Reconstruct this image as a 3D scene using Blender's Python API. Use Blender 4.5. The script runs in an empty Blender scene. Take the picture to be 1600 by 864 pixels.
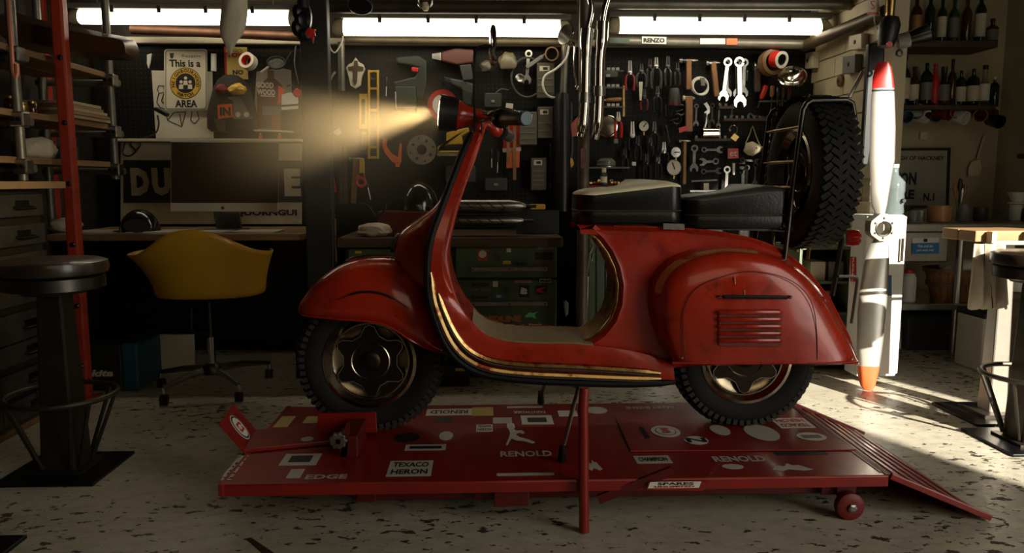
import bpy, bmesh, math, random
from mathutils import Vector, Matrix, Quaternion
random.seed(7)
SC = bpy.context.scene
COL = SC.collection
R = math.radians
# ---------------------------------------------------------------- camera
CAM_H, PITCH, YAW, FPX = 0.87, R(7.0), R(2.2), 1200.0
cam = bpy.data.cameras.new('camera'); camo = bpy.data.objects.new('camera', cam); COL.objects.link(camo)
camo.location = (0, 0, CAM_H); camo.rotation_euler = (R(90) - PITCH, 0, -YAW)
cam.sensor_width = 36.0; cam.lens = 36.0 * FPX / 1600.0; cam.clip_start = 0.05
SC.camera = camo
# ---------------------------------------------------------------- world, sun, daylight, exposure
vs = SC.view_settings
vs.view_transform = 'Standard'; vs.look = 'None'; vs.gamma = 1.0; vs.use_curve_mapping = False; vs.exposure = -0.75
wd = bpy.data.worlds.new('world'); SC.world = wd; wd.use_nodes = True
wd.node_tree.nodes['Background'].inputs[0].default_value = (0.75, 0.85, 1.0, 1); wd.node_tree.nodes['Background'].inputs[1].default_value = 0.5
def lamp(name, kind, loc, energy, color, look=None, **kw):
    l = bpy.data.lights.new(name, kind); l.energy = energy; l.color = color
    for k, v in kw.items(): setattr(l, k, v)
    o = bpy.data.objects.new(name, l); COL.objects.link(o); o.location = loc
    if look is not None: o.rotation_euler = Vector(look).to_track_quat('-Z', 'Y').to_euler()
    return o
SUN_EL = R(24.2)
lamp('sun', 'SUN', (4, -3, 3), 24.0, (1.0, .93, .80), (-.40*math.cos(SUN_EL), .917*math.cos(SUN_EL), -math.sin(SUN_EL)), angle=R(0.8))
# daylight of the open doorway in the right-hand wall; the front lamp is an added fill
lamp('doorway_daylight', 'AREA', (2.88, -.35, 1.4), 35.0, (1.0, .94, .80), (-1, .75, -.15), shape='RECTANGLE', size=1.5, size_y=2.6, spread=R(120))
lamp('front_fill_light', 'AREA', (1.0, -1.7, 1.8), 9.0, (1.0, .80, .50), (-.25, 1, -.22), shape='RECTANGLE', size=1.8, size_y=.9)
# ---------------------------------------------------------------- pixel rays to world points
def ray(px, py):
    a, b = (px-800)/FPX, (py-432)/FPX
    fw = math.cos(PITCH) - b*math.sin(PITCH); dn = math.sin(PITCH) + b*math.cos(PITCH)
    return (a*math.cos(YAW) + fw*math.sin(YAW), fw*math.cos(YAW) - a*math.sin(YAW), -dn)
def AT(px, py, Y):
    d = ray(px, py); t = Y/d[1]; return Vector((d[0]*t, Y, CAM_H + d[2]*t))
def GR(px, py, z=0.0):
    d = ray(px, py); t = (z-CAM_H)/d[2]; return Vector((d[0]*t, d[1]*t, z))
def AX(px, py, X):
    d = ray(px, py); t = X/d[0]; return Vector((X, d[1]*t, CAM_H + d[2]*t))
def XZ(px, py, Y):
    p = AT(px, py, Y); return (p.x, p.z)
def PX(n, Y): return n*Y/FPX      # size of n pixels at depth Y
# ================================================================ materials
MATS = {}
def L(r, g, b):   # 0-255 display colour to linear
    f = lambda c: ((c/255+.055)/1.055)**2.4 if c > 10 else c/255/12.92
    return (f(r), f(g), f(b))
def mat(name, col, rough=.5, metal=0.0, var=0.0, scale=8.0, col2=None, thr=None, emit=None, estr=0, coat=0, bump=0.0, bscale=60, trans=0, stretch=None, alpha=1, spec=None, detail=6):
    if name in MATS: return MATS[name]
    m = bpy.data.materials.new(name); m.use_nodes = True; MATS[name] = m
    nt = m.node_tree; b = nt.nodes['Principled BSDF']
    b.inputs['Base Color'].default_value = (*col, 1); b.inputs['Roughness'].default_value = rough; b.inputs['Metallic'].default_value = metal
    if spec is not None: b.inputs['Specular IOR Level'].default_value = spec
    if coat: b.inputs['Coat Weight'].default_value = coat; b.inputs['Coat Roughness'].default_value = .12
    if trans: b.inputs['Transmission Weight'].default_value = trans
    if alpha < 1: b.inputs['Alpha'].default_value = alpha
    if emit: b.inputs['Emission Color'].default_value = (*emit, 1); b.inputs['Emission Strength'].default_value = estr
    def node(t, **kw):
        n = nt.nodes.new(t)
        for k, v in kw.items(): n.inputs[k].default_value = v
        return n
    if var or col2 is not None or bump:
        tc = nt.nodes.new('ShaderNodeTexCoord'); vec = tc.outputs['Object']
        if stretch:
            mp = nt.nodes.new('ShaderNodeMapping'); mp.inputs['Scale'].default_value = stretch; nt.links.new(vec, mp.inputs[0]); vec = mp.outputs[0]
        nz = node('ShaderNodeTexNoise', Scale=scale, Detail=detail, Roughness=.65); nt.links.new(vec, nz.inputs['Vector'])
        if var or col2 is not None:
            rp = nt.nodes.new('ShaderNodeValToRGB'); e = rp.color_ramp.elements
            c2 = col2 if col2 is not None else tuple(c*(1-var) for c in col)
            if thr: e[0].position, e[1].position = thr
            else: e[0].position, e[1].position = .3, .7
            e[0].color = (*col, 1); e[1].color = (*c2, 1)
            nt.links.new(nz.outputs['Fac'], rp.inputs[0]); nt.links.new(rp.outputs[0], b.inputs['Base Color'])
            mr = node('ShaderNodeMapRange'); mr.inputs[3].default_value = max(.05, rough-.12); mr.inputs[4].default_value = min(1, rough+.15)
            nt.links.new(nz.outputs['Fac'], mr.inputs[0]); nt.links.new(mr.outputs[0], b.inputs['Roughness'])
        if bump:
            n2 = node('ShaderNodeTexNoise', Scale=bscale, Detail=4.0); nt.links.new(vec, n2.inputs['Vector'])
            bp = node('ShaderNodeBump', Strength=bump, Distance=.002); nt.links.new(n2.outputs['Fac'], bp.inputs['Height']); nt.links.new(bp.outputs[0], b.inputs['Normal'])
    return m
# ================================================================ mesh builder
class MB:
    def __init__(s): s.v, s.f = [], []
    def add(s, vs, fs):
        o = len(s.v); s.v += [tuple(v) for v in vs]; s.f += [tuple(i+o for i in f) for f in fs]; return s
    def box(s, c, size, rot=None):
        x, y, z = (d/2 for d in size); c = Vector(c)
        vs = [Vector((i*x, j*y, k*z)) for i in (-1, 1) for j in (-1, 1) for k in (-1, 1)]
        if rot is not None: vs = [rot @ v for v in vs]
        return s.add([c+v for v in vs], [(0,1,3,2),(4,6,7,5),(0,4,5,1),(2,3,7,6),(0,2,6,4),(1,5,7,3)])
    def bar(s, p0, p1, w, h, up=(0,0,1)):
        p0, p1 = Vector(p0), Vector(p1); d = (p1-p0); n = d.length; d.normalize()
        x = d.cross(Vector(up))
        if x.length < 1e-4: x = d.cross(Vector((1,0,0)))
        x.normalize(); u = x.cross(d)
        vs = [p + x*i*w/2 + u*j*h/2 for p in (p0, p1) for i, j in ((-1,-1),(1,-1),(1,1),(-1,1))]
        return s.add(vs, [(3,2,1,0),(4,5,6,7),(0,1,5,4),(1,2,6,5),(2,3,7,6),(3,0,4,7)])
    def loft(s, secs, cap=True, closed=True, loop=False):
        n = len(secs[0]); vs = [p for q in secs for p in q]; fs = []
        m = len(secs)
        for i in range(m if loop else m-1):
            a, b = i*n, ((i+1) % m)*n
            for j in range(n if closed else n-1):
                k = (j+1) % n; fs.append((a+j, a+k, b+k, b+j))
        if cap and closed and not loop: fs.append(tuple(range(n-1, -1, -1))); fs.append(tuple(range((m-1)*n, m*n)))
        return s.add(vs, fs)
    def tube(s, pts, r, n=8, loop=False, cap=True):
        pts = [Vector(p) for p in pts]; m = len(pts); rs = r if isinstance(r, (list, tuple)) else [r]*m
        secs = []; nx = None
        for i, p in enumerate(pts):
            a = pts[i-1] if (i or loop) else p; b = pts[(i+1) % m] if (i < m-1 or loop) else p
            t = (b-a).normalized()
            if nx is None:
                nx = t.cross(Vector((0,0,1)))
                if nx.length < .05: nx = t.cross(Vector((0,1,0)))
            nx = (nx - t*nx.dot(t)).normalized(); ny = t.cross(nx)
            secs.append([p + (nx*math.cos(2*math.pi*k/n) + ny*math.sin(2*math.pi*k/n))*rs[i] for k in range(n)])
        return s.loft(secs, cap=cap, loop=loop)
    def cyl(s, p0, p1, r0, r1=None, n=16): return s.tube([p0, p1], [r0, r0 if r1 is None else r1], n)
    def lathe(s, prof, o=(0,0,0), ax=(0,0,1), n=24, cap=True, sx=1.0):
        o = Vector(o); ax = Vector(ax).normalized()
        u = ax.cross(Vector((0,0,1)))
        if u.length < .05: u = Vector((1,0,0))
        u = (u-ax*u.dot(ax)).normalized(); w = ax.cross(u)
        secs = [[o + ax*h + (u*math.cos(2*math.pi*k/n)*sx + w*math.sin(2*math.pi*k/n))*max(r, 1e-5) for k in range(n)] for r, h in prof]
        return s.loft(secs, cap=cap)
    def ring(s, c, ax, Rm, r, n=24, k=8):
        c = Vector(c); ax = Vector(ax).normalized(); u = ax.orthogonal().normalized(); w = ax.cross(u)
        return s.tube([c + (u*math.cos(2*math.pi*i/n) + w*math.sin(2*math.pi*i/n))*Rm for i in range(n)], r, k, loop=True)
    def prism(s, pts, d):      # closed outline of 3-D points, extruded by vector d
        pts = [Vector(p) for p in pts]; d = Vector(d); n = len(pts)
        return s.add(pts + [p+d for p in pts], [tuple(range(n)), tuple(range(2*n-1, n-1, -1))] + [(i+n, (i+1) % n+n, (i+1) % n, i) for i in range(n)])
    def plate(s, px, Y, th):   # outline given in picture points at depth Y, thickness th towards the viewer
        return s.prism([AT(x, y, Y) for x, y in px], (0, -th, 0))
    def mesh(s, name):
        me = bpy.data.meshes.new(name); me.from_pydata(s.v, [], s.f)
        bm = bmesh.new(); bm.from_mesh(me); bmesh.ops.recalc_face_normals(bm, faces=bm.faces); bm.to_mesh(me); bm.free()
        return me
    def build(s, name, m, parent=None, smooth=False, bevel=0, label=None, cat=None, group=None, kind=None, sub=0):
        me = s.mesh(name); me.materials.append(m)
        if smooth:
            me.polygons.foreach_set('use_smooth', [True]*len(me.polygons)); me.set_sharp_from_angle(angle=R(smooth if smooth is not True else 40))
        o = bpy.data.objects.new(name, me); COL.objects.link(o)
        if bevel:
            b = o.modifiers.new('bevel', 'BEVEL'); b.width = bevel; b.segments = 2; b.limit_method = 'ANGLE'; b.angle_limit = R(35)
        if sub:
            b = o.modifiers.new('sub', 'SUBSURF'); b.levels = b.render_levels = sub
        if parent is not None: par(o, parent)
        tag(o, label, cat, group, kind); return o
def wloc(o):
    v = Vector(o.location); p = o.parent
    while p: v += p.location; p = p.parent
    return v
def par(o, p): o.parent = p; o.location = Vector(o.location) - wloc(p)
def tag(o, label=None, cat=None, group=None, kind=None):
    for k, v in (('label', label), ('category', cat), ('group', group), ('kind', kind)):
        if v: o[k] = v
    return o
def thing(name, label, cat, loc=(0,0,0), group=None):
    o = bpy.data.objects.new(name, None); COL.objects.link(o); o.location = loc; o.empty_display_size = .05
    return tag(o, label, cat, group)
def copy_tree(o, loc=None, rz=None, label=None, parent=None):
    c = o.copy(); COL.objects.link(c); c.parent = parent
    if loc is not None: c.location = loc
    if rz is not None: c.rotation_euler = (0, 0, rz)
    if label: c['label'] = label
    for ch in list(o.children): copy_tree(ch, parent=c)
    return c
def smoothpath(pts, n=4, loop=False):       # Catmull-Rom through points (tuples of any length)
    P = [Vector(p) for p in pts]; m = len(P); out = []
    for i in range(m if loop else m-1):
        a, b, c, d = (P[(i-1) % m] if (loop or i) else P[0]*2-P[1]), P[i], P[(i+1) % m], (P[(i+2) % m] if (loop or i < m-2) else P[-1]*2-P[-2])
        for k in range(n):
            t = k/n; out.append(.5*((2*b) + (c-a)*t + (2*a-5*b+4*c-d)*t*t + (3*b-a-3*c+d)*t**3))
    if not loop: out.append(P[-1])
    return out
def arc(cx, cy, r, a0, a1, n=12, ry=None):
    ry = r if ry is None else ry
    return [(cx+r*math.cos(R(a0+(a1-a0)*i/n)), cy+ry*math.sin(R(a0+(a1-a0)*i/n))) for i in range(n+1)]
def wire(name, px, Y, r, m, parent=None, n=6, sm=4, **kw):   # tube through picture points; each point may carry its own depth
    pts = [AT(p[0], p[1], p[2] if len(p) > 2 else Y) for p in px]
    return MB().tube(smoothpath(pts, sm) if sm > 1 else pts, r, n).build(name, m, parent, True, **kw)
# text as thin mesh in a plane: origin o, right vector u, up vector w
FONT_CACHE = {}
def text(s, o, u, w, size, m, parent=None, name='lettering', width=None, center=True, bold=0.0, out=.0006, shear=0.0):
    cu = bpy.data.curves.new('t', 'FONT'); cu.body = s; cu.size = 1.0; cu.offset = bold; cu.resolution_u = 2; cu.extrude = 0.0; cu.shear = shear
    ob = bpy.data.objects.new('t', cu); COL.objects.link(ob)
    dg = bpy.context.evaluated_depsgraph_get(); me = bpy.data.meshes.new_from_object(ob.evaluated_get(dg))
    bpy.data.objects.remove(ob); bpy.data.curves.remove(cu)
    if not len(me.vertices): return None
    me.name = name
    xs = [v.co.x for v in me.vertices]; ys = [v.co.y for v in me.vertices]
    x0, x1, y0, y1 = min(xs), max(xs), min(ys), max(ys)
    o, u, w = Vector(o), Vector(u).normalized(), Vector(w).normalized(); nrm = u.cross(w)
    sy = size/max(y1-y0, 1e-6); sx = (width/(x1-x0)) if width else sy
    cx, cy = ((x0+x1)/2, (y0+y1)/2) if center else (x0, y0)
    for v in me.vertices:
        v.co = o + u*(v.co.x-cx)*sx + w*(v.co.y-cy)*sy + nrm*out
    me.materials.clear(); me.materials.append(m)
    ob = bpy.data.objects.new(name, me); COL.objects.link(ob)
    if parent is not None: par(ob, parent)
    return ob
def ptext(s, px, py, Y, hpx, m, parent=None, wpx=None, name='lettering', bold=.0, rot=0.0, out=.0008, shear=0.0):   # text on an upright plane facing the viewer
    o = AT(px, py, Y); c, sn = math.cos(R(rot)), math.sin(R(rot))
    return text(s, o, (c, 0, sn), (-sn, 0, c), PX(hpx, Y), m, parent, name, PX(wpx, Y) if wpx else None, True, bold, out, shear)
# ---- shared materials
K = dict(
 black=mat('black_paint', (.006,.006,.006), .45), rubber=mat('rubber', (.004,.004,.004), .6, spec=.25, bump=.3, bscale=120), blackm=mat('black_metal', (.010,.010,.011), .32, .6),
 chrome=mat('chrome', (.62,.60,.55), .12, 1.0), steel=mat('steel', (.42,.41,.38), .30, 1.0, var=.4, scale=20), dsteel=mat('dark_steel', (.10,.095,.085), .36, 1.0, var=.5, scale=14),
 white=mat('white_paint', (.72,.70,.62), .45, var=.12), cream=mat('cream_paint', (.66,.58,.40), .55, var=.15), paper=mat('paper', (.62,.57,.45), .8, var=.08),
 wood=mat('wood', (.21,.105,.04), .55, var=.5, scale=6, stretch=(1,8,8)), dwood=mat('dark_wood', (.075,.04,.018), .6, var=.5, scale=6, stretch=(1,8,8)),
 handle=mat('handle_wood', (.33,.15,.05), .5, var=.4, scale=18), red=mat('red_plastic', (.50,.015,.010), .4), orange=mat('orange_plastic', (.72,.12,.02), .45), yellow=mat('yellow_plastic', (.62,.36,.03), .42),
 green=mat('dark_green', (.02,.05,.028), .5, var=.3), blue=mat('blue_plastic', (.02,.10,.22), .45), grey=mat('grey_plastic', (.16,.155,.14), .5), dgrey=mat('dark_grey', (.04,.04,.038), .5),
 clear=mat('clear_plastic', (.5,.48,.42), .2, trans=.75), brass=mat('brass', (.55,.36,.12), .3, 1.0, var=.5, scale=25), ink=mat('ink', (.008,.008,.007), .6), gold=mat('gold_ink', (.62,.38,.04), .5),
 glassd=mat('dark_glass', (.012,.018,.010), .08, spec=.7), glassb=mat('brown_glass', (.05,.018,.005), .08, spec=.7), glassc=mat('clear_glass', (.75,.78,.74), .05, trans=.9))
# ================================================================ the setting
def floor_mat():
    m = bpy.data.materials.new('worn_painted_concrete'); m.use_nodes = True; nt = m.node_tree; b = nt.nodes['Principled BSDF']
    N = nt.nodes.new; lk = nt.links.new
    tc = N('ShaderNodeTexCoord'); mp = N('ShaderNodeMapping'); mp.inputs['Scale'].default_value = (.9, 1.5, 1); lk(tc.outputs['Object'], mp.inputs[0])
    def nz(s, d, r, o=0):
        n = N('ShaderNodeTexNoise'); n.inputs['Scale'].default_value = s; n.inputs['Detail'].default_value = d; n.inputs['Roughness'].default_value = r
        mm = N('ShaderNodeMapping'); mm.inputs['Location'].default_value = (o, o*.7, 0); lk(mp.outputs[0], mm.inputs[0]); lk(mm.outputs[0], n.inputs['Vector']); return n.outputs['Fac']
    def ramp(f, a, b_):
        r = N('ShaderNodeValToRGB'); r.color_ramp.elements[0].position = a; r.color_ramp.elements[1].position = b_; lk(f, r.inputs[0]); return r.outputs[0]
    def math_(op, a, c):
        n = N('ShaderNodeMath'); n.operation = op
        for i, v in enumerate((a, c)):
            if hasattr(v, 'links'): lk(v, n.inputs[i])
            else: n.inputs[i].default_value = v
        return n.outputs[0]
    def mix(f, c1, c2):
        n = N('ShaderNodeMix'); n.data_type = 'RGBA'; lk(f, n.inputs['Factor'])
        for k, c in (('A', c1), ('B', c2)):
            s = [i for i in n.inputs if i.name == k and i.type == 'RGBA'][0]
            if hasattr(c, 'links'): lk(c, s)
            else: s.default_value = (*c, 1)
        return [o for o in n.outputs if o.type == 'RGBA'][0]
    big = nz(1.3, 2, .5); flakes = nz(24, 6, .62, 3.1); fine = nz(60, 3, .6, 7)
    f1 = ramp(math_('ADD', flakes, math_('MULTIPLY', math_('SUBTRACT', big, .5), .34)), .598, .612)
    f2 = ramp(math_('ADD', nz(5, 8, .72, 9.2), math_('MULTIPLY', math_('SUBTRACT', nz(.8, 1, .5, 5), .5), .5)), .665, .70)
    tone = mix(ramp(nz(2.6, 5, .6, 1), .3, .75), (.60, .555, .44), (.46, .415, .31))
    tone = mix(ramp(nz(18, 4, .7, 2), .45, .8), tone, (.33, .30, .235))
    c = mix(f2, tone, (.19, .165, .12)); c = mix(f1, c, (.055, .043, .03))
    lk(c, b.inputs['Base Color'])
    rr = N('ShaderNodeMapRange'); lk(math_('MAXIMUM', f1, ramp(fine, .3, .8)), rr.inputs[0]); rr.inputs[3].default_value = .28; rr.inputs[4].default_value = .62; lk(rr.outputs[0], b.inputs['Roughness'])
    bp = N('ShaderNodeBump'); bp.inputs['Strength'].default_value = .5; bp.inputs['Distance'].default_value = .004; lk(math_('SUBTRACT', 1, math_('MAXIMUM', f1, f2)), bp.inputs['Height']); lk(bp.outputs[0], b.inputs['Normal'])
    return m
def peg_mat():
    m = bpy.data.materials.new('black_pegboard'); m.use_nodes = True; nt = m.node_tree; b = nt.nodes['Principled BSDF']
    N = nt.nodes.new; lk = nt.links.new
    tc = N('ShaderNodeTexCoord'); vm = N('ShaderNodeVectorMath'); vm.operation = 'FRACTION'; sc_ = N('ShaderNodeVectorMath'); sc_.operation = 'SCALE'; sc_.inputs['Scale'].default_value = 45
    lk(tc.outputs['Object'], sc_.inputs[0]); lk(sc_.outputs[0], vm.inputs[0])
    sx = N('ShaderNodeSeparateXYZ'); lk(vm.outputs[0], sx.inputs[0]); cx = N('ShaderNodeCombineXYZ'); lk(sx.outputs[0], cx.inputs[0]); lk(sx.outputs[2], cx.inputs[1])
    ds = N('ShaderNodeVectorMath'); ds.operation = 'DISTANCE'; lk(cx.outputs[0], ds.inputs[0]); ds.inputs[1].default_value = (.5, .5, 0)
    lt = N('ShaderNodeMath'); lt.operation = 'LESS_THAN'; lk(ds.outputs['Value'], lt.inputs[0]); lt.inputs[1].default_value = .17
    mx = N('ShaderNodeMix'); mx.data_type = 'RGBA'; lk(lt.outputs[0], mx.inputs['Factor'])
    ins = [i for i in mx.inputs if i.type == 'RGBA']; ins[0].default_value = (.0065, .0058, .0045, 1); ins[1].default_value = (.030, .025, .016, 1)
    lk([o for o in mx.outputs if o.type == 'RGBA'][0], b.inputs['Base Color']); b.inputs['Roughness'].default_value = .6; b.inputs['Specular IOR Level'].default_value = .2
    return m
YB = 4.0          # pegboard plane
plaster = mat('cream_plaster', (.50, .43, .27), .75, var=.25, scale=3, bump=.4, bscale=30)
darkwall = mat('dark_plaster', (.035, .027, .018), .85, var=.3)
ceilm = mat('ceiling_boards', (.12, .078, .035), .7, var=.5, scale=5, stretch=(1, 9, 9))
def struct(mb, name, m, parent=None, **kw): return mb.build(name, m, parent, kind=None if parent else 'structure', **kw)
X0, X1, Y0, ZC = -2.05, 2.93, -2.0, 3.0
struct(MB().box(((X0+X1)/2, 1.2, -.05), (X1-X0+.4, 6.6, .1)), 'floor', floor_mat())
PEG0, PEG1 = AT(150, 200, YB).x, AT(1268, 200, YB).x
zpt = AT(700, 72, YB).z
struct(MB().box(((PEG0+PEG1)/2, YB+.02, zpt/2), (PEG1-PEG0, .04, zpt)), 'wall_back', peg_mat())
struct(MB().box(((X0+1.7)/2, YB+.11, 1.5), (1.7-X0, .14, 3.0)), 'wall_back_brick', darkwall)
struct(MB().box(((PEG0+PEG1)/2, YB-.012, zpt+.014), (PEG1-PEG0, .05, .030)), 'trim_1', mat('trim_white', (.62,.55,.40), .5, var=.2), bevel=.003)
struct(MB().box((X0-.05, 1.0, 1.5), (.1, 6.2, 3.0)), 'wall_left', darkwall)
# right side: block pier beside the pegboard, kitchen nook behind it
pier = struct(MB().box((1.775, 3.66, .9), (.13, .62, 1.8)), 'wall_pier', mat('mortar', (.40,.34,.22), .85))
bmat = mat('painted_block', (.60, .52, .34), .6, var=.18, scale=9, bump=.5, bscale=40)
bk = MB().box((0, 0, 0), (.010, .196, .092)).mesh('block')
bk.materials.append(bmat)
for i in range(18):
    for j in range(4):
        y = 3.375 + j*.2 - (.1 if i % 2 else 0)
        o = bpy.data.objects.new('block', bk); COL.objects.link(o); o.location = (1.706, y+.06, .052+i*.098)
        if y+.06+.098 > 3.975: o.scale = (1, .6, 1); o.location.y -= .04
        if y+.06-.098 < 3.34: o.scale = (1, .6, 1); o.location.y += .042
        par(o, pier)
struct(MB().box((2.4, 4.37, 1.5), (1.4, .1, 3.0)), 'wall_nook', plaster)
# right wall with the open doorway near the camera
rw = MB(); DY0, DY1, DZ = -1.30, .66, 2.85
rw.box((X1+.05, (DY1+4.5)/2, 1.5), (.1, 4.5-DY1, 3.0)); rw.box((X1+.05, (Y0+DY0)/2, 1.5), (.1, DY0-Y0, 3.0)); rw.box((X1+.05, (DY0+DY1)/2, (DZ+3)/2), (.1, DY1-DY0, 3-DZ))
struct(rw, 'wall_right', plaster)
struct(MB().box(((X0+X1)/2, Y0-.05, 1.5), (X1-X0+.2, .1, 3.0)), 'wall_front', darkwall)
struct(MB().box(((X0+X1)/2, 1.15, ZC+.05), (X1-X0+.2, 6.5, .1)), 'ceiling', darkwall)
# low board ceiling over the back of the workshop (mezzanine), boards side by side
mez = MB(); zm = 1.76
mz = struct(MB().box(((X0+1.85)/2, 3.62, zm+.06), (1.85-X0, .84, .06)), 'ceiling_mezzanine', ceilm)
for i in range(7):
    MB().box(((X0+1.85)/2, 3.26+i*.118, zm+.018), (1.85-X0, .112, .022)).build('ceiling_board', ceilm, mz, bevel=.003)
# unseen window added on the solid front wall to go with the fill lamp
wn = MB(); WX, WZ = 1.0, 1.8
for dx in (-.95, 0, .95): wn.box((WX+dx, Y0+.03, WZ), (.05, .06, 1.0))
for dz_ in (-.5, .5): wn.box((WX, Y0+.03, WZ+dz_), (1.95, .06, .05))
win = struct(wn, 'added_window_1', mat('window_frame_paint', (.5,.47,.4), .5))
for dx in (-.475, .475): MB().box((WX+dx, Y0+.02, WZ), (.9, .006, .95)).build('pane', mat('frosted_pane', (.7,.72,.7), .35), win)
# ================================================================ the scooter
def patina_red():
    m = bpy.data.materials.new('worn_red_paint'); m.use_nodes = True; nt = m.node_tree; b = nt.nodes['Principled BSDF']; N = nt.nodes.new; lk = nt.links.new
    tc = N('ShaderNodeTexCoord')
    def nz(s, d, r): n = N('ShaderNodeTexNoise'); n.inputs['Scale'].default_value = s; n.inputs['Detail'].default_value = d; n.inputs['Roughness'].default_value = r; lk(tc.outputs['Object'], n.inputs['Vector']); return n.outputs['Fac']
    def ramp(f, a, b_, ca, cb): r = N('ShaderNodeValToRGB'); e = r.color_ramp.elements; e[0].position, e[1].position = a, b_; e[0].color, e[1].color = (*ca, 1), (*cb, 1); lk(f, r.inputs[0]); return r.outputs[0]
    def mix(f, a, c):
        n = N('ShaderNodeMix'); n.data_type = 'RGBA'; lk(f, n.inputs['Factor']); i = [q for q in n.inputs if q.type == 'RGBA']
        lk(a, i[0]) if hasattr(a, 'links') else setattr(i[0], 'default_value', (*a, 1)); lk(c, i[1]) if hasattr(c, 'links') else setattr(i[1], 'default_value', (*c, 1))
        return [o for o in n.outputs if o.type == 'RGBA'][0]
    base = ramp(nz(5, 5, .6), .35, .7, (.44, .025, .007), (.30, .016, .005))
    dark = ramp(nz(13, 9, .78), .53, .70, (0, 0, 0), (1, 1, 1))
    c = mix(dark, base, (.10, .010, .005))
    chip = ramp(nz(38, 6, .8), .69, .72, (0, 0, 0), (1, 1, 1))
    c = mix(chip, c, (.035, .015, .008)); lk(c, b.inputs['Base Color'])
    lk(ramp(nz(9, 7, .7), .3, .75, (.16,)*3, (.42,)*3), b.inputs['Roughness'])
    b.inputs['Metallic'].default_value = .05; b.inputs['Specular IOR Level'].default_value = .35; b.inputs['Coat Weight'].default_value = .5; b.inputs['Coat Roughness'].default_value = .09
    bp = N('ShaderNodeBump'); bp.inputs['Strength'].default_value = .12; bp.inputs['Distance'].default_value = .002; lk(nz(30, 6, .7), bp.inputs['Height']); lk(bp.outputs[0], b.inputs['Normal'])
    return m
RED = patina_red()
BARE = mat('bare_worn_brass', (.50, .33, .13), .28, 1.0, col2=(.22, .03, .012), thr=(.50, .62), scale=22)
YC = 2.28; ZD = .129
sco = thing('scooter', 'worn red vintage motor scooter with two black saddles on the lift', 'scooter', (AT(577, 563, YC).x+.55, YC, ZD))
def bmat_wheel(): pass
TYRE = mat('tyre_rubber', (.0045, .0042, .004), .7, var=.6, scale=14, col2=(.013, .012, .010), spec=.25, bump=.5, bscale=50)
TYRES = mat('tyre_dusty', (.11, .075, .042), .75, col2=(.03,.022,.015), scale=9)
TYREL = mat('tyre_lug_lit', (.024, .021, .017), .75, var=.4, scale=20)  # paler than the tyre: the lugs' lit edges are put into the colour
RIM = mat('rim_metal', (.58, .50, .38), .16, 1.0, var=.6, scale=18); CAPD = mat('hubcap_dark', (.045, .030, .020), .34, .8, var=.5, scale=22); DISH = mat('wheel_dish', (.34, .28, .19), .22, 1.0, var=.25, scale=18)
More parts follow.
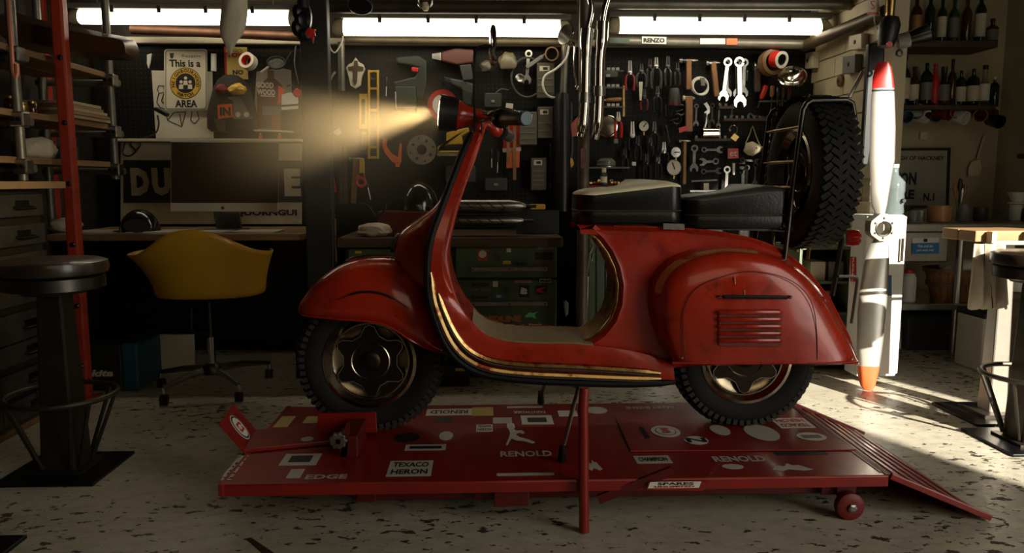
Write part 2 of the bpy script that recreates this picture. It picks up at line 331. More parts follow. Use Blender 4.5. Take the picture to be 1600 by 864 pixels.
def wheel(parent, c, ax, Ro=.213, W=.105, street=False):
    """tyre with lugs, rim, dish, star hub cap; ax points out of the visible face"""
    c = Vector(c); ax = Vector(ax).normalized(); u = Vector((0, 0, 1)); w = ax.cross(u)
    Ri = .128 if not street else .122; h = W/2
    prof = [(Ri-.004, h*.62), (Ri+.012, h*.86), (Ri+.045, h*1.02), (Ro-.026, h*.98), (Ro-.010, h*.78), (Ro-.006, h*.3), (Ro-.006, -h*.3), (Ro-.010, -h*.78), (Ro-.026, -h*.98), (Ri+.045, -h*1.02), (Ri+.012, -h*.86), (Ri-.004, -h*.62)]
    t = MB().lathe(prof, c, ax, 56, cap=False).build('tyre', TYRE if not street else TYRES, parent, True)
    lg = MB(); n = 60 if not street else 54
    rows = ((-.80, .30, 0), (-.28, .40, .5), (.28, .40, 0), (.80, .30, .5)) if not street else ((-.74, .36, 0), (-.36, .42, .5), (.0, .42, 0), (.36, .42, .5), (.74, .36, 0))
    for i in range(n):
        for (q, ww, off) in rows:
            a = 2*math.pi*(i+off)/n; rd = u*math.cos(a) + w*math.sin(a); tg = ax.cross(rd)
            rot = Matrix((ax, tg, rd)).transposed().to_3x3()
            if street: rot = rot @ Matrix.Rotation(R(36 if off else -36), 3, 'Z')
            drop = .016 if (abs(q) > .7 and not street) else (.005 if abs(q) > .6 else .002)
            lg.box(c + ax*q*h + rd*(Ro-drop), (W*ww*.62, 2*math.pi*Ro/n*(.58 if not street else .62), .016), rot)
    lg.build('tread', TYREL if not street else TYRE, parent, kind='stuff')
    # rim ring and dish
    rim = MB().lathe([(Ri+.010, h*.78), (Ri+.010, h*.90), (Ri+.001, h*.94), (Ri-.006, h*.74), (Ri-.012, h*.60), (Ri-.016, h*.60), (Ri-.016, -h*.7), (Ri+.010, -h*.8)], c, ax, 48, cap=False).build('rim', RIM, parent, True)
    MB().lathe([(Ri-.015, h*.45), (Ri-.030, h*.30), (Ri-.050, h*.26), (.03, h*.30), (.001, h*.3)], c, ax, 48, cap=False).build('wheel_dish', DISH, parent, True)
    # star cap: six arms
    ro, rn, ri = Ri-.018, Ri-.052, .052
    pts = []
    for k in range(6):
        a = math.pi/3*k
        for da, rr in ((-.13, ro-.006), (0, ro), (.13, ro-.006), (math.pi/6-.17, rn+.004), (math.pi/6+.17, rn+.004)):
            rd = u*math.cos(a+da) + w*math.sin(a+da); pts.append(c + ax*h*.42 + rd*rr)
    cap = MB().prism(pts, ax*.008).build('hub_cap', CAPD, parent, False, bevel=.002)
    MB().tube([p+ax*.008 for p in pts], .0016, 5, loop=True).build('cap_edge', K['chrome'], parent, True)
    MB().ring(c + ax*h*.42, ax, Ri-.013, .0035, 44, 6).build('rim_bead', K['chrome'], parent, True)
    MB().ring(c + ax*h*.56, ax, .056, .003, 32, 6).build('cap_ring', RIM, parent, True)
    MB().lathe([(.030, h*.5), (.030, h*.66), (.024, h*.74), (.013, h*.76), (.013, h*.92), (.001, h*.95)], c, ax, 24, cap=False).build('hub', CAPD, parent, True)
    for k in range(6):     # bright blade flanking each opening
        a = math.pi/3*(k+.5); s_ = []
        for rr, da in ((rn+.010, -.21), (ro-.012, -.33), (ro-.004, -.28), (ro-.002, 0), (ro-.004, .28), (ro-.012, .33), (rn+.010, .21), (rn+.016, 0)):
            rd = u*math.cos(a+da) + w*math.sin(a+da); s_.append(c + ax*h*.28 + rd*rr)
    return t
def fwheel(name, px, py):
    e = bpy.data.objects.new(name, None); COL.objects.link(e); p = AT(px, py, YC-.05); e.location = (p.x, YC, ZD+.213); par(e, sco)
    wheel(e, (p.x, YC, ZD+.213), (0, -1, 0)); return e
fwheel('front_wheel', 577, 563); fwheel('rear_wheel', 1168, 563)
# --- front fender: loft of arched sections along x
top = smoothpath([(460,490),(466,474),(482,452),(505,430),(535,413),(570,405),(612,405),(640,418),(662,447),(680,485),(693,525),(704,553)], 3)
bot = smoothpath([(460,493),(468,494),(484,495),(508,496),(535,498),(565,500),(595,504),(618,514),(640,529),(662,542),(684,551),(704,556)], 3)
def fender(off=0):
    secs = []; n = len(top)
    for i in range(n):
        f = i/(n-1); w = .10*min(1, (math.sin(math.pi*min(f*1.15+.03, .5)))**.6) * (1 if f < .7 else 1-.55*((f-.7)/.3)**1.5) + .004
        x, zt = XZ(*top[i], YC-.05); xb, zb = XZ(*bot[i], YC-.09)
        s_ = []
        for k in range(21):
            a = math.pi*k/20; cy, sz = math.cos(a), math.sin(a)
            yy = -math.copysign(abs(cy)**.75, cy)*w; zz = sz**.85
            s_.append(Vector((xb + (x-xb)*zz, YC+yy, zb + (zt-zb)*zz)))
        secs.append(s_)
    return secs
fs = fender(); fm = MB(); fm.loft(fs, cap=False, closed=False)
fen = fm.build('front_fender', RED, sco, 50); md = fen.modifiers.new('solid', 'SOLIDIFY'); md.thickness = .004; md.offset = -1
MB().tube([s[0] for s in fs] , .0028, 6).build('fender_bead', RED, fen, True)
MB().tube([s[10]+Vector((0, 0, .006)) for s in fs[12:19]], [.002]+[.0045]*5+[.002], 8).build('fender_crest', K['chrome'], fen, True)
wire('fender_crease', [(529,468),(548,460),(567,456),(590,457),(613,465),(636,480)], YC-.102, [.0012]*4+[.0032]*13+[.0012]*4, K['black'], fen)
# --- leg shield and floor: swept U
ST = [((737,208),(757,200),.045,.040),((722,240),(746,236),.085,.055),((704,287),(728,285),.125,.07),((688,330),(713,330),.150,.09),((674,370),(703,372),.165,.11),((668,409),(698,405),.17,.13),
      ((669,459),(708,455),.168,.145),((680,500),(722,484),.165,.15),((697,540),(738,505),.16,.15),((722,568),(757,522),.155,.145),((760,586),(790,533),.15,.142),((820,594),(835,537),.15,.142),((900,598),(900,538),.15,.142),((985,600),(985,548),.15,.14),((1055,597),(1050,566),.15,.135)]
def interp(i, f):
    a, b = ST[i], ST[min(i+1, len(ST)-1)]
    return [tuple(a[0][k]*(1-f)+b[0][k]*f for k in (0, 1)), tuple(a[1][k]*(1-f)+b[1][k]*f for k in (0, 1)), a[2]*(1-f)+b[2]*f, a[3]*(1-f)+b[3]*f]
raw = smoothpath([(*a, *b, w, w2) for a, b, w, w2 in [(s[0], s[1], s[2], s[3]) for s in ST]] if False else [Vector((s[0][0], s[0][1], s[1][0])) for s in ST], 3)
raw2 = smoothpath([Vector((s[1][1], s[2]*1000, s[3]*1000)) for s in ST], 3)
stn = [((a.x, a.y), (a.z, b.x), b.y/1000, b.z/1000) for a, b in zip(raw, raw2)]
secs = []; edge = []; edgef = []
for (o, i_, w, wi) in stn:
    xo, zo = XZ(*o, YC-w); xi, zi = XZ(*i_, YC-wi)
    xm, zm2 = xo*.25+xi*.75, zo*.25+zi*.75
    secs.append([Vector((xo, YC-w, zo)), Vector((xm, YC-w*.98, zm2)), Vector((xi, YC-wi, zi)), Vector((xi, YC, zi)), Vector((xi, YC+wi, zi)), Vector((xm, YC+w*.98, zm2)), Vector((xo, YC+w, zo)), Vector((xo*1.0-.006, YC+w*.5, zo)), Vector((xo-.010, YC, zo)), Vector((xo-.006, YC-w*.5, zo))])
    edge.append(Vector((xo, YC-w-.002, zo))); edgef.append(Vector((xo, YC+w+.002, zo)))
ls = MB().loft(secs).build('leg_shield', RED, sco, 40)
for nm, e in (('edge_trim', edge), ('edge_trim', edgef)): MB().tube(e, [.006]+[.0105]*(len(e)-2)+[.006], 8).build(nm, K['rubber'], ls, True)
# bright runners along the lower edge
for k, (dx, f0) in enumerate(((.25, 16), (.55, 18))):
    pts = []
    for s in secs[f0:-1]:
        p = s[0].lerp(s[2], dx*.75); pts.append(Vector((p.x, s[0].y-.004, p.z)))
    MB().tube(pts, [.003]+[.0105]*(len(pts)-2)+[.005], 8).build('runner_strip', BARE, ls, True)
    MB().tube([p+Vector((0, -.0088, -.0062)) for p in pts], [.001]+[.0024]*(len(pts)-2)+[.001], 6).build('runner_groove', K['dgrey'], ls, True)
# bead on inner edge of shield
MB().tube([s[2]+Vector((0, .002, 0)) for s in secs[:28]], .0030, 6).build('inner_bead', RED, ls, True)
# floor mat
mt = []
for s in secs[24:38]:
    y0, y1 = s[2].y+.006, YC+.105
    mt.append([Vector((s[2].x, y0, s[2].z+.004)), Vector((s[2].x, y1, s[2].z+.004)), Vector((s[2].x, y1, s[2].z-.003)), Vector((s[2].x, y0, s[2].z-.003))])
MB().loft(mt).build('floor_mat', mat('floor_mat_felt', (.28, .21, .11), .9, var=.3, scale=40, bump=.6, bscale=200), sco)
# --- nose / horn cover in front of the shield
nose = smoothpath([(737,206),(716,244),(699,284),(684,315),(668,331),(645,347),(630,357),(620,370),(616,390),(617,412),(628,428),(645,440),(668,452)], 3)
back = smoothpath([(746,206),(730,244),(712,284),(699,315),(694,331),(690,347),(687,357),(684,370),(681,390),(680,412),(681,428),(682,440),(684,452)], 3)
ns = []
for i, (a, b) in enumerate(zip(nose, back)):
    f = i/(len(nose)-1); w = .026 + .075*min(1, max(0, (f-.12)/.5))**1.0
    xa, za = XZ(a.x, a.y, YC-.02); xb, zb = XZ(b.x, b.y, YC-.05)
    ns.append([Vector((xa + (xb-xa)*(1-abs(math.cos(t))**.9), YC + w*math.copysign(abs(math.sin(t))**.8, math.sin(t)), za + (zb-za)*(1-abs(math.cos(t))**.9))) for t in [math.pi*(-.5+k/14) for k in range(15)]])
nc = MB().loft(ns, closed=False, cap=False).build('horn_cover', RED, sco, 50)
hx = AT(617, 380, YC)
hg = MB().lathe([(.030, 0), (.030, .006), (.024, .010), (.001, .011)], (hx.x+.004, YC, hx.z), (-1, 0, .35), 24, sx=.8).build('horn_grille', K['dsteel'], nc, True)
for k in range(5): MB().bar((hx.x-.012+.004*(k-2), YC-.018, hx.z+.010*(k-2)), (hx.x-.012+.004*(k-2), YC+.018, hx.z+.010*(k-2)), .003, .003).build('grille_bar', K['chrome'], nc)
# --- rear body
def pillow(outl, levels):
    """outl: list of picture points; levels: (Y, inset px) - each ring converted at its own depth"""
    P = [Vector(p) for p in outl]; n = len(P); secs = []
    area = sum(P[i].x*P[(i+1) % n].y - P[(i+1) % n].x*P[i].y for i in range(n)); sg = 1 if area > 0 else -1
    for Y, ins, Yp in levels:
        ring = []
        for i in range(n):
            t = (P[(i+1) % n]-P[i-1]).normalized(); nrm = Vector((-t.y, t.x))*sg
            q = P[i] + nrm*ins; x, z = XZ(q.x, q.y, Yp); ring.append(Vector((x, Y, z)))
        secs.append(ring)
    return secs
bo = [(905,352),(922,362),(938,377),(952,396),(963,420),(968,445),(966,475),(957,500),(941,520),(922,533),(905,539),(905,578),(1000,582),(1100,573),(1200,571),(1343,569),(1330,527),(1300,468),(1265,424),(1230,394),(1200,381),(1170,371),(1120,362),(1075,358),(1010,355),(960,354)]
yf = YC-.115
rb = pillow(bo, [(YC-.112, 14, yf), (YC-.115, 7, yf), (YC-.100, 0, yf), (YC+.10, 0, yf), (YC+.115, 7, yf), (YC+.112, 14, yf)])
body = MB().loft(rb).build('rear_body', RED, sco, 60)
# worn bright lip round the front opening of the body
MB().tube([p+Vector((-.002, .004, 0)) for p in rb[2][0:11]], [.002]+[.006]*9+[.002], 8).build('worn_lip', BARE, body, True)
ff = MB(); ff.loft([[p+Vector((-.0015, 0, 0)) for p in rb[2][5:11]], [p+Vector((-.0015, 0, 0)) for p in rb[3][5:11]]], cap=False, closed=False); ff.build('worn_kick_panel', BARE, body, True)
MB().tube([p for p in rb[2][15:]], .003, 6).build('body_seam', RED, body, True)
# --- side cowl (near and far)
cb = [(1050,570),(1026,530),(1011,490),(1009,455),(1018,425),(1040,403),(1070,390),(1110,384),(1150,383),(1195,390),(1235,408),(1270,437),(1300,478),(1326,528),(1343,569)]
cf = [(1056,568),(1043,530),(1037,490),(1039,460),(1051,434),(1071,416),(1099,404),(1130,398),(1160,397),(1200,403),(1236,419),(1266,445),(1292,482),(1318,528),(1340,569)]
cb = [tuple(p) for p in smoothpath(cb, 3)]; cf = [tuple(p) for p in smoothpath(cf, 3)]
def cring(pts, Y, s=1.0, c=(1190, 569)): return [Vector((XZ(c[0]+(x-c[0])*s, c[1]+(y-c[1])*s, Y)[0], Y, XZ(c[0]+(x-c[0])*s, c[1]+(y-c[1])*s, Y)[1])) for x, y in pts]
mid = [((a[0]*.55+b[0]*.45), (a[1]*.55+b[1]*.45)) for a, b in zip(cb, cf)]
lv = [cring(cb, YC-.10), cring(mid, YC-.150), cring([((a[0]*.2+b[0]*.8), (a[1]*.2+b[1]*.8)) for a, b in zip(cb, cf)], YC-.180), cring(cf, YC-.193, .99), cring(cf, YC-.204, .93), cring(cf, YC-.212, .75), cring(cf, YC-.214, .4), cring(cf, YC-.214, .02)]
for nm, sgn in (('side_cowl', 1), ('side_cowl', -1)):
    cl = MB().loft([[Vector((p.x, YC+(p.y-YC)*sgn, p.z)) for p in q] for q in lv], closed=False, cap=False).build(nm, RED, sco, 60)
    if sgn == 1: cowl = cl
# bare worn band on the cowl's nose
nb = MB(); nb.loft([[p+Vector((-.001, -.0015, .001)) for p in q[9:27]] for q in lv[1:3]], closed=False, cap=False); nb.build('worn_nose', mat('worn_nose_metal', (.60, .36, .15), .3, .35, col2=(.30, .018, .008), thr=(.50, .66), scale=18), cowl, True)
yq = YC-.2155
wire('cowl_bead', [(1050,567),(1120,568),(1200,568),(1280,567),(1341,566)], yq+.001, .003, RED, cowl)
wire('panel_seam', [(1071,562),(1068,520),(1070,480),(1090,449),(1130,432),(1170,424),(1215,430),(1250,448),(1270,478),(1276,520),(1277,562)], yq+.002, .0012, mat('seam_dark', (.10, .008, .004), .5), cowl)
h0, h1 = AT(1128, 463, yq), AT(1229, 464, yq)
MB().bar(h0+Vector((0,-.008,0)), h1+Vector((0,-.008,0)), .010, .010).build('cowl_handle', K['blackm'], cowl, bevel=.003)
for p in (AT(1124, 463, yq), AT(1234, 464, yq)): MB().lathe([(.005, 0), (.005, .008), (.003, .010)], p+Vector((0, .003, 0)), (0, -1, 0), 10).build('handle_stud', K['chrome'], cowl, True)
gr = MB().plate([(1122,487),(1128,483),(1218,483),(1222,487),(1220,538),(1216,541),(1126,541),(1121,538)], yq+.004, .006).build('cowl_grille', mat('grille_red', (.20, .014, .006), .5, var=.5, scale=30), cowl, bevel=.002)
for k in range(5):
    y = 488+k*11
    MB().tube([AT(1124, y, yq-.006), AT(1126, y, yq-.009), AT(1217, y, yq-.009), AT(1219, y, yq-.006)], .0065, 8).build('louvre', RED, cowl, True)
for p in ((1148,432),(1163,453)): wire('scratch', [p, (p[0]+1, p[1]+12)], yq+.001, .0012, K['cream'], cowl)
# --- seats
def seat(nm, x0, x1, topl, ybase, tm, ysplit, w=.105):
    e = bpy.data.objects.new(nm, None); COL.objects.link(e); a = AT((x0+x1)/2, ybase, YC); e.location = a; par(e, sco)
    yn = YC-w
    def plan(xa, xb, wf, wr, n=8):     # rounded plan: tapered to the front
        pts = []
        for (cx, cy, a0) in ((xb-.035, -wr+.035, -90), (xb-.035, wr-.035, 0), (xa+.05, wf-.05, 90), (xa+.05, -wf+.05, 180)):
            rr = .035 if a0 in (-90, 0) else .05
            for k in range(n): t = R(a0+90*k/(n-1)); pts.append((cx+rr*math.cos(t), cy+rr*math.sin(t)))
        return pts
    xa, xb = AT(x0, ybase-20, yn).x, AT(x1, ybase-20, yn).x
    pl = plan(xa, xb, w*.93, w); tp = smoothpath([Vector(p) for p in topl], 4)
    def zt(x):
        q = [(AT(p.x, p.y, yn).x, AT(p.x, p.y, yn).z) for p in tp]
        for (xx, zz), (x2, z2) in zip(q, q[1:]):
            if x <= x2: return zz + (z2-zz)*max(0, (x-xx)/(x2-xx))
        return q[-1][1]
    zb = AT(x0, ybase, yn).z; zs = AT(x0, ysplit, yn).z; cxm = (xa+xb)/2
    ring = lambda s, f: [Vector((cxm+(x-cxm)*s, YC+y*s, f(x))) for x, y in pl]
    MB().loft([ring(.97, lambda x: zb), ring(1, lambda x: zb+.004), ring(1, lambda x: zs-.006), ring(.985, lambda x: zs-.002)]).build('seat_base', K['seat'], e, 60)
    MB().loft([ring(.985, lambda x: zs-.002), ring(1.0, lambda x: zs+.003), ring(1.0, lambda x: zt(x)-.012), ring(.992, lambda x: zt(x)-.004)]).build('seat_side', K['seat'], e, 60)
    MB().loft([ring(.992, lambda x: zt(x)-.0045), ring(.985, lambda x: zt(x)), ring(.92, lambda x: zt(x)+.006), ring(.75, lambda x: zt(x)+.013), ring(.4, lambda x: zt(x)+.017), ring(.02, lambda x: zt(x)+.017)]).build('seat_top', tm, e, 60)
    pts = ring(1.003, lambda x: zs-.001); MB().tube(pts, .0022, 6, loop=True).build('piping', K['seatp'], e, True)
K['seat'] = mat('seat_vinyl', (.006, .0055, .005), .3, spec=.4, bump=.25, bscale=150); K['seatp'] = mat('seat_piping', (.05, .045, .03), .4)
seat('front_saddle', 903, 1068, [(903,302),(940,303),(975,300),(1005,294),(1035,289),(1068,290)], 350, mat('cream_vinyl', (.85, .76, .50), .5, bump=.2), 329)
seat('rear_saddle', 1071, 1238, [(1071,311),(1110,311),(1150,307),(1190,300),(1220,297),(1238,298)], 358, mat('grey_vinyl', (.06, .058, .05), .45, bump=.2), 336)
p0, p1 = AT(925, 352, YC-.07), AT(1240, 361, YC-.07)
rl = MB()
for s in (-1, 1): rl.bar((p0.x, YC+s*.06, p0.z+.004), (p1.x, YC+s*.06, p1.z+.006), .016, .016)
for x in (p0.x+.05, (p0.x+p1.x)/2, p1.x-.05): rl.bar((x, YC-.06, p0.z+.001), (x, YC+.06, p0.z+.001), .018, .012)
rl.build('seat_rail', K['dsteel'], sco)
MB().plate([(1036,349),(1069,350),(1069,359),(1036,358)], YC-.112, .004).build('seat_badge', K['steel'], sco)
# --- headset: headlamp, neck, grips, levers, mirror
hs = bpy.data.objects.new('headset', None); COL.objects.link(hs); hs.location = AT(748, 190, YC); par(hs, sco)
ya = YC
a, b = AT(688, 177, ya), AT(756, 184, ya); ax = (a-b).normalized()
d0 = (AT(683,149,ya)-AT(692,204,ya)).length/2
lamp_ = MB().lathe([(.018, 0), (.023, .018), (.030, .05), (.040, (a-b).length-.052), (.046, (a-b).length-.048)], b, ax, 32).build('lamp_shell', RED, hs, True)
Ln = (a-b).length
MB().lathe([(.0455, Ln-.052), (d0-.002, Ln-.006), (d0, Ln), (d0-.006, Ln+.002), (d0-.007, Ln-.012)], b, ax, 36, cap=False).build('lamp_bezel', K['black'], hs, True)
MB().lathe([(d0-.007, Ln-.002), (d0*.7, Ln+.004), (.001, Ln+.007)], b, ax, 32, cap=False).build('lamp_lens', mat('lit_lens', (.9,.8,.6), .3, emit=(1, .78, .45), estr=14), hs, True)
MB().tube([b+ax*x+Vector((0, -.004, r)) for x, r in ((Ln, d0+.001), (Ln-.05, .0475), (.05, .032), (.0, .020), (-.02, .014))], .0022, 6).build('lamp_ridge', K['chrome'], hs, True)
nk = []
for (l, r, py, w) in ((728,760,186,.020),(733,762,194,.024),(738,758,204,.030),(734,754,214,.034)):
    xl, z = XZ(l, py, ya); xr, z2 = XZ(r, py, ya); nk.append([Vector(((xl+xr)/2+(xr-xl)/2*math.cos(t), ya+w*math.sin(t), (z+z2)/2)) for t in [2*math.pi*k/20 for k in range(20)]])
MB().loft(nk).build('steering_neck', RED, hs, True)
gp = mat('grip_rubber', (.075, .055, .035), .42, .2); cap_ = mat('grip_cap', (.10, .16, .18), .5)
def grip(q0, q1, r):
    q0, q1 = Vector(q0), Vector(q1); d = (q1-q0).normalized(); n = (q1-q0).length
    MB().lathe([(r*1.35, -.012), (r*1.42, -.004), (r*1.42, .006), (r*1.05, .012)], q0, d, 20).build('grip_collar', K['rubber'], hs, True)
    MB().lathe([(r*.98, .010), (r, .014), (r, n-.008), (r*.98, n-.004)], q0, d, 20).build('hand_grip', gp, hs, True)
    MB().lathe([(r*1.02, n-.005), (r*1.05, n), (r*.9, n+.006), (.001, n+.007)], q0, d, 20).build('grip_cap', cap_, hs, True)
    return d
g0, g1 = AT(784, 185, YC-.20), AT(821, 185, YC-.31); grip(g0, g1, .0185)
f0, f1 = AT(781, 205, YC+.20), AT(796, 213, YC+.30); grip(f0, f1, .0185)
MB().tube([AT(752,186,YC-.02), AT(764,184,YC-.08), AT(776,185,YC-.15), g0], [.017,.014,.013,.014], 12).build('handlebar', K['chrome'], hs, True)
MB().tube([AT(754,190,YC+.02), AT(764,196,YC+.08), AT(773,201,YC+.14), f0], [.017,.015,.016,.015], 12).build('handlebar', K['chrome'], hs, True)
MB().lathe([(.006, 0), (.016, .012), (.020, .03), (.014, .045)], AT(764, 196, YC+.06), (.8, .5, -.5), 16).build('throttle_housing', RED, hs, True)
MB().bar(AT(757, 177, YC-.09), AT(776, 176, YC-.14), .016, .010).build('lever_bracket', K['dsteel'], hs, bevel=.002)
wire('brake_lever', [(762,178,YC-.12),(775,172,YC-.17),(795,172,YC-.24),(812,176,YC-.31)], 0, .0032, K['chrome'], hs)
wire('cable', [(757,180,YC-.05),(753,192,YC-.06),(752,205,YC-.05),(748,222,YC-.04)], 0, .003, K['black'], hs)
mi = bpy.data.objects.new('mirror', None); COL.objects.link(mi); mi.location = AT(743, 205, YC-.06); par(mi, sco)
wire('mirror_stem', [(742,206),(742,180),(741,140),(741,100),(742,82),(747,75),(757,72),(768,72)], YC-.07, .0042, K['blackm'], mi)
m0 = AT(771, 71, YC-.07)
MB().lathe([(.052, -.004), (.056, 0), (.054, .006), (.04, .010), (.001, .012)], m0, (-1, -.06, 0), 28).build('mirror_shell', K['chrome'], mi, True)
MB().lathe([(.052, 0), (.001, .0005)], m0+Vector((.0048, 0, 0)), (1, .06, 0), 28).build('mirror_glass', mat('mirror_glass', (.7,.7,.7), .03, 1.0), mi, True)
# --- ladder rack in a plane across the scooter
rk = bpy.data.objects.new('luggage_rack', None); COL.objects.link(rk); rk.location = AT(1262, 400, YC); par(rk, sco)
XR = .905; yn_, yf_ = 2.165, 2.42
def lad(px, py): return AX(px, py, XR)
def at_y(y, z): return Vector((XR, y, z))
ztop = AT(1275, 158, yn_).z; zlo = AT(1250, 405, yn_).z
for y in (yn_, yf_):
    sh = .05
    MB().tube([Vector((XR-.04, y, zlo-.03)), Vector((XR-.022, y, (ztop+zlo)/2)), Vector((XR-.004, y, ztop-.025)), Vector((XR+.006, y, ztop-.006)), Vector((XR+.02, y, ztop+.002)), Vector((XR+.118, y, ztop+.004)), Vector((XR+.136, y, ztop-.005)), Vector((XR+.142, y, ztop-.03)), Vector((XR+.147, y, ztop-.06))], .0075, 10).build('rack_upright', K['blackm' if y == yf_ else 'dsteel'], rk, True)
for (py, ) in ((198,),(252,),(293,),(330,),(360,)):
    z = AT(1268, py, yn_).z; f = (z-zlo)/(ztop-zlo); x = XR-.04+.036*f
    MB().cyl((x, yn_, z), (x, yf_, z), .0042, n=8).build('rung', K['brass'], rk, True)
for y in (yn_+.02, yf_-.02): MB().cyl((XR+.01, y, ztop), (XR+.02, y, ztop+.022), .005, .004, 8).build('rack_stud', K['chrome'], rk, True)
wire('rack_stay', [(1316,372),(1312,395),(1306,430),(1300,462)], 2.20, .0075, K['dsteel'], rk); wire('rack_stay', [(1264,388),(1262,405)], 2.19, .005, K['brass'], rk)
wire('rack_cross', [(1208,382,2.46),(1247,392,2.2)], 0, .004, K['brass'], rk, sm=1); wire('rack_cross', [(1209,362,2.4),(1208,384,2.4)], 0, .004, K['brass'], rk, sm=1)
wire('rack_foot', [(1310,432),(1334,432),(1339,436),(1338,450),(1330,505)], 2.19, .0045, K['steel'], rk)
tl = AT(1334, 372, YC-.03)
MB().lathe([(.024, -.02), (.026, 0), (.024, .012), (.012, .02), (.001, .021)], tl, (.9, -.35, 0), 20).build('tail_light', mat('tail_lens', (.22, .008, .006), .2), sco, True)
# --- stand legs
K1 = AT(905, 600, YC-.10); K2 = GR(877, 722, ZD)
sl = MB().tube([K1, K2+Vector((.004, 0, .04))], .0062, 8).build('stand_leg', K['steel'], sco, True); MB().tube([K2+Vector((.004, 0, .045)), K2+Vector((.001, 0, .006)), K2+Vector((0, 0, .001))], [.0095, .0115, .008], 10).build('stand_foot', K['rubber'], sl, True)
K3 = AT(851, 600, YC+.12); K4 = GR(845, 631, ZD)
sl = MB().tube([K3, K4+Vector((0, 0, .03))], .006, 8).build('stand_leg', K['dsteel'], sco, True); MB().tube([K4+Vector((0, 0, .045)), K4+Vector((0, 0, .005)), K4], [.008, .012, .009], 10).build('stand_foot', K['rubber'], sl, True)
MB().bar(K1+Vector((0, .02, .006)), K3+Vector((.02, 0, .012)), .02, .012).build('stand_bar', K['dsteel'], sco)
for p in ((690,547),(1066,559),(1331,561)): MB().lathe([(.004, 0), (.003, .003)], AT(*p, YC-.11 if p[0] < 800 else YC-.216 if p[0] < 1200 else YC-.212), (0, -1, 0), 8).build('rivet', K['steel'], sco)
# engine and fork behind the panels
MB().box(((AT(1120, 560, YC).x), YC+.06, .36), (.30, .12, .14)).build('engine_case', K['dsteel'], sco, bevel=.02)
MB().tube([AT(684, 440, YC), AT(640, 470, YC+.02), AT(590, 540, YC+.07), AT(577, 563, YC+.06)], .018, 10).build('fork', K['dsteel'], sco, True)
# --- spare wheel carried by the rack
sp = thing('spare_wheel', 'dusty spare wheel with chunky block tread standing behind the ladder rack', 'wheel', (XR+.075, 2.30, AT(1243, 272, 2.3).z-.225))
zc = AT(1243, 270, 2.3).z
wheel(sp, (XR+.078, 2.295, zc), (-1, 0, 0), .222, .115, True)
# ================================================================ the lift
LR = mat('lift_red', (.30, .011, .006), .34, .1, var=.35, scale=7, coat=.35)
LRD = mat('lift_red_dark', (.11, .004, .005), .45, var=.3, scale=10)
DF, DB = GR(860, 750, ZD).y, GR(860, 631, ZD).y
DXL, DXR = GR(345, 754, ZD).x, GR(1383, 738, ZD).x
lift = thing('motorcycle_lift', 'low red motorcycle lift covered in old stickers under the scooter', 'lift', ((DXL+DXR)/2, (DF+DB)/2, 0))
MB().box(((DXL+DXR)/2, (DF+DB)/2, ZD-.004), (DXR-DXL, DB-DF, .008)).build('deck', LR, lift, bevel=.002)
for y, s in ((DF, 1), (DB, -1)): MB().box(((DXL+DXR)/2, y+s*.004, ZD-.016), (DXR-DXL, .012, .030)).build('deck_rail', LR, lift, bevel=.003)
MB().box((DXL+.006, (DF+DB)/2, ZD-.013), (.014, DB-DF+.012, .030)).build('deck_end', LR, lift, bevel=.003)
# middle tray raised plates
for q in ([(962,655),(1247,652),(1338,704),(985,706)],):
    MB().prism([GR(x, y, ZD+.001) for x, y in q], (0, 0, .0035)).build('tray_plate', LR, lift, bevel=.001)
q = [(998,668),(1004,667),(1016,684),(1009,685)]; MB().prism([GR(x, y, ZD+.005) for x, y in q], (0, 0, .0008)).build('tray_slot', K['ink'], lift)
# base frame, wheels
bf = MB(); zb = .075
bf.box(((DXL+DXR)/2+.1, DF+.11, zb-.005), (DXR-DXL-.42, .045, .05)); bf.box(((DXL+DXR)/2+.1, DB-.06, zb), (DXR-DXL-.42, .045, .05))
for x in (DXL+.35, 0, DXR-.12): bf.box((x, (DF+DB)/2, zb), (.05, DB-DF-.12, .045))
bf.build('base_frame', LRD, lift, bevel=.003)  # darker red puts the shade under the deck into the frame's colour
for x in (DXL+.4, DXR-.5):
    MB().bar((x, DF+.12, .055), (x+.45, DF+.12, ZD-.02), .03, .02).build('scissor_arm', LRD, lift)
cw = GR(1328, 766, .036); 
for x, y in ((AT(1328, 766, DF+.03).x, DF+.03), (AT(1328, 766, DF+.03).x, DB-.04), (DXL+.3, DF+.22), (DXL+.3, DB-.04)):
    c = MB().lathe([(.030, -.014), (.036, -.010), (.036, .010), (.030, .014), (.016, .015)], (x, y, .036), (0, -1, 0), 24).build('caster', mat('caster_red', (.16, .008, .008), .5), lift, True)
    MB().lathe([(.012, .014), (.012, .022), (.007, .024)], (x, y, .036), (0, -1, 0), 6).build('axle_nut', K['steel'], c)
    MB().box((x, y+.02, .085), (.05, .006, .06)).build('caster_fork', LRD, c)
# front flap with the round emblem, front channel
zf = ZD
f0, f1, f2, f3 = GR(381, 708, ZD), GR(397, 676, ZD), None, None
fl = MB().plate([(355,633),(399,681),(381,708),(341,664)], GR(390, 694, ZD).y, .006)
flp = [GR(381,709,ZD), GR(400,676,ZD)]
dv = AT(341, 663, flp[0].y) - flp[0]; flp += [flp[1]+dv, flp[0]+dv]
flap = MB().prism(flp, (.004, 0, .005)).build('front_flap', LR, lift, bevel=.001)
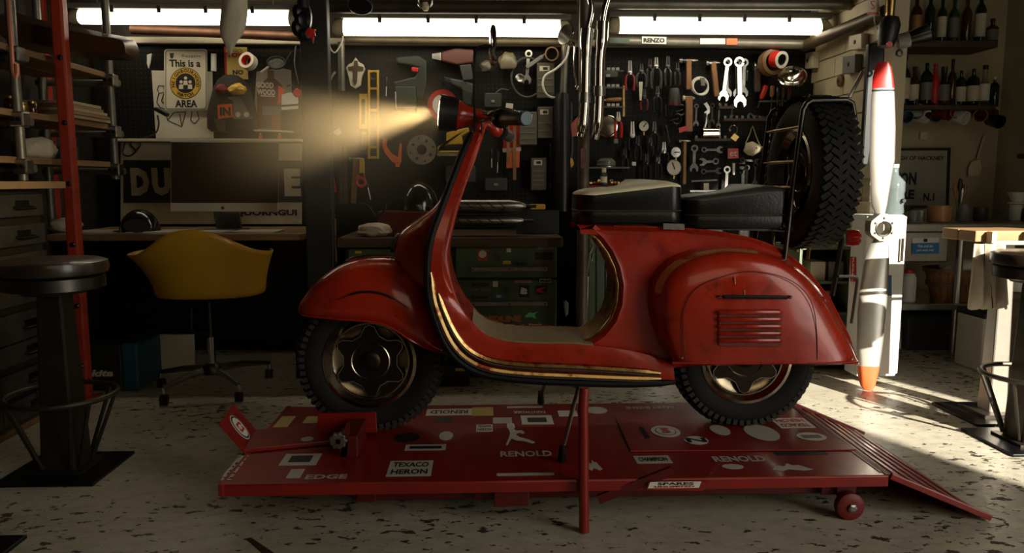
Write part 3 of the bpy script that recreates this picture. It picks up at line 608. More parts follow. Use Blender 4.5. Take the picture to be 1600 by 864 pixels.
# emblem on the flap
c = sum(flp, Vector())/4; u = (flp[3]-flp[0]).normalized(); v = (flp[1]-flp[0]).normalized(); nn = u.cross(v).normalized()
if nn.z < 0: nn = -nn
def disc(c, u, v, ru, rv, m, name, parent, lift_=.0008, n=28): return MB().prism([c + u*ru*math.cos(2*math.pi*k/n) + v*rv*math.sin(2*math.pi*k/n) + nn*.0062 for k in range(n)], nn*lift_).build(name, m, parent)
em = disc(c, u, v, .042, .036, K['white'], 'emblem', flap); disc(c+nn*.0008, u, v, .039, .033, K['ink'], 'emblem_ring', flap, .0006); disc(c+nn*.0014, u, v, .033, .028, K['white'], 'emblem_disc', flap, .0006)
for k in (-1, 1): MB().prism([c+nn*.0085+u*a*.011*k+v*b_*.011 for a, b_ in ((.2,-1.5),(1.3,-1.5),(1.3,1.5),(.2,1.5),(.2,.8),(.7,.8),(.7,-.8),(.2,-.8))], nn*.0006).build('emblem_mark', K['red'], flap)
MB().prism([GR(x, y, ZD+.001) for x, y in ((381,708),(400,677),(545,665),(545,692))], (0, 0, .012)).build('front_channel', LR, lift, bevel=.002)
# wheel chock: upright plates, clamp knob
ck = GR(590, 672, ZD)
MB().plate([(497,645),(588,643),(590,675),(497,677)], YC-.085, .006).build('chock_plate', LR, lift, bevel=.002)
MB().plate([(497,645),(588,643),(590,675),(497,677)], YC+.085, .006).build('chock_plate', LR, lift, bevel=.002)
MB().prism([AT(540, 661, 2.02), AT(546, 661, 2.02), AT(540, 735, 2.02), AT(528, 735, 2.02)], (0, .02, 0)).build('chock_bracket', LRD, lift)
MB().box((AT(546, 700, 2.08).x+.008, 2.1, ZD+.03), (.05, .16, .06)).build('chock_block', LRD, lift, bevel=.003)
kb = AT(528, 690, 1.98); n = 9
pts = [kb + Vector((math.cos(2*math.pi*k/(n*4))*(.022+.0025*math.cos(2*math.pi*k/4)), 0, math.sin(2*math.pi*k/(n*4))*(.022+.0025*math.cos(2*math.pi*k/4)))) for k in range(n*4)]
kn = MB().prism(pts, (0, .016, 0)).build('clamp_knob', K['steel'], lift, bevel=.002); MB().cyl(kb, kb+Vector((0, .1, 0)), .007, n=10).build('clamp_screw', K['steel'], kn)
# ramp
r0, r1 = Vector((DXR+.004, DF, ZD-.008)), Vector((DXR+.004, DB, ZD-.008)); tipf = GR(1521, 797, 0.004); tipx = GR(1521, 797, 0).x
d = Vector((tipx-r0.x, 0, -(ZD-.012)))
rp = MB().prism([r0, r1, r1+d, r0+d], (0, 0, .005)).build('ramp', LR, lift)
for p in (r0, r1): MB().bar(p+Vector((0,0,.006)), p+d+Vector((0,0,.006)), .010, .016).build('ramp_rail', LR, rp, bevel=.002)
for k in range(1, 6): MB().bar(r0+d*(k/6)+Vector((0,.02,.007)), r1+d*(k/6)+Vector((0,-.02,.007)), .008, .004).build('ramp_tread', LR, rp)
MB().bar(r0+Vector((-.006,0,.006)), r1+Vector((-.006,0,.006)), .012, .008).build('hinge', LRD, rp)
MB().prism([GR(x, y, ZD+.0005) for x, y in ((1253,648),(1262,645),(1385,736),(1374,738))], (0, 0, .0012)).build('edge_strip', mat('worn_edge', (.45,.25,.2), .4, .4, var=.4), lift)
# upright jack lever in front of the deck, pedal
lv_ = MB().tube([AT(913, 606, DF-.02), AT(911, 640, DF-.02), AT(912, 690, DF-.02), Vector((AT(913, 790, DF-.02).x, DF-.02, .002))], [.012, .013, .013, .013], 12).build('jack_lever', LR, lift, True)
MB().bar(AT(935, 780, DF+.01), AT(1050, 735, DF-.01), .012, .022).build('pedal_arm', LRD, lift); 
MB().plate([(1012,754),(1096,752),(1108,752),(1098,766),(1010,765)], DF-.012, .003).build('makers_plate', LR, lift)
ptext('SPARES', 1056, 755.5, DF-.0165, 5, K['ink'], lift, 60, bold=.03); 
MB().plate([(1016,753),(1096,752),(1092,762),(1012,763)], DF-.0155, .0006).build('sticker', K['white'], lift); ptext('UNLIMITED', 1054, 760, DF-.0175, 3.5, K['red'], lift, 66, bold=.03)
MB().box((AT(800, 770, DF).x, DF+.05, .07), (.09, .05, .04)).build('hydraulic_block', LRD, lift, bevel=.003)
# stickers on the deck: centre x, y, width, height in picture points, colour, text, text colour, upside-down, height above deck
SW, SB, SR, SY = K['white'], K['ink'], K['red'], mat('sticker_yellow', (.55,.42,.10), .5)
PALE = mat('sticker_pale', (.5,.48,.42), .5)
STK = [(821,741,90,4,PALE,None,None,0),(839,656,30,7,SB,None,None,0),(470,717,34,10,SB,None,None,0),(1268,682,30,5,K['grey'],None,None,0),(665,699,50,4,SB,None,None,0),(820,636,56,3,PALE,None,None,0),(702,644,72,10,SW,'RENOLD',SB,1),(754,643,34,13,SY,None,None,0),(757,669,26,11,SW,'TEXACO\nHERON',SB,0),(839,656,50,14,SW,None,None,0),(785,657,30,9,PALE,None,None,0),(693,656,30,8,SB,None,None,0),
 (665,699,64,9,PALE,None,None,0),(641,732,70,24,PALE,'TEXACO\nHERON',SB,0),(636,684,42,15,SB,None,None,2),(697,681,22,14,PALE,None,None,2),(887,646,30,9,SW,None,None,0),(932,641,34,11,PALE,None,None,2),
 (1020,718,56,12,PALE,'CHAMPION',SB,0),(1040,674,46,18,SW,None,None,3),(1088,688,38,13,SW,'N',SB,2),(1125,672,30,16,PALE,None,None,2),(1190,676,52,26,PALE,None,None,2),(1238,661,56,16,SW,'TEXACO\nHERON',SR,1),(1268,682,46,13,SW,None,None,2),
 (1145,729,34,8,PALE,None,None,2),(1235,730,64,12,PALE,None,None,4),(1250,708,84,6,SB,None,None,0),(470,718,58,18,PALE,None,None,0),(441,659,30,17,SY,None,None,0),(487,656,22,11,SY,None,None,0),(480,686,20,7,PALE,None,None,2),(462,740,22,14,PALE,None,None,0),(928,727,22,18,PALE,None,None,4)]
for qi, (x, y, w, h, bg, tx, tc, fl_) in enumerate(STK):
    z = ZD+.0055 if (955 < x < 1330 and 655 < y < 704) else (ZD+.0135 if (380 < x < 545 and 668 < y < 700) else ZD+.0004)
    z += .0007 if qi < 6 else 0
    a, b, c_, d_ = GR(x-w/2, y+h/2, z), GR(x+w/2, y+h/2, z), GR(x+w/2*.97, y-h/2, z), GR(x-w/2*.97, y-h/2, z)
    cc = (a+b+c_+d_)/4; u = Vector((1,0,0)); v = Vector((0,1,0)); ru, rv = (b-a).length/2, (d_.y-a.y)/2
    if fl_ in (2, 3): pts = [cc + u*ru*math.cos(2*math.pi*k/20) + v*rv*math.sin(2*math.pi*k/20) for k in range(20)]
    elif fl_ == 4: pts = [cc + u*ru*(-1+2*k/8) + v*rv*q for k, q in zip(range(9), (-.6,.1,.5,.2,1,.4,.6,-.1,-.7))] + [cc + u*ru*(.5) - v*rv*.9, cc - u*ru*.2 - v*rv*.5, cc - u*ru*.6 - v*rv]
    else: pts = [cc-u*ru-v*rv, cc+u*ru-v*rv, cc+u*ru+v*rv, cc-u*ru+v*rv]
    st = MB().prism(pts, (0, 0, .0005)).build('sticker', bg, lift)
    if tx:
        sg = -1 if fl_ == 1 else 1; ln = tx.split('\n')
        for i, s_ in enumerate(ln):
            oo = cc + v*sg*(rv*.46*(1-2*i) if len(ln) == 2 else 0); text(s_, oo+Vector((0,0,.0008)), u*sg, v*sg, rv*(.62 if len(ln) == 2 else 1.1), tc, lift, 'sticker_lettering', ru*1.65, bold=.03, out=.0004)
    if fl_ == 3:
        MB().prism([cc + u*ru*.72*math.cos(2*math.pi*k/20) + v*rv*.72*math.sin(2*math.pi*k/20)+Vector((0,0,.0006)) for k in range(20)], (0,0,.0004)).build('sticker_disc', K['ink'], lift)
        MB().prism([cc + u*ru*.66*math.cos(2*math.pi*k/20) + v*rv*.66*math.sin(2*math.pi*k/20)+Vector((0,0,.0011)) for k in range(20)], (0,0,.0004)).build('sticker_disc', K['white'], lift)
        text('S', cc+Vector((0,0,.0017)), u, v, rv*.9, SR, lift, 'sticker_lettering', ru*.6, bold=.06)
for (s_, x, y, wpx, hpx, m, sg) in (('BARRY SHEENE', 1015, 637, 78, 4, SW, -1), ('RENOLD', 822, 709, 84, 9, PALE, 1), ('RENOLD', 1155, 717, 86, 9, PALE, 1), ('PAINTWORK', 827, 644, 52, 4, SW, -1), ('EDGE', 510, 745, 66, 7, PALE, 1)):
    z = ZD+.0005; p = GR(x, y, z); text(s_, p, (sg,0,0), (0,sg,0), (GR(x, y-hpx/2, z)-GR(x, y+hpx/2, z)).y, m, lift, 'deck_lettering', PX(wpx, p.y), bold=.03)
# running figure transfer
fig = [(792,662),(797,660),(803,662),(805,667),(803,671),(808,673),(815,672),(820,676),(817,678),(811,676),(806,679),(812,683),(824,686),(836,691),(832,693),(818,689),(806,688),(799,685),(796,690),(793,696),(790,695),(795,684),(797,676),(795,671),(792,668)]
MB().prism([GR(x, y, ZD+.0004) for x, y in fig], (0, 0, .0005)).build('figure_transfer', SW, lift)
# lettering strip on the left end
e0, e1 = GR(352, 748, ZD), GR(384, 709, ZD)
q = [(346,751),(358,751),(390,709),(379,709)]; MB().prism([GR(x, y, ZD+.0004) for x, y in q], (0, 0, .0005)).build('end_sticker', K['ink'], lift)
dd = (GR(384, 709, ZD)-GR(352, 751, ZD)); text('MICHELIN', GR(367, 731, ZD)+Vector((0,0,.0012)), -dd, (dd.y, -dd.x, 0) if False else (-dd.cross(Vector((0,0,1)))).normalized()*-1 if False else Vector((0,0,1)).cross(-dd), .028, SW, lift, 'sticker_lettering', dd.length*.9, bold=.04)
# ================================================================ strip lights and pipes under the mezzanine
TUBE = mat('lit_diffuser', (.9,.9,.88), .4, emit=(1, .88, .66), estr=12.0)
def strip_light(x0, x1, y0, y1, Y, label, d=.07):
    a, b = AT(x0, (y0+y1)/2, Y), AT(x1, (y0+y1)/2, Y); h = PX(y1-y0, Y); z = (a.z+b.z)/2; cx = (a.x+b.x)/2; L_ = b.x-a.x
    t = thing('strip_light', label, 'light', (cx, Y, z), 'strip lights under the mezzanine')
    cap = .05
    MB().loft([[Vector((x, Y+math.cos(R(q))*d/2, z-.2*h+math.sin(R(q))*h*(.35 if math.sin(R(q)) < 0 else .7))) for q in range(0, 360, 30)] for x in (a.x+cap, b.x-cap)]).build('diffuser', TUBE, t, 60)
    MB().box((cx, Y+.01, z+h*.72), (L_, d*1.0, h*.42)).build('housing', K['grey'], t, bevel=.004)
    for s, x in ((1, a.x+cap), (-1, b.x-cap)):
        MB().loft([[Vector((xx, Y+math.cos(R(q))*d/2*f, z-.2*h+math.sin(R(q))*h*(.35 if math.sin(R(q)) < 0 else .7)*f)) for q in range(0, 360, 30)] for xx, f in ((x+s*.002, 1.04), (x-s*.03, 1.02), (x-s*cap, .6))]).build('end_cap', K['cream'], t, 60)
    for k in (.12, .88): MB().cyl((a.x+L_*k, Y+.01, z+h*.8), (a.x+L_*k, Y+.01, 1.768), .005, n=8).build('hanger', K['steel'], t)
    for k in range(1, 5): MB().box((a.x+L_*k/5, Y-d/2-.002, z+h*.45), (.016, .008, h*.5)).build('clip', K['dgrey'], t)
strip_light(108, 470, 17, 37, 3.78, 'strip light behind the hanging white bag, at the red post end')
strip_light(520, 892, 32, 55, 3.74, 'strip light in the middle of the row, above the scooter handlebar mirror')
strip_light(950, 1297, 30, 52, 3.74, 'strip light above the hanging spanners beside the cream block pier')
def pipe(label, pts, Y, r, m, **kw): return wire('pipe', pts, Y, r, m, sm=1, n=12, label=label, cat='pipe', **kw)
RUST = mat('rusty_pipe', (.13, .055, .025), .5, .4, var=.5, scale=12); GALV = mat('galvanised', (.20, .185, .15), .42, .6, var=.4, scale=9)
pipe('rust brown pipe running behind the white bag and first strip light', [(205,46),(480,58)], 3.86, .022, RUST)
pipe('thin brown conduit under the middle strip light', [(540,62),(905,66)], 3.90, .016, mat('conduit', (.12,.095,.05), .5, .3, var=.3))
gp_ = pipe('grey pipe with a RENZO sticker above the pliers', [(938,64),(1262,70)], 3.88, .024, GALV)
MB().plate([(1003,57),(1041,58),(1041,69),(1003,68)], 3.853, .002).build('sticker', K['white'], gp_); ptext('RENZO', 1022, 63, 3.850, 7, K['ink'], gp_, 33, bold=.06)
MB().plate([(953,59),(984,60),(982,68),(951,67)], 3.853, .002).build('sticker', K['green'], gp_); MB().plate([(1135,60),(1152,60),(1152,70),(1135,70)], 3.853, .002).build('sticker', K['orange'], gp_); MB().plate([(1094,60),(1133,60),(1133,69),(1094,69)], 3.853, .002).build('sticker', K['white'], gp_)
pipe('pale pipe along the top edge above the right strip light', [(905,6),(1390,8)], 3.60, .024, GALV)
pipe('scaffold pipe running forward along the top of the cream block pier', [(1256,72,3.9),(1384,18,3.25)], 0, .028, mat('brown_pipe', (.10,.075,.04), .5, .4, var=.4))
pipe('dark beam pipe across the top edge over the middle strip light', [(480,10),(900,12)], 3.62, .03, mat('dark_pipe', (.05,.038,.02), .55, .3, var=.4))
pipe('short grey down pipe beside the cross ornament', [(533,66),(534,142)], 3.88, .017, GALV)
pipe('grey down pipe beside the white looped cable', [(883,60),(880,150)], 3.88, .018, GALV)
# clamps, bulbs on the ceiling
MB().lathe([(.055,0),(.055,.012),(.05,.016)], AT(563, 6, 3.5), (0,-.6,-1), 24).build('badge', K['black'], label='black oval enamel badge hung at the top edge', cat='badge')
o = thing('pipe_clamp', 'small pale pipe clamp hanging over the middle strip light', 'clamp', AT(664, 10, 3.5)); MB().lathe([(.012,0),(.018,.02),(.01,.035)], AT(664,4,3.5), (.1,0,-1), 12).build('clamp_body', K['cream'], o, True); MB().ring(AT(664,2,3.5), (0,1,0), .03, .006).build('clamp_band', K['steel'], o, True)
o = thing('wall_sticker_plate', 'red and white sticker plate hung from the pale top pipe', 'sticker', AT(1364, 10, 3.25)); MB().plate([(1356,-4),(1374,-4),(1373,23),(1355,22)], 3.25, .002).build('card', K['paper'], o); MB().plate([(1356,19),(1373,20),(1373,23),(1356,22)], 3.247, .001).build('card_band', K['red'], o); ptext('S', 1364, 8, 3.246, 13, K['red'], o)
wire('cord', [(1366,24),(1368,40),(1378,52),(1384,52)], 3.25, .002, K['white'], label='thin white cord trailing from the sticker plate', cat='cord')
# hanging white bag
bag = []
for (y, l, r, d) in ((-14,352,378,.03),(0,347,384,.05),(20,345,384,.055),(40,343,382,.05),(55,344,377,.04),(65,349,369,.03),(75,354,365,.02),(86,357,361,.008)):
    a, b = AT(l, y, 3.3), AT(r, y, 3.3); c = (a+b)/2; hw = (b.x-a.x)/2
    bag.append([c+Vector((hw*math.cos(t)*(1+.10*math.sin(5*t)), d*math.sin(t)*(1+.15*math.sin(4*t+y)), .004*math.sin(3*t))) for t in [2*math.pi*k/24 for k in range(24)]])
MB().loft(bag).build('cloth_bag', mat('white_cloth', (.55,.49,.36), .8, var=.2, scale=20, bump=.5, bscale=30), None, 70, label='twisted white cloth bag hanging in front of the left strip light', cat='bag')
# big brown curved panel at top left
br = mat('brown_panel', (.07,.03,.013), .4, .1, var=.3, scale=3)
secs = []
for (x, yt, yb) in ((20,18,70),(60,30,82),(95,38,88),(130,44,91),(165,52,94),(195,57,95),(208,62,95),(212,72,92)):
    a, b = AT(x, yt, 3.3), AT(x, yb, 3.3)
    secs.append([a, a+Vector((0,-.10,-.25*(a.z-b.z))), b+Vector((0,-.09,.2*(a.z-b.z))), b, b+Vector((0,.03,.01)), a+Vector((0,.03,-.01))])
MB().loft(secs).build('surfboard', br, None, 60, label='long brown curved board slung under the ceiling beside the red post', cat='board')
# ================================================================ red posts and scaffold shelving at far left
POST = mat('red_post_paint', (.36,.035,.012), .42, var=.55, scale=16, col2=(.16,.02,.01), thr=(.5,.75))
pt = GR(134, 622); rp_ = thing('red_post', 'tall red painted steel post with bolt holes beside the stool', 'post', pt)
MB().box((pt.x, pt.y, .87), (.046, .046, 1.74)).build('post_tube', POST, rp_, bevel=.008)
MB().box((pt.x, pt.y, .004), (.09,.09,.008)).build('post_foot', POST, rp_)
for py in (90, 192, 287, 382, 478, 572):
    p = AT(113+(py-90)*.043, py, pt.y-.023); MB().lathe([(.010,0),(.010,.008),(.006,.012)], (pt.x+.006, pt.y-.022, p.z), (0,-1,0), 8).build('bolt', K['dsteel'], rp_)
pt2 = AT(87, 340, 3.75); MB().box((pt2.x, 3.75, .87), (.04,.04,1.74)).build('red_post', POST, label='shorter-looking dark red post standing behind the drawer cabinet', cat='post', bevel=.006)
XS = -1.68
sh = thing('scaffold_shelves', 'grey scaffold tube shelving with plank shelves at the left wall', 'shelving', (-1.75, 2.8, 0))
y1 = AX(30, 200, XS).y; y2 = AX(176, 200, XS).y
for y in (y1, y2):
    for x in (XS, -1.98): MB().cyl((x, y, (0 if y == y2 else .876) if x < -1.9 else (.876 if y == y1 else AX(183, 280, XS).z)), (x, y, 1.76), .017, n=14).build('scaffold_tube', GALV, sh, True)
zsh = [AX(161, 192, XS).z, AX(161, 252, XS).z]
sb = mat('shelf_board', (.30,.17,.07), .6, var=.4, scale=5, stretch=(8,1,8))
for z in zsh + [1.36]:
    for k in range(2): MB().box((XS-.085-.162*k, (2.05+y2)/2, z-.012), (.152, y2-2.05-.04, .024)).build('shelf_plank', sb, sh, bevel=.002)
    for y in (y1, y2):
        MB().cyl((XS+.03, y+.03, z-.042), (-2.02, y+.03, z-.042), .015, n=12).build('cross_tube', GALV, sh, True)
        c = MB().box((XS+.005, y-.002, z-.035), (.052,.05,.055)).build('clamp', K['steel'], sh, bevel=.006)
        for s in (-1, 1): MB().lathe([(.008,0),(.008,.008)], (XS+.005+s*.012, y-.027, z-.035), (0,-1,0), 6).build('clamp_bolt', K['dsteel'], c)
wire('rope', [(13,-5,2.4),(15,30,2.4),(18,70,2.4),(20,105,2.4),(24,120,2.4),(27,112,2.4),(26,100,2.4)], 0, .006, mat('pink_rope', (.35,.12,.07), .7), label='reddish rope hanging beside the scaffold tube', cat='rope')
# things on the shelves
def lump(name, c, sx, sy, sz, m, label, cat, seed=1, **kw):
    rnd = random.Random(seed); bm = bmesh.new(); bmesh.ops.create_icosphere(bm, subdivisions=3, radius=1)
    from mathutils import noise
    mb = MB(); vs = []
    for v in bm.verts:
        n = noise.noise(v.co*1.7+Vector((seed,0,0)))*.25 + noise.noise(v.co*4+Vector((0,seed,0)))*.12
        p = v.co*(1+n); vs.append(Vector(c)+Vector((p.x*sx, p.y*sy, max(p.z, -.8)*sz + sz*.8)))
    mb.add(vs, [tuple(q.index for q in f.verts) for f in bm.faces]); bm.free()
    return mb.build(name, m, None, True, label=label, cat=cat, **kw)
ragw = mat('rag_white', (.60,.52,.36), .85, var=.25, scale=30, bump=.6, bscale=40)
p = AX(58, 215, XS-.06); lump('cloth_bundle', (p.x, p.y, zsh[1]), .06, .09, .045, ragw, 'crumpled cream cloth bundle on the lower scaffold shelf', 'cloth', 3)
lump('cloth_bundle', (XS-.1, y1-.10, zsh[1]), .06, .08, .045, ragw, 'pale cloth bundle left of the scaffold tube on the lower shelf', 'cloth', 5)
for i, (yy, w, h, m, lb) in enumerate(((y1+.42,.13,.05,K['green'],'low green case at the far end of the lower scaffold shelf'),(y1+.26,.09,.07,K['dwood'],'dark brown box beside the cloth bundle on the lower shelf'),(y1-.22,.08,.06,K['dwood'],'small dark box at the near end of the lower shelf'))):
    o = thing('storage_box', lb, 'box', (XS-.10, yy, zsh[1])); MB().box((XS-.10, yy, zsh[1]+h/2), (.12, w, h)).build('box_body', m, o, bevel=.004); MB().box((XS-.10, yy, zsh[1]+h), (.126, w+.006, .012)).build('box_lid', m, o, bevel=.003)
for k in range(5):
    MB().box((XS-.07+.004*(k%2), y2-.22-.012*k, zsh[0]+.007+k*.0135), (.17+.01*(k%3), .34-.02*k, .012)).build('board_offcut', sb if k % 2 else mat('pale_board', (.42,.32,.19), .7, var=.2), label=('thin board %s of the stack on the upper scaffold shelf' % ('at the bottom','second from the bottom','third up in the middle','fourth up','at the top')[k]), cat='board', group='boards stacked on the scaffold shelf')
for k, (yy, r, h) in enumerate(((y1+.06,.02,.05),(y1+.13,.024,.035),(y1+.20,.018,.045),(y1-.10,.024,.06),(y1-.17,.02,.05))):
    o = thing('jar', ('small amber jar just past the scaffold tube on the upper shelf','squat glass jar on the upper scaffold shelf','slim jar nearest the stacked boards','tall jar left of the scaffold tube on the upper shelf','small jar at the near end of the upper shelf')[k], 'jar', (XS-.06, yy, zsh[0]), 'jars on the scaffold shelf')
    MB().lathe([(r*.9,0),(r,.004),(r,h*.8),(r*.8,h*.9)], (XS-.06,yy,zsh[0]), n=16).build('jar_glass', K['glassb'] if k % 2 == 0 else K['brass'], o, True); MB().lathe([(r*.85,h*.9),(r*.85,h*1.08),(r*.6,h*1.1)], (XS-.06,yy,zsh[0]), n=16).build('jar_lid', K['brass'], o, True)
lump('tarpaulin', (XS-.17, 2.6, 1.365), .15, .25, .07, K['dgrey'], 'dark folded tarpaulin on the top scaffold shelf', 'tarpaulin', 8)
# ================================================================ drawer cabinet
XF = -1.63
dm = mat('drawer_metal', (.085,.08,.06), .42, .5, var=.5, scale=12, col2=(.04,.035,.025))
dc = thing('drawer_cabinet', 'old grey metal drawer cabinet with label-holder pulls at the left edge', 'cabinet', (-1.84, 2.55, 0))
yfar = AX(66, 360, XF).y+.03
MB().box(((XF-2.03)/2-.01, (2.0+yfar)/2, .43), (2.03+XF-.02, yfar-2.0, .83)).build('cabinet_body', mat('cabinet_dark', (.03,.024,.016), .55, .3, var=.3), dc)
MB().box(((XF-2.03)/2+.03, (2.0+yfar)/2+.02, .86), (2.03+XF+.05, yfar-2.0+.06, .026)).build('cabinet_top', mat('cabinet_top_wood', (.34,.21,.09), .6, var=.3, scale=4), dc, bevel=.002)
MB().box((XF-.02, (2.0+yfar)/2, .012), (.06, yfar-2.0+.05, .024)).build('plinth', K['wood'], dc)
for r_, (t_, b_, fx) in enumerate(((303,336,62),(348,379,65),(390,418,70),(428,464,74),(474,515,79),(518,548,78),(556,588,86),(597,628,86))):
    zt, zb_ = AX(fx, t_, XF).z, AX(fx, b_, XF).z
    for j in range(2):
        ya, yb_ = yfar-.03-.33*(j+1)+.006, yfar-.03-.33*j
        d_ = MB().box((XF+.004, (ya+yb_)/2, (zt+zb_)/2), (.014, yb_-ya, zt-zb_)).build('drawer', dm, dc, bevel=.002)
        zc_, yc_ = (zt+zb_)/2-.005, (ya+yb_)/2+.03
        MB().tube([(XF+.010, yc_-.05, zc_), (XF+.028, yc_-.048, zc_-.004), (XF+.03, yc_+.048, zc_-.004), (XF+.010, yc_+.05, zc_)], .005, 8).build('pull', K['dsteel'], d_, True)
        MB().box((XF+.0115, yc_, zc_+.012), (.003, .08, .022)).build('label_holder', K['dsteel'], d_)
# ================================================================ bar stools
STP = mat('stool_steel', (.055,.046,.034), .42, .7, var=.4, scale=8); LEA = mat('stool_leather', (.022,.014,.008), .36, coat=.3, bump=.3, bscale=80)
def stool(cx, cy, label, rz=0, hz=.645):
    t = thing('bar_stool', label, 'stool', (cx, cy, 0), 'bar stools on square base plates'); c = Vector((cx, cy, 0))
    MB().box((cx, cy, .005), (.285, .27, .010)).build('base_plate', K['blackm'], t, bevel=.002)
    ps = MB(); h0, h1 = .052, .036
    ps.loft([[c+Vector((sx*h, sy*h, z)) for sx, sy in ((-1,-1),(1,-1),(1,1),(-1,1))] for z, h in ((.010, h0), (hz-.10, h1))]); pst = ps.build('post', STP, t, bevel=.006)
    MB().box((cx, cy, .014), (.15,.15,.008)).build('post_flange', STP, t)
    MB().ring(c+Vector((0,0,.235)), (0,0,1), .150, .0085, 40, 8).build('foot_ring', STP, t, True)
    for k in range(8):
        a = R(45*(k//2) * 2 + (10 if k % 2 else -10) + 45); MB().cyl(c+Vector((.15*math.cos(a), .15*math.sin(a), .235)), c+Vector((.07*math.cos(a), .07*math.sin(a), .025)), .006, n=8).build('ring_strut', STP, t, True)
    MB().lathe([(.085,hz-.10),(.09,hz-.09),(.06,hz-.085)], c, n=24).build('seat_bracket', STP, t, True)
    MB().lathe([(.125,hz-.088),(.138,hz-.084),(.138,hz-.05),(.132,hz-.045)], c, n=36).build('seat_rim', K['dsteel'], t, True)
    MB().lathe([(.130,hz-.047),(.146,hz-.040),(.150,hz-.024),(.146,hz-.006),(.13,hz),(.08,hz+.002),(.001,hz+.002)], c, n=36).build('seat_cushion', LEA, t, True)
    return t
q0 = GR(145, 755, .01); q1 = GR(217, 695, .01)
stool(q0.x-.1425, q0.y+.135, 'dark round-seated bar stool in front of the red post')
q0 = GR(43, 838, .005); MB().box((q0.x-.15, q0.y-.135, .005), (.3,.27,.010)).build('floor_plate', K['blackm'], label='black square steel plate in the bottom left corner of the floor', cat='plate', bevel=.002)
q0 = GR(1500, 668, .01); stool(q0.x+.145, q0.y-.135, 'dark round-seated bar stool at the right edge, cut by the picture side')
# ================================================================ desk and its things
YD = 3.36
dz = AT(300, 366, YD).z
dl, dr = AT(72, 368, YD).x, AT(472, 368, YD).x
dk = thing('desk', 'long wooden desk top behind the yellow armchair', 'desk', ((dl+dr)/2, 3.66, 0))
for k in range(4): MB().box(((dl+dr)/2, YD+.075+.15*k, dz-.014), (dr-dl, .147, .028)).build('desk_plank', mat('desk_wood', (.26,.15,.06), .5, var=.45, scale=5, stretch=(1,7,7)), dk, bevel=.002)
for x in (dl+.03, dr-.03):
    for y in (YD+.05, 3.9): MB().box((x, y, (dz-.028)/2), (.045,.045,dz-.028)).build('desk_leg', K['blackm'], dk)
MB().box(((dl+dr)/2, 3.93, dz/2), (dr-dl-.1, .02, dz-.1)).build('back_panel', K['black'], dk)
for (x, y, w, d_, rz, m, lb) in ((150,362,.24,.16,8,'paper','stack of papers left of the chair on the desk'),(210,356,.2,.14,-12,'red','red folder beside the black helmet on the desk'),(255,361,.3,.2,4,'paper','wide paper sheet behind the yellow chair back on the desk'),(395,360,.22,.15,-6,'paper','paper sheets right of the yellow chair on the desk'),(330,358,.2,.14,10,'white','white sheet centred behind the chair on the desk')):
    p = AT(x, y, 3.5); o = thing('papers', lb, 'paper', (p.x, 3.52, dz))
    for k in range(2): MB().box((p.x+.01*k, 3.52, dz+.002+.004*k), (w, d_, .003), Matrix.Rotation(R(rz+6*k), 3, 'Z')).build('sheet', K[m], o)
lump('cloth_bundle', (AT(92,352,3.5).x, 3.55, dz), .07, .06, .035, ragw, 'cream and yellow cloth at the left end of the desk', 'cloth', 71)
# computer
YM = 3.62
cp = thing('computer', 'large all-in-one computer with dark screen and pale chin on the desk', 'computer', (AT(350, 350, YM).x, YM, dz))
MB().plate([(268,221),(436,222),(435,331),(267,330)], YM+.012, .010).build('screen_body', mat('alu', (.60,.55,.44), .4, .2), cp, bevel=.003)
MB().plate([(268.5,222),(435.5,223),(434.5,317),(268,317)], YM, .002).build('screen', mat('screen_glass', (.045,.030,.018), .25), cp)
ap = AT(348, 324.5, YM+.0015); ch_ = mat('logo_grey', (.06,.05,.035), .5)
MB().prism([ap+Vector((x*.0085, 0, z*.0085)) for x, z in ((0,-.85),(.35,-1),(.75,-.6),(.95,-.1),(.6,.15),(.7,.6),(.3,.75),(0,.6),(-.35,.75),(-.8,.5),(-.9,0),(-.75,-.6),(-.35,-1))], (0,-.001,0)).build('logo', ch_, cp); MB().prism([ap+Vector((x*.0085, 0, z*.0085)) for x, z in ((.02,.8),(.35,1.0),(.4,1.35),(.1,1.15))], (0,-.001,0)).build('logo_leaf', ch_, cp)
sa = AT(350, 331, YM); MB().prism([sa+Vector((-.06,.02,.02)), sa+Vector((.06,.02,.02)), Vector((sa.x+.06, YM+.06, dz+.008)), Vector((sa.x-.06, YM+.06, dz+.008))], (0,.008,0)).build('stand_neck', K['steel'], cp)
MB().box((sa.x, YM+.03, dz+.004), (.17,.15,.008)).build('stand_foot', K['steel'], cp, bevel=.002)
# sign behind computer
YS = 3.955
sg = thing('enamel_sign', 'long cream and black letter sign DU..E leaning on the wall behind the computer', 'sign', (AT(330, 340, YS).x, YS, dz))
MB().plate([(190,222),(472,224),(472,350),(190,350)], YS, .012).build('sign_board', mat('sign_cream', (.50,.42,.27), .6, var=.3, scale=6), sg, bevel=.002)
MB().plate([(193,250),(472,251),(472,316),(193,317)], YS-.0125, .002).build('sign_band', mat('sign_black', (.022,.017,.011), .5), sg)
ptext('D', 219, 284, YS-.0152, 42, MATS['sign_cream'], sg, 28, bold=.07); ptext('U', 252, 284, YS-.0152, 42, MATS['sign_cream'], sg, 28, bold=.07); ptext('E', 457, 285, YS-.0152, 42, MATS['sign_cream'], sg, 25, bold=.07)
ptext('QUORNGUI', 415, 333, YS-.0132, 11, K['ink'], sg, 96, bold=.05)
sl_ = AT(330, 219, 3.96); MB().box((AT(330,219,3.93).x, 3.93, AT(330,219,3.93).z-.002), (PX(278,3.93), .10, .014)).build('wall_shelf', K['cream'], label='thin cream wall ledge above the computer', cat='shelf', bevel=.002)
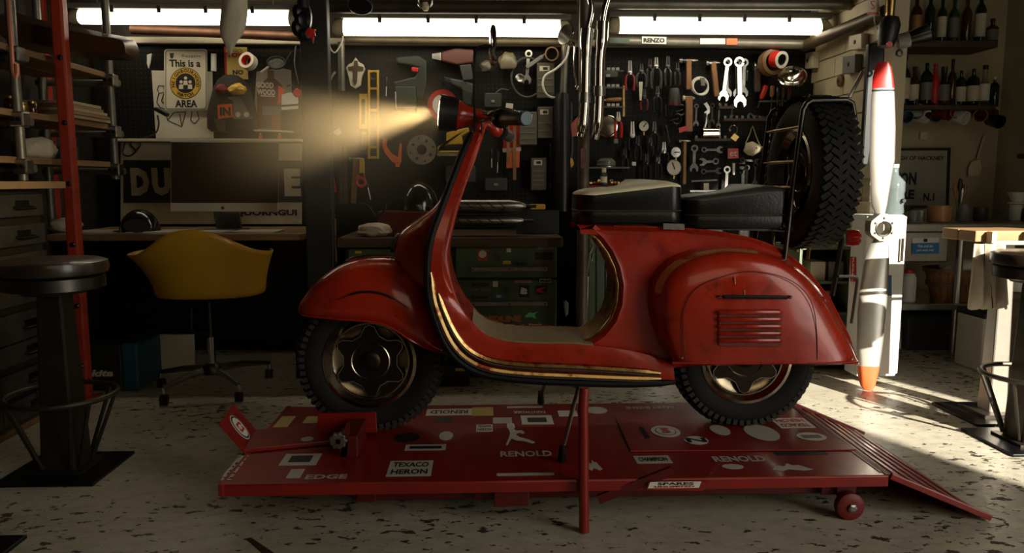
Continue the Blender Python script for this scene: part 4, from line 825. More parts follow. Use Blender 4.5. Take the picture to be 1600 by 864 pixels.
hm = AT(222, 345, 3.5); o = thing('helmet', 'black cap-like open helmet lying on the desk left of the computer', 'helmet', (hm.x, 3.5, dz))
MB().loft([[Vector((hm.x+.085*math.cos(t)*math.cos(p)-.01, 3.5+.09*math.sin(t)*math.cos(p), dz+.003+.10*math.sin(p))) for t in [2*math.pi*k/24 for k in range(24)]] for p in [R(a) for a in (0,10,25,40,55,70,82,89)]]).build('helmet_shell', mat('helmet_black', (.008,.007,.006), .15, coat=.5), o, True)
MB().loft([[Vector((hm.x+.02+.06*math.cos(t)*f, 3.42-.02*f, dz+.035+.03*math.sin(t)*f)) for t in [2*math.pi*k/16 for k in range(16)]] for f in (1,.9)]).build('helmet_visor', K['dgrey'], o, True)
wire('cable', [(212,235),(205,222),(240,210),(248,195),(246,180)], 3.93, .004, K['black'], label='black cable looping down beside the white drawing', cat='cable'); wire('cable', [(196,222),(192,240),(205,243),(219,228),(219,222)], 3.92, .004, K['black'], label='black cable loop hanging over the cream sign corner', cat='cable')
o = thing('wall_lamp', 'small black clip lamp arm below the neighbourhood sign', 'lamp', AT(254, 175, 3.93)); MB().bar(AT(243,170,3.94), AT(262,180,3.90), .022, .018).build('lamp_head', K['black'], o, bevel=.004)
# wall papers
def card(name, label, cat, px, Y, m, th=.003, group=None): return MB().plate(px, Y, th).build(name, m, label=label, cat=cat, group=group)
dr_ = thing('line_drawing', 'white sheet with a fist and box line drawing behind the neighbourhood sign', 'drawing', AT(290, 215, 3.985)); MB().plate([(237,110),(332,112),(334,216),(244,216)], 3.99, .002).build('sheet', K['paper'], dr_)
for pts in ([(246,140),(248,134),(256,134),(257,144),(249,146),(246,140)], [(248,146),(245,160),(250,168),(257,170),(259,162),(252,158),(256,146)], [(259,174),(262,188),(284,198),(290,176)], [(262,188),(272,176),(291,175)], [(284,198),(281,178)], [(300,174),(298,188),(304,193),(311,186),(308,174)]): wire('pencil_line', pts, 3.9865, .0022, K['ink'], dr_, 5, 1)
ns_ = thing('neighbourhood_sign', 'white neighbourhood watch sign with yellow round emblem on the pegboard', 'sign', AT(291, 172, 3.975)); YN = 3.975
def rrect(x0, y0, x1, y1, r=4): return arc(x1-r, y0+r, r, -90, 0, 4)+arc(x1-r, y1-r, r, 0, 90, 4)+arc(x0+r, y1-r, r, 90, 180, 4)+arc(x0+r, y0+r, r, 180, 270, 4)
MB().plate(rrect(257,77,324,172), YN, .004).build('sign_plate', mat('sign_white', (.66,.60,.44), .5, var=.06), ns_)
wire('sign_border', rrect(259,79,322,170)+[rrect(259,79,322,170)[0]], YN-.0045, .0014, K['ink'], ns_, 4, 1)
ptext('This is a', 289, 99, YN-.0045, 11, K['ink'], ns_, 46, bold=.035); ptext('AREA', 291, 162, YN-.0045, 11, K['ink'], ns_, 33, bold=.035); ptext('Reygate', 299, 88, YN-.0045, 5, K['grey'], ns_, 28, bold=.01)
MB().plate(arc(290,130,24.5,0,360,36)[:-1], YN-.0042, .001).build('emblem_edge', K['ink'], ns_); MB().plate(arc(290,130,23.5,0,360,36)[:-1], YN-.0050, .001).build('emblem_yellow', K['gold'], ns_); MB().plate(arc(290,130,15.5,0,360,30)[:-1], YN-.0058, .001).build('emblem_disc', K['ink'], ns_)
for (hx_, hy_) in ((283,128),(290,122),(297,128)):
    MB().plate(arc(hx_,hy_,2.6,0,360,10)[:-1], YN-.0066, .001).build('emblem_head', MATS['sign_white'], ns_); MB().plate([(hx_-3.5,hy_+11),(hx_-3,hy_+4),(hx_+3,hy_+4),(hx_+3.5,hy_+11)], YN-.0066, .001).build('emblem_body', MATS['sign_white'], ns_)
for s_, a0, a1, ins in (('NEIGHBOURHOOD', 200, -20, 0), ('WATCH', 232, 308, 1)):
    n = len(s_)
    for i, ch in enumerate(s_):
        a = a0+(a1-a0)*(i+.5)/n if not ins else a0+(a1-a0)*(i+.5)/n; ptext(ch, 290+19.5*math.cos(R(a)), 130-19.5*math.sin(R(a)), YN-.0062, 5.2, K['ink'], ns_, rot=(a-90) if not ins else a-270, bold=.03)
MB().plate([(265,83),(272,83),(271,90),(268.5,92),(266,90)], YN-.0043, .001).build('crest', K['dgrey'], ns_)
MB().cyl(AT(334,84,3.96), AT(334,111,3.96), .013, n=14).build('tube_roll', K['white'], None, True, label='small white tube hanging right of the neighbourhood sign', cat='tube')
MB().plate([(231,86),(238,84),(236,96),(233,107),(231,100)], 3.97, .01).build('pen_light', K['white'], label='small white pen light hanging at the dark pegboard end', cat='torch')
yp = thing('yellow_poster', 'yellow poster with red edges behind the paper tape roll', 'poster', AT(368,120,3.98)); MB().plate([(350,73),(386,74),(388,124),(352,123)], 3.985, .002).build('poster_sheet', mat('poster_yellow', (.55,.40,.10), .6, var=.1), yp); MB().plate([(350,73),(353,73),(355,123),(352,123)], 3.982, .001).build('poster_edge', K['red'], yp)
ptext('TOY', 367, 86, 3.9815, 7, K['red'], yp, 24, bold=.05); ptext('NO', 372, 113, 3.9815, 7, K['ink'], yp, 16, bold=.05); ptext('GO', 371, 79, 3.9815, 4, K['ink'], yp, 14)
tr = AT(388, 96, 3.90); o = thing('tape_roll', 'tilted roll of paper tape hanging over the yellow poster', 'tape', tr); MB().lathe([(.026,-.02),(.040,-.02),(.040,.02),(.026,.02)], tr, (-.25,-1,.25), 28, cap=False).build('tape_ring', K['paper'], o, 30); MB().lathe([(.0245,-.02),(.0265,-.02),(.0265,.021),(.0245,.021),(.0245,-.02)], tr, (-.25,-1,.25), 28, cap=False).build('tape_core', K['red'], o, 30)
# black jacket with patches
jk = thing('black_jacket', 'black jacket hung on the wall with orange patch and yellow gloves', 'jacket', AT(365, 205, 3.95))
js = []
for (y, l, r, d) in ((118,350,372,.03),(126,340,384,.05),(140,333,392,.06),(160,328,398,.07),(180,324,402,.07),(200,324,404,.065),(206,330,400,.05)):
    a, b = AT(l, y, 3.95), AT(r, y, 3.95); c = (a+b)/2; hw = (b.x-a.x)/2; js.append([c+Vector((hw*math.cos(t), -d*abs(math.sin(t)) if math.sin(t) < 0 else .02*math.sin(t), 0)) for t in [2*math.pi*k/24 for k in range(24)]])
MB().loft(js).build('jacket_body', mat('black_cloth', (.012,.010,.008), .85, bump=.5, bscale=30), jk, 60)
MB().plate([(340,164),(363,162),(364,183),(341,186)], 3.88, .003).build('patch', K['orange'], jk); ptext('IN', 352, 174, 3.8765, 13, K['ink'], jk, 16, bold=.05); MB().plate([(356,152),(374,150),(395,186),(365,186)], 3.885, .003).build('patch', K['grey'], jk)
for x in (372, 385): MB().plate(arc(x,179,4,0,360,14)[:-1], 3.881, .001).build('patch_dot', K['paper'], jk)
MB().plate([(334,185),(352,188),(352,208),(340,204)], 3.88, .002).build('patch', K['dwood'], jk)
lump('glove', AT(371,148,3.885), .042, .024, .030, K['yellow'], 'yellow glove pinned at the jacket collar', 'glove', 11); lump('glove', AT(346,147,3.885), .030, .022, .026, mat('dark_red', (.16,.01,.008), .6), 'dark red glove pinned beside the yellow glove', 'glove', 12)
# bottle-shaped poster, goggles, skateboard etc.
gw = thing('bottle_poster', 'brown bottle-shaped GOOD WOOD poster on the wall', 'poster', AT(420,205,3.98)); MB().plate([(401,112),(440,106),(455,110),(458,206),(395,206)], 3.99, .002).build('poster_back', mat('poster_grey', (.34,.29,.2), .7, var=.2), gw)
MB().plate([(418,110),(428,110),(428,122),(440,132),(444,146),(444,200),(402,200),(402,146),(406,132),(418,122)], 3.987, .002).build('bottle_print', mat('print_brown', (.12,.05,.025), .6), gw)
ptext('GOOD', 414, 133, 3.9845, 9, K['paper'], gw, 26, bold=.05, rot=-3); ptext('WOOD', 416, 144, 3.9845, 9, K['paper'], gw, 27, bold=.05, rot=-3); MB().plate([(407,149),(430,150),(430,151.5),(407,150.5)], 3.9845, .0005).build('print_rule', K['paper'], gw)
MB().plate([(435,134),(444,138),(442,158),(434,164)], 3.9848, .001).build('print_patch', K['orange'], gw)
MB().plate([(410,166),(440,166),(440,180),(410,180)], 3.983, .002).build('print_label', K['grey'], gw); MB().plate([(424,181),(440,181),(439,200),(425,200)], 3.983, .002).build('print_patch', mat('rust_orange', (.30,.09,.03), .6), gw)
wl = MB().plate([(440,148),(454,144),(466,150),(466,205),(440,205)], 3.975, .01).build('team_shirt', K['black'], label='black shirt with white shoulders pinned by the dark column', cat='shirt'); MB().plate([(440,148),(454,144),(466,150),(466,170),(440,172)], 3.964, .003).build('shirt_yoke', K['white'], wl); MB().plate([(440,164),(466,162),(466,165),(440,167)], 3.960, .001).build('shirt_band', K['ink'], wl)
sk = thing('skateboard', 'small skateboard standing on the cream wall ledge', 'skateboard', AT(428,218,3.93)); MB().bar(AT(397,204,3.93), AT(458,206,3.93), .05, .008).build('deck', K['paper'], sk, bevel=.003)
for x in (407, 437): 
    MB().cyl(AT(x,208,3.90), AT(x,216,3.90), .006, n=8).build('truck', K['steel'], sk)
    MB().cyl(AT(x,214,3.885), AT(x,214,3.955), .011, n=14).build('skate_wheel', K['red'], sk, True)
gg = thing('goggles', 'round black framed magnifier hanging above the bottle poster', 'magnifier', AT(430,100,3.93)); MB().tube([AT(432+14*math.cos(R(a)), 98+9*math.sin(R(a)), 3.93) for a in range(0,360,20)], .006, 8, loop=True).build('lens_rim', K['black'], gg, True); wire('magnifier_handle', [(420,104),(408,113)], 3.93, .006, K['paper'], gg, sm=1); MB().plate(arc(432,98,13.5,0,360,20,8.5)[:-1], 3.932, .003).build('lens', K['clear'], gg)
# cycle lamps and chain at the column
rl_ = AT(465, 146, 3.965); o = thing('rear_lamp', 'red round cycle lamp hanging by the dark column', 'lamp', rl_); MB().lathe([(.001,.016),(.014,.014),(.022,0),(.020,-.012)], rl_, (.2,-1,0), 20).build('lamp_lens', K['red'], o, True); MB().ring(rl_+Vector((0,.004,0)), (.2,-1,0), .023, .004, 20).build('lamp_rim', K['chrome'], o, True)
wire('lamp_bracket', [(461,138),(455,133),(448,135)], 3.975, .005, K['chrome'], o)
# dark column with hanging pulley and ornaments
cl_ = thing('steel_column', 'black steel column between the desk and the workbench', 'column', AT(498, 600, 3.32)); cx_ = AT(498, 300, 3.32).x
MB().box((cx_, 3.34, .86), (.115, .06, 1.72)).build('column_tube', mat('column_black', (.010,.009,.008), .6), cl_, bevel=.004); MB().box((cx_, 3.34, .006), (.17,.12,.012)).build('column_foot', K['blackm'], cl_)
pl_ = thing('pulley_block', 'black chain pulley cluster hanging from the ceiling by the left strip light', 'pulley', AT(474, 60, 3.25))
for (x, y, r) in ((470,20,.035),(474,32,.04),(468,44,.034),(475,54,.028)): MB().lathe([(r*.6,-.022),(r,-.012),(r,.012),(r*.6,.022)], AT(x,y,3.25), (1,-.6,0), 14).build('sheave', K['blackm'], pl_, True)
wire('hook', [(482,10),(486,22),(485,40),(478,48)], 3.24, .005, K['steel'], pl_); MB().cyl(AT(474,14,3.25), AT(473,-14,3.25), .03, .022, 12).build('hanger', K['black'], pl_, True)
fl_ = thing('red_reflector', 'bright red flower-shaped reflector hanging under the pulley', 'reflector', AT(487, 52, 3.2)); wire('reflector_cord', [(484,46,3.21),(482,30,3.23),(478,10,3.25)], 0, .002, K['steel'], fl_)
MB().prism([AT(487+(9 if k % 2 else 6)*math.cos(R(36*k)), 52+(9 if k % 2 else 6)*math.sin(R(36*k)), 3.2) for k in range(10)], (0,-.02,0)).build('reflector_body', mat('reflector_red', (.65,.02,.01), .25), fl_, bevel=.003); MB().plate([(486,58),(491,58),(490,68)], 3.2, .01).build('reflector_tail', K['red'], fl_)
for i, (pts, lb) in enumerate((([(455,80),(446,95),(440,104)],'first thin wire of the dangling cables by the pulley'),([(462,70),(460,100),(466,130)],'dark cable hanging left of the column top'),([(472,70),(476,100),(470,140),(474,165)],'dark beaded chain hanging along the column'))): wire('cable', pts, 3.985, .004, K['dsteel'], label=lb, cat='cable')
o = thing('ammo_belt', 'grey ribbed tool belt hanging at the column edge', 'belt', AT(479,200,3.97))
for k in range(6): MB().box(AT(479, 125+k*16, 3.985), (.04, .028, .052)).build('belt_pouch', K['grey'] if k % 2 else K['dsteel'], o, bevel=.006)
# under the desk
tb = GR(172, 612); o = thing('power_tool_case', 'dark and teal power tool case on the floor beside the red post', 'case', (tb.x, tb.y+.1, 0))
a, b = AT(100, 575, tb.y).x, AT(191, 575, tb.y).x; c_ = AT(218, 575, tb.y).x; zt = AT(190, 538, tb.y).z
MB().box(((a+b)/2, tb.y+.11, zt/2+.002), (b-a, .22, zt-.004)).build('case_body', mat('case_dark', (.010,.014,.014), .5), o, bevel=.008); MB().box(((b+c_)/2, tb.y+.11, zt/2+.004), (c_-b, .235, zt)).build('case_side', mat('teal_plastic', (.010,.075,.11), .45), o, bevel=.012)
ptext('makita', 146, 583, tb.y-.0005, 11, K['paper'], o, 62, bold=.05, out=.002, shear=.25); wire('case_handle', [(150,538),(152,530),(172,530),(174,538)], tb.y+.1, .007, K['black'], o)
mg = GR(275, 583); o = thing('magazine_holder', 'pale cardboard magazine holder under the desk behind the chair', 'magazine holder', (mg.x, mg.y, 0))
MB().plate([(243,523),(262,522),(280,524),(304,522),(305,580),(242,582)], mg.y, .006).build('holder_front', K['cream'], o); MB().plate([(243,523),(304,522),(305,580),(242,582)], mg.y+.12, .006).build('holder_back', K['cream'], o)
xa, xb = AT(243,560,mg.y).x, AT(305,560,mg.y).x; MB().box(((xa+xb)/2, mg.y+.06, .004), (xb-xa, .12, .008)).build('holder_base', K['cream'], o)
for k, x in enumerate((258, 272, 290)): MB().plate([(x-8,530),(x+8,528),(x+9,578),(x-8,579)], mg.y+.03+.025*k, .012).build('magazine', K['paper'] if k != 1 else K['grey'], o)
wire('cable', [(185,618),(188,610),(182,603),(178,610),(180,622)], 3.28, .004, K['paper'], label='pale cable coil on the floor by the tool case', cat='cable')
# ================================================================ yellow shell armchair
YEL = mat('yellow_shell', (.56,.30,.015), .32, coat=.25, var=.12, scale=4)
cc = Vector((AT(325, 430, 3.02).x, 3.05, 0)); ch = thing('shell_armchair', 'yellow moulded shell armchair on a wheeled metal base at the desk', 'chair', (cc.x, cc.y, 0))
zr = lambda py: AT(330, py, 2.86).z
rim = [(-115,398,.265),(-95,400,.285),(-75,402,.29),(-55,399,.26),(-38,384,.24),(-20,366,.232),(0,358,.23),(20,363,.235),(38,377,.245),(55,390,.24),(75,397,.235),(95,399,.235),(115,398,.23)]
rs = smoothpath([Vector(p) for p in rim], 3); zb0 = zr(472)
g = []
for lv_i, f in enumerate((0, .10, .22, .36, .5, .65, .8, .92, 1.0)):
    row = []
    for p in rs:
        a = R(p.x); zt = zr(p.y); r0 = .20; rr = (r0*(.35+.65*min(1, f/.11)**.5) if f < .22 else r0 + (p.z-r0)*((f-.22)/.78)**1.7)
        pass
        row.append(Vector((cc.x + rr*math.sin(a)*1.02, cc.y - rr*math.cos(a)*.98, zb0 + (zt-zb0)*(f*.45 if f <= .22 else .099+(f-.22)/.78*.901))))
    g.append(row)
o = MB().loft(g, closed=False, cap=False).build('shell', YEL, ch, 70); sd = o.modifiers.new('solid', 'SOLIDIFY'); sd.thickness = .006; sd.offset = 0
MB().lathe([(.001,zb0-.004),(.10,zb0-.002),(.17,zb0+.012),(.196,zb0+.055),(.19,zb0+.06),(.16,zb0+.03),(.001,zb0+.012)], cc, n=32, cap=False).build('seat_pan', YEL, ch, True)
hub = Vector((AT(331, 574, 3.05).x, 3.05, .13))
MB().cyl(hub, (hub.x, hub.y, .26), .017, n=14).build('column', K['chrome'], ch, True); MB().cyl((hub.x, hub.y, .25), (hub.x, hub.y, zb0+.01), .009, n=12).build('gas_stem', K['dsteel'], ch, True)
MB().cyl(AT(299,482,3.05), AT(299,518,3.05), .008, n=10).build('tilt_spring', K['dsteel'], ch, True); MB().box((hub.x, hub.y, zb0-.012), (.2,.14,.014)).build('seat_plate', K['dsteel'], ch); MB().bar(AT(299,516,3.05), (hub.x,hub.y,.27), .016, .012).build('tilt_arm', K['dsteel'], ch)
MB().lathe([(.034,-.02),(.036,.006),(.026,.02),(.018,.024)], hub, n=20).build('hub', K['dsteel'], ch, True)
for (px, py) in ((257,633),(374,628),(421,591),(253,606)):
    g0 = GR(px, py); e = Vector((g0.x, g0.y, .062)); dv = (e-hub); 
    MB().tube([hub, hub+dv*.5+Vector((0,0,.012)), e+Vector((0,0,.008))], [.017,.013,.009], 8).build('base_arm', K['steel'], ch, True)
    c = MB().cyl(e+Vector((0,0,.010)), e+Vector((0,0,-.014)), .009, n=10).build('caster', K['chrome'], ch, True)
    for s in (-1, 1): MB().lathe([(.018,-.007),(.021,-.004),(.021,.004),(.018,.007)], (e.x+s*.009, e.y, .0215), (1,.2,0), 18).build('caster_wheel', K['black'], c, True)
# ================================================================ tools on the pegboard
YT = 3.955
def grp(name, label, cat, px, py, Y=YT, group='tools on the pegboard'): return thing(name, label, cat, AT(px, py, Y), group)
def pl(o, name, pts, m, Y=YT, th=.012, bevel=0): return MB().plate(pts, Y, th).build(name, m, o, bevel=bevel)
def peg(o, x, y): MB().cyl(AT(x, y, 3.999), AT(x, y-1, YT-.01), .003, n=6).build('peg', K['dsteel'], o)
def hammer(x, y0, y1, hw, label, hm=None, head=None, tilt=0, hy=8, w=.026):
    o = grp('hammer', label, 'hammer', x, y1); head = head or K['steel']
    MB().bar(AT(x, y0+2, YT), AT(x+tilt, y1, YT), w, w*.8, (0,1,0)).build('hammer_handle', hm or K['handle'], o, bevel=.004)
    h = MB(); a, b = AT(x-hw/2, y0+hy/2, YT), AT(x+hw/2, y0+hy/2, YT); h.tube([a, a.lerp(b,.15), a.lerp(b,.2), a.lerp(b,.75), b], [PX(hy,YT)*.45, PX(hy,YT)*.5, PX(hy,YT)*.36, PX(hy,YT)*.36, PX(hy,YT)*.15], 10); h.build('hammer_head', head, o, True)
    peg(o, x-5, y0+8); return o
def wrench(x0, y0, x1, y1, w, label, m=None, Y=YT):
    """ring end at the first point, open jaw at the second"""
    m = m or K['steel']; o = grp('spanner', label, 'spanner', x1, y1)
    a, b = AT(x0, y0, Y), AT(x1, y1, Y); d = (b-a).normalized(); n = Vector((-d.z, 0, d.x)); W = PX(w, Y)
    MB().bar(a+d*W*.5, b-d*W*.5, W*.55, .006, (0,1,0)).build('shaft', m, o, bevel=.001)
    MB().lathe([(W*.34,-.004),(W*.62,-.004),(W*.62,.004),(W*.34,.004),(W*.34,-.004)], a, (0,-1,0), 18, cap=False).build('ring_end', m, o, 30)
    pts = [b + d*W*u + n*W*v for u, v in ((-.7,.35),(-.1,.75),(.5,.72),(.75,.45),(.2,.33),(.0,0),(.2,-.33),(.75,-.45),(.5,-.72),(-.1,-.75),(-.7,-.35))]
    MB().prism([p+Vector((0,.004,0)) for p in pts], (0,-.009,0)).build('open_jaw', m, o); peg(o, x0, y0); return o
def pliers(x, y0, y1, sp, label, hm, jm=None, jaw=.35, lean=0):
    jm = jm or K['steel']; o = grp('pliers', label, 'pliers', x, y1); yp = y0+(y1-y0)*jaw
    for s in (-1, 1):
        MB().prism([AT(x+s*.4, yp+3, YT), AT(x+s*3.6, yp, YT), AT(x+s*2.8, y0+(yp-y0)*.5, YT), AT(x+s*2.2, y0, YT), AT(x+s*.8, y0, YT)], (0,-.010,0)).build('jaw', jm, o)
        pts = [AT(x+s*1.5, yp, YT), AT(x-s*sp*.35, yp+(y1-yp)*.15, YT), AT(x-s*sp*.5, yp+(y1-yp)*.5, YT), AT(x-s*sp*.42+lean, y1, YT)]
        MB().tube(smoothpath(pts, 3), [.005]*4+[.0075]*6, 8).build('grip', hm, o, True)
    MB().lathe([(.010,0),(.010,.014),(.006,.016)], AT(x, yp, YT+.002), (0,-1,0), 12).build('pivot', jm, o, True); return o
def driver(x0, y0, x1, y1, label, hm, f=.5, r=.011):
    o = grp('screwdriver', label, 'screwdriver', x1, y1); a, b = AT(x0, y0, YT), AT(x1, y1, YT); c = a.lerp(b, f)
    MB().tube([a, a.lerp(c,.1), a.lerp(c,.75), c], [r*.7, r, r*.95, r*.6], 10).build('handle', hm, o, True); MB().cyl(c, b, .0032, n=8).build('shaft', K['steel'], o, True); return o
def gauge(x, y, rpx, label, face=None, body=None, na=40):
    o = grp('pressure_gauge', label, 'gauge', x, y+rpx); r = PX(rpx, YT); c = AT(x, y, YT)
    MB().lathe([(r*.95,.03),(r*1.12,.028),(r*1.12,-.006),(r*1.0,-.010),(r*.98,0)], c, (0,1,0), 28).build('case', body or K['dsteel'], o, True)
    MB().lathe([(r*.99,.004),(.001,.005)], c, (0,-1,0), 28).build('dial', face or K['paper'], o)
    d = Vector((math.sin(R(na)), 0, math.cos(R(na)))); MB().bar(c+Vector((0,-.007,0))-d*r*.25, c+Vector((0,-.007,0))+d*r*.75, .005, .002, (0,1,0)).build('needle', K['ink'], o)
    MB().cyl(c-Vector((0,0,r)), c-Vector((0,0,r+.02)), .008, n=10).build('stem', K['brass'], o); return o
# --- left part: cross, levels, saws, drills
o = grp('cross_plaque', 'pale shield plaque with a dark wooden cross', 'plaque', 556, 139)
pl(o, 'plaque', [(556,90),(561,97),(568,101),(571,108),(566,120),(564,134),(556,139),(548,134),(545,120),(541,106),(545,101),(551,98)], K['cream'], th=.010, bevel=.002)
pl(o, 'cross', [(554,95),(559,95),(560,103),(568,105),(568,110),(559,110),(558,128),(555,134),(552,128),(552,110),(545,110),(544,105),(553,103)], K['dwood'], YT-.011, .008, .001)
def level(x, y0, y1, w, label, holes):
    o = grp('spirit_level', label, 'spirit level', x, y1); W = w/2
    for s in (-1, 1): pl(o, 'level_rail', [(x+s*W-1.6,y0),(x+s*W+1.6,y0),(x+s*W+1.6,y1),(x+s*W-1.6,y1)], K['yellow'], th=.016, bevel=.001)
    for a, b in holes: pl(o, 'level_web', [(x-W,a),(x+W,a),(x+W,b),(x-W,b)], K['yellow'], YT-.004, .008)
    for a, b in holes[:1]: MB().ring(AT(x, b+6, YT-.008), (0,-1,0), PX(W*.8,YT), .005, 18, 6).build('vial_ring', K['black'], o, True)
    return o
level(584, 110, 248, 14, 'long yellow spirit level hanging by the headlight beam', ((110,113),(137,140),(170,174),(228,232),(244,248)))
level(568, 147, 202, 9, 'short yellow spirit level beside the long one', ((147,155),(194,202)))
MB().plate([(565,206),(572,206),(572,234),(565,234)], YT, .006).build('steel_rule', K['steel'], label='short steel rule hanging under the small spirit level', cat='ruler', group='tools on the pegboard')
wire('cable_bundle', [(506,112),(511,124),(513,136),(517,122),(524,112)], YT, .006, K['paper'], label='pale cable ends hanging left of the grey down pipe', cat='cable')
wire('cable', [(514,60),(516,75),(524,82),(534,66),(536,55)], 3.85, .004, K['paper'], label='white cable dropping from the middle strip light end', cat='cable')
MB().plate([(522,205),(530,200),(535,207),(529,213),(522,208)], 3.998, .008).build('white_tag', K['white'], label='small white heart-shaped tag on the dark wall', cat='tag')
hammer(556, 245, 318, 26, 'claw hammer with dark handle behind the red trowel', tilt=-4)
o = grp('angle_tool', 'yellow and red round-headed tool hanging under the long level', 'tool', 565, 296); pl(o, 'tool_arm', [(562,250),(566,248),(570,252),(570,276),(561,276)], K['yellow'], YT-.02, .014, .003)
MB().ring(AT(564,285,YT-.027), (0,-1,0), .021, .008, 24, 8).build('tool_ring', K['red'], o, True); pl(o, 'tool_neck', [(560,270),(569,270),(571,278),(557,278)], K['red'], YT-.02, .014)
driver(573, 285, 579, 312, 'small black screwdriver right of the red ringed tool', K['black'], .3, .006)
for k, x in enumerate((533, 540)): MB().plate([(x-3,228),(x+3,228),(x+4,318),(x-2,318)], 3.94, .012).build('wood_batten', K['dwood'], label=('dark wooden batten left of the claw hammer','second dark batten nearest the claw hammer')[k], cat='batten', group='battens leaning on the pegboard')
o = grp('frame_saw', 'orange framed hand saw with a dark oval opening', 'saw', 615, 255); 
pl(o, 'saw_frame', [(599,216),(606,217),(604,228),(612,240),(622,246),(625,224),(628,224),(627,254),(614,254),(602,240),(598,230)], K['orange'], th=.014, bevel=.002); pl(o, 'saw_blade', [(603,219),(624,226),(623,246),(611,240),(604,229)], K['blackm'], YT+.004, .004); pl(o, 'saw_tip', [(617,254),(626,254),(624,261),(619,261)], K['orange'])
o = grp('brake_disc', 'drilled grey brake disc hanging under the headlight', 'brake disc', 659, 256); c = AT(659, 234, YT); r = PX(22.5, YT)
MB().lathe([(r*.34,-.003),(r,-.003),(r,.003),(r*.34,.003),(r*.34,-.003)], c, (0,-1,0), 40, cap=False).build('disc_ring', K['steel'], o, 30); peg(o, 659, 226)
for k in range(8):
    a = R(45*k+15); rr = r*(.68 if k % 2 else .8); MB().lathe([(r*(.11 if k % 2 else .07),.0035),(.0005,.0036)], c+Vector((rr*math.cos(a),0,rr*math.sin(a))), (0,-1,0), 12).build('disc_hole', K['ink'], o)
def powertool(name, label, body, bm, parts):
    o = grp(name, label, 'power tool', body[0][0], max(p[1] for p in body)); pl(o, 'tool_body', body, bm, YT+.02, .055, .008)
    for nm, pts, m in parts: pl(o, nm, pts, m, YT+.005, .05, .004)
    return o
powertool('jigsaw', 'dark green jigsaw with red trigger above the headlight beam', [(620,92),(655,89),(668,98),(668,130),(662,155),(652,155),(650,140),(618,138),(616,130),(650,122),(655,108),(640,104),(622,102)], mat('jigsaw_green',(.010,.020,.012),.5), [('saw_base',[(622,168),(652,168),(651,176),(622,175)],K['steel']),('saw_housing',[(619,137),(650,137),(652,166),(621,166)],mat('tool_green',(.022,.038,.022),.5)),('trigger',[(644,107),(655,108),(654,115),(645,114)],K['red']),('saw_blade',[(618,145),(621,145),(621,172),(618,172)],K['steel'])])
powertool('impact_drill', 'red and grey drill lying over the round sign', [(690,84),(712,78),(740,80),(742,100),(715,104),(690,98)], mat('tool_red',(.08,.016,.011),.5), [('chuck',[(676,86),(690,84),(690,98),(676,95)],K['steel']),('grip',[(718,104),(736,102),(740,126),(724,128)],K['dgrey'])])
powertool('heat_gun', 'black and green cordless drill under the red drill', [(702,124),(728,128),(742,134),(742,150),(720,140),(702,132)], K['dgrey'], [('tool_grip',[(722,138),(738,146),(736,166),(724,164)],mat('jigsaw_green',(.010,.020,.012),.5)),('tool_nose',[(694,122),(704,124),(704,132),(696,130)],K['black'])])
o = grp('round_sign', 'round red and white road sign behind the headlamp', 'sign', 692, 180); c = AT(692, 164, YT+.02)
MB().lathe([(PX(23.5,YT),0),(PX(23.5,YT),.004),(.001,.0042)], c, (0,-1,0), 40).build('sign_disc', K['red'], o); MB().lathe([(PX(16,YT),.0045),(.001,.0047)], c, (0,-1,0), 36).build('sign_centre', K['white'], o); MB().lathe([(PX(3,YT),0),(PX(2,YT),.02)], AT(693,131,YT), (0,-1,0), 12).build('sign_hook', K['chrome'], o)
o = grp('yellow_sander', 'yellow corded planer hanging behind the scooter neck', 'power tool', 715, 240); pl(o, 'tool_body', [(698,208),(722,202),(732,200),(734,206),(722,214),(724,226),(690,228),(686,236),(724,236),(724,242),(686,240),(684,230),(698,222)], K['yellow'], YT, .05, .004); pl(o, 'tool_shoe', [(684,239),(732,238),(732,244),(684,244)], K['steel'], YT, .05); pl(o, 'tool_logo', [(700,226),(718,225),(718,230),(700,231)], K['ink'], YT-.0505, .001)
# --- handlebar right: small hanging things
o = grp('plastic_bag', 'crumpled clear plastic bag of parts hanging by the mirror', 'bag', 790, 112); 
lump('parts_bag', AT(793,108,3.94), .045, .02, .045, mat('dusty_clear', (.20,.17,.10), .35, var=.4, scale=20), 'crumpled dusty plastic bag hanging right of the mirror', 'bag', 21); COL.objects.unlink(o); bpy.data.objects.remove(o)
lump('parts_bag', AT(760,112,3.94), .03, .02, .03, mat('dusty_clear2', (.10,.085,.055), .4, var=.4, scale=20), 'smaller grey parts bag hanging behind the mirror stem', 'bag', 22)
o = grp('hose_loop', 'dark rubber hose loop hanging under the middle strip light', 'hose', 825, 152); MB().tube([AT(824+25*math.cos(R(a)), 121+31*math.sin(R(a)), YT) for a in range(0,360,12)], .006, 8, loop=True).build('hose', K['dgrey'], o, True)
o = grp('round_weight', 'pale round pulley wheel inside the hose loop', 'pulley', 812, 130); MB().lathe([(PX(7,YT),0),(PX(7,YT),.02),(PX(5,YT),.024),(PX(2,YT),.02),(.001,.02)], AT(812,123,YT), (0,-1,0), 24).build('wheel_body', K['steel'], o, True)
wrench(826, 84, 823, 124, 9, 'bright crank wrench inside the hose loop'); 
o = grp('caulking_gun', 'grey caulking gun with clamp behind the hose loop', 'tool', 832, 112); MB().bar(AT(822,106,YT-.02), AT(848,88,YT-.02), .026, .02).build('gun_body', K['grey'], o, bevel=.004); MB().cyl(AT(846,89,YT-.02), AT(853,84,YT-.02), .006, n=8).build('gun_rod', K['steel'], o)
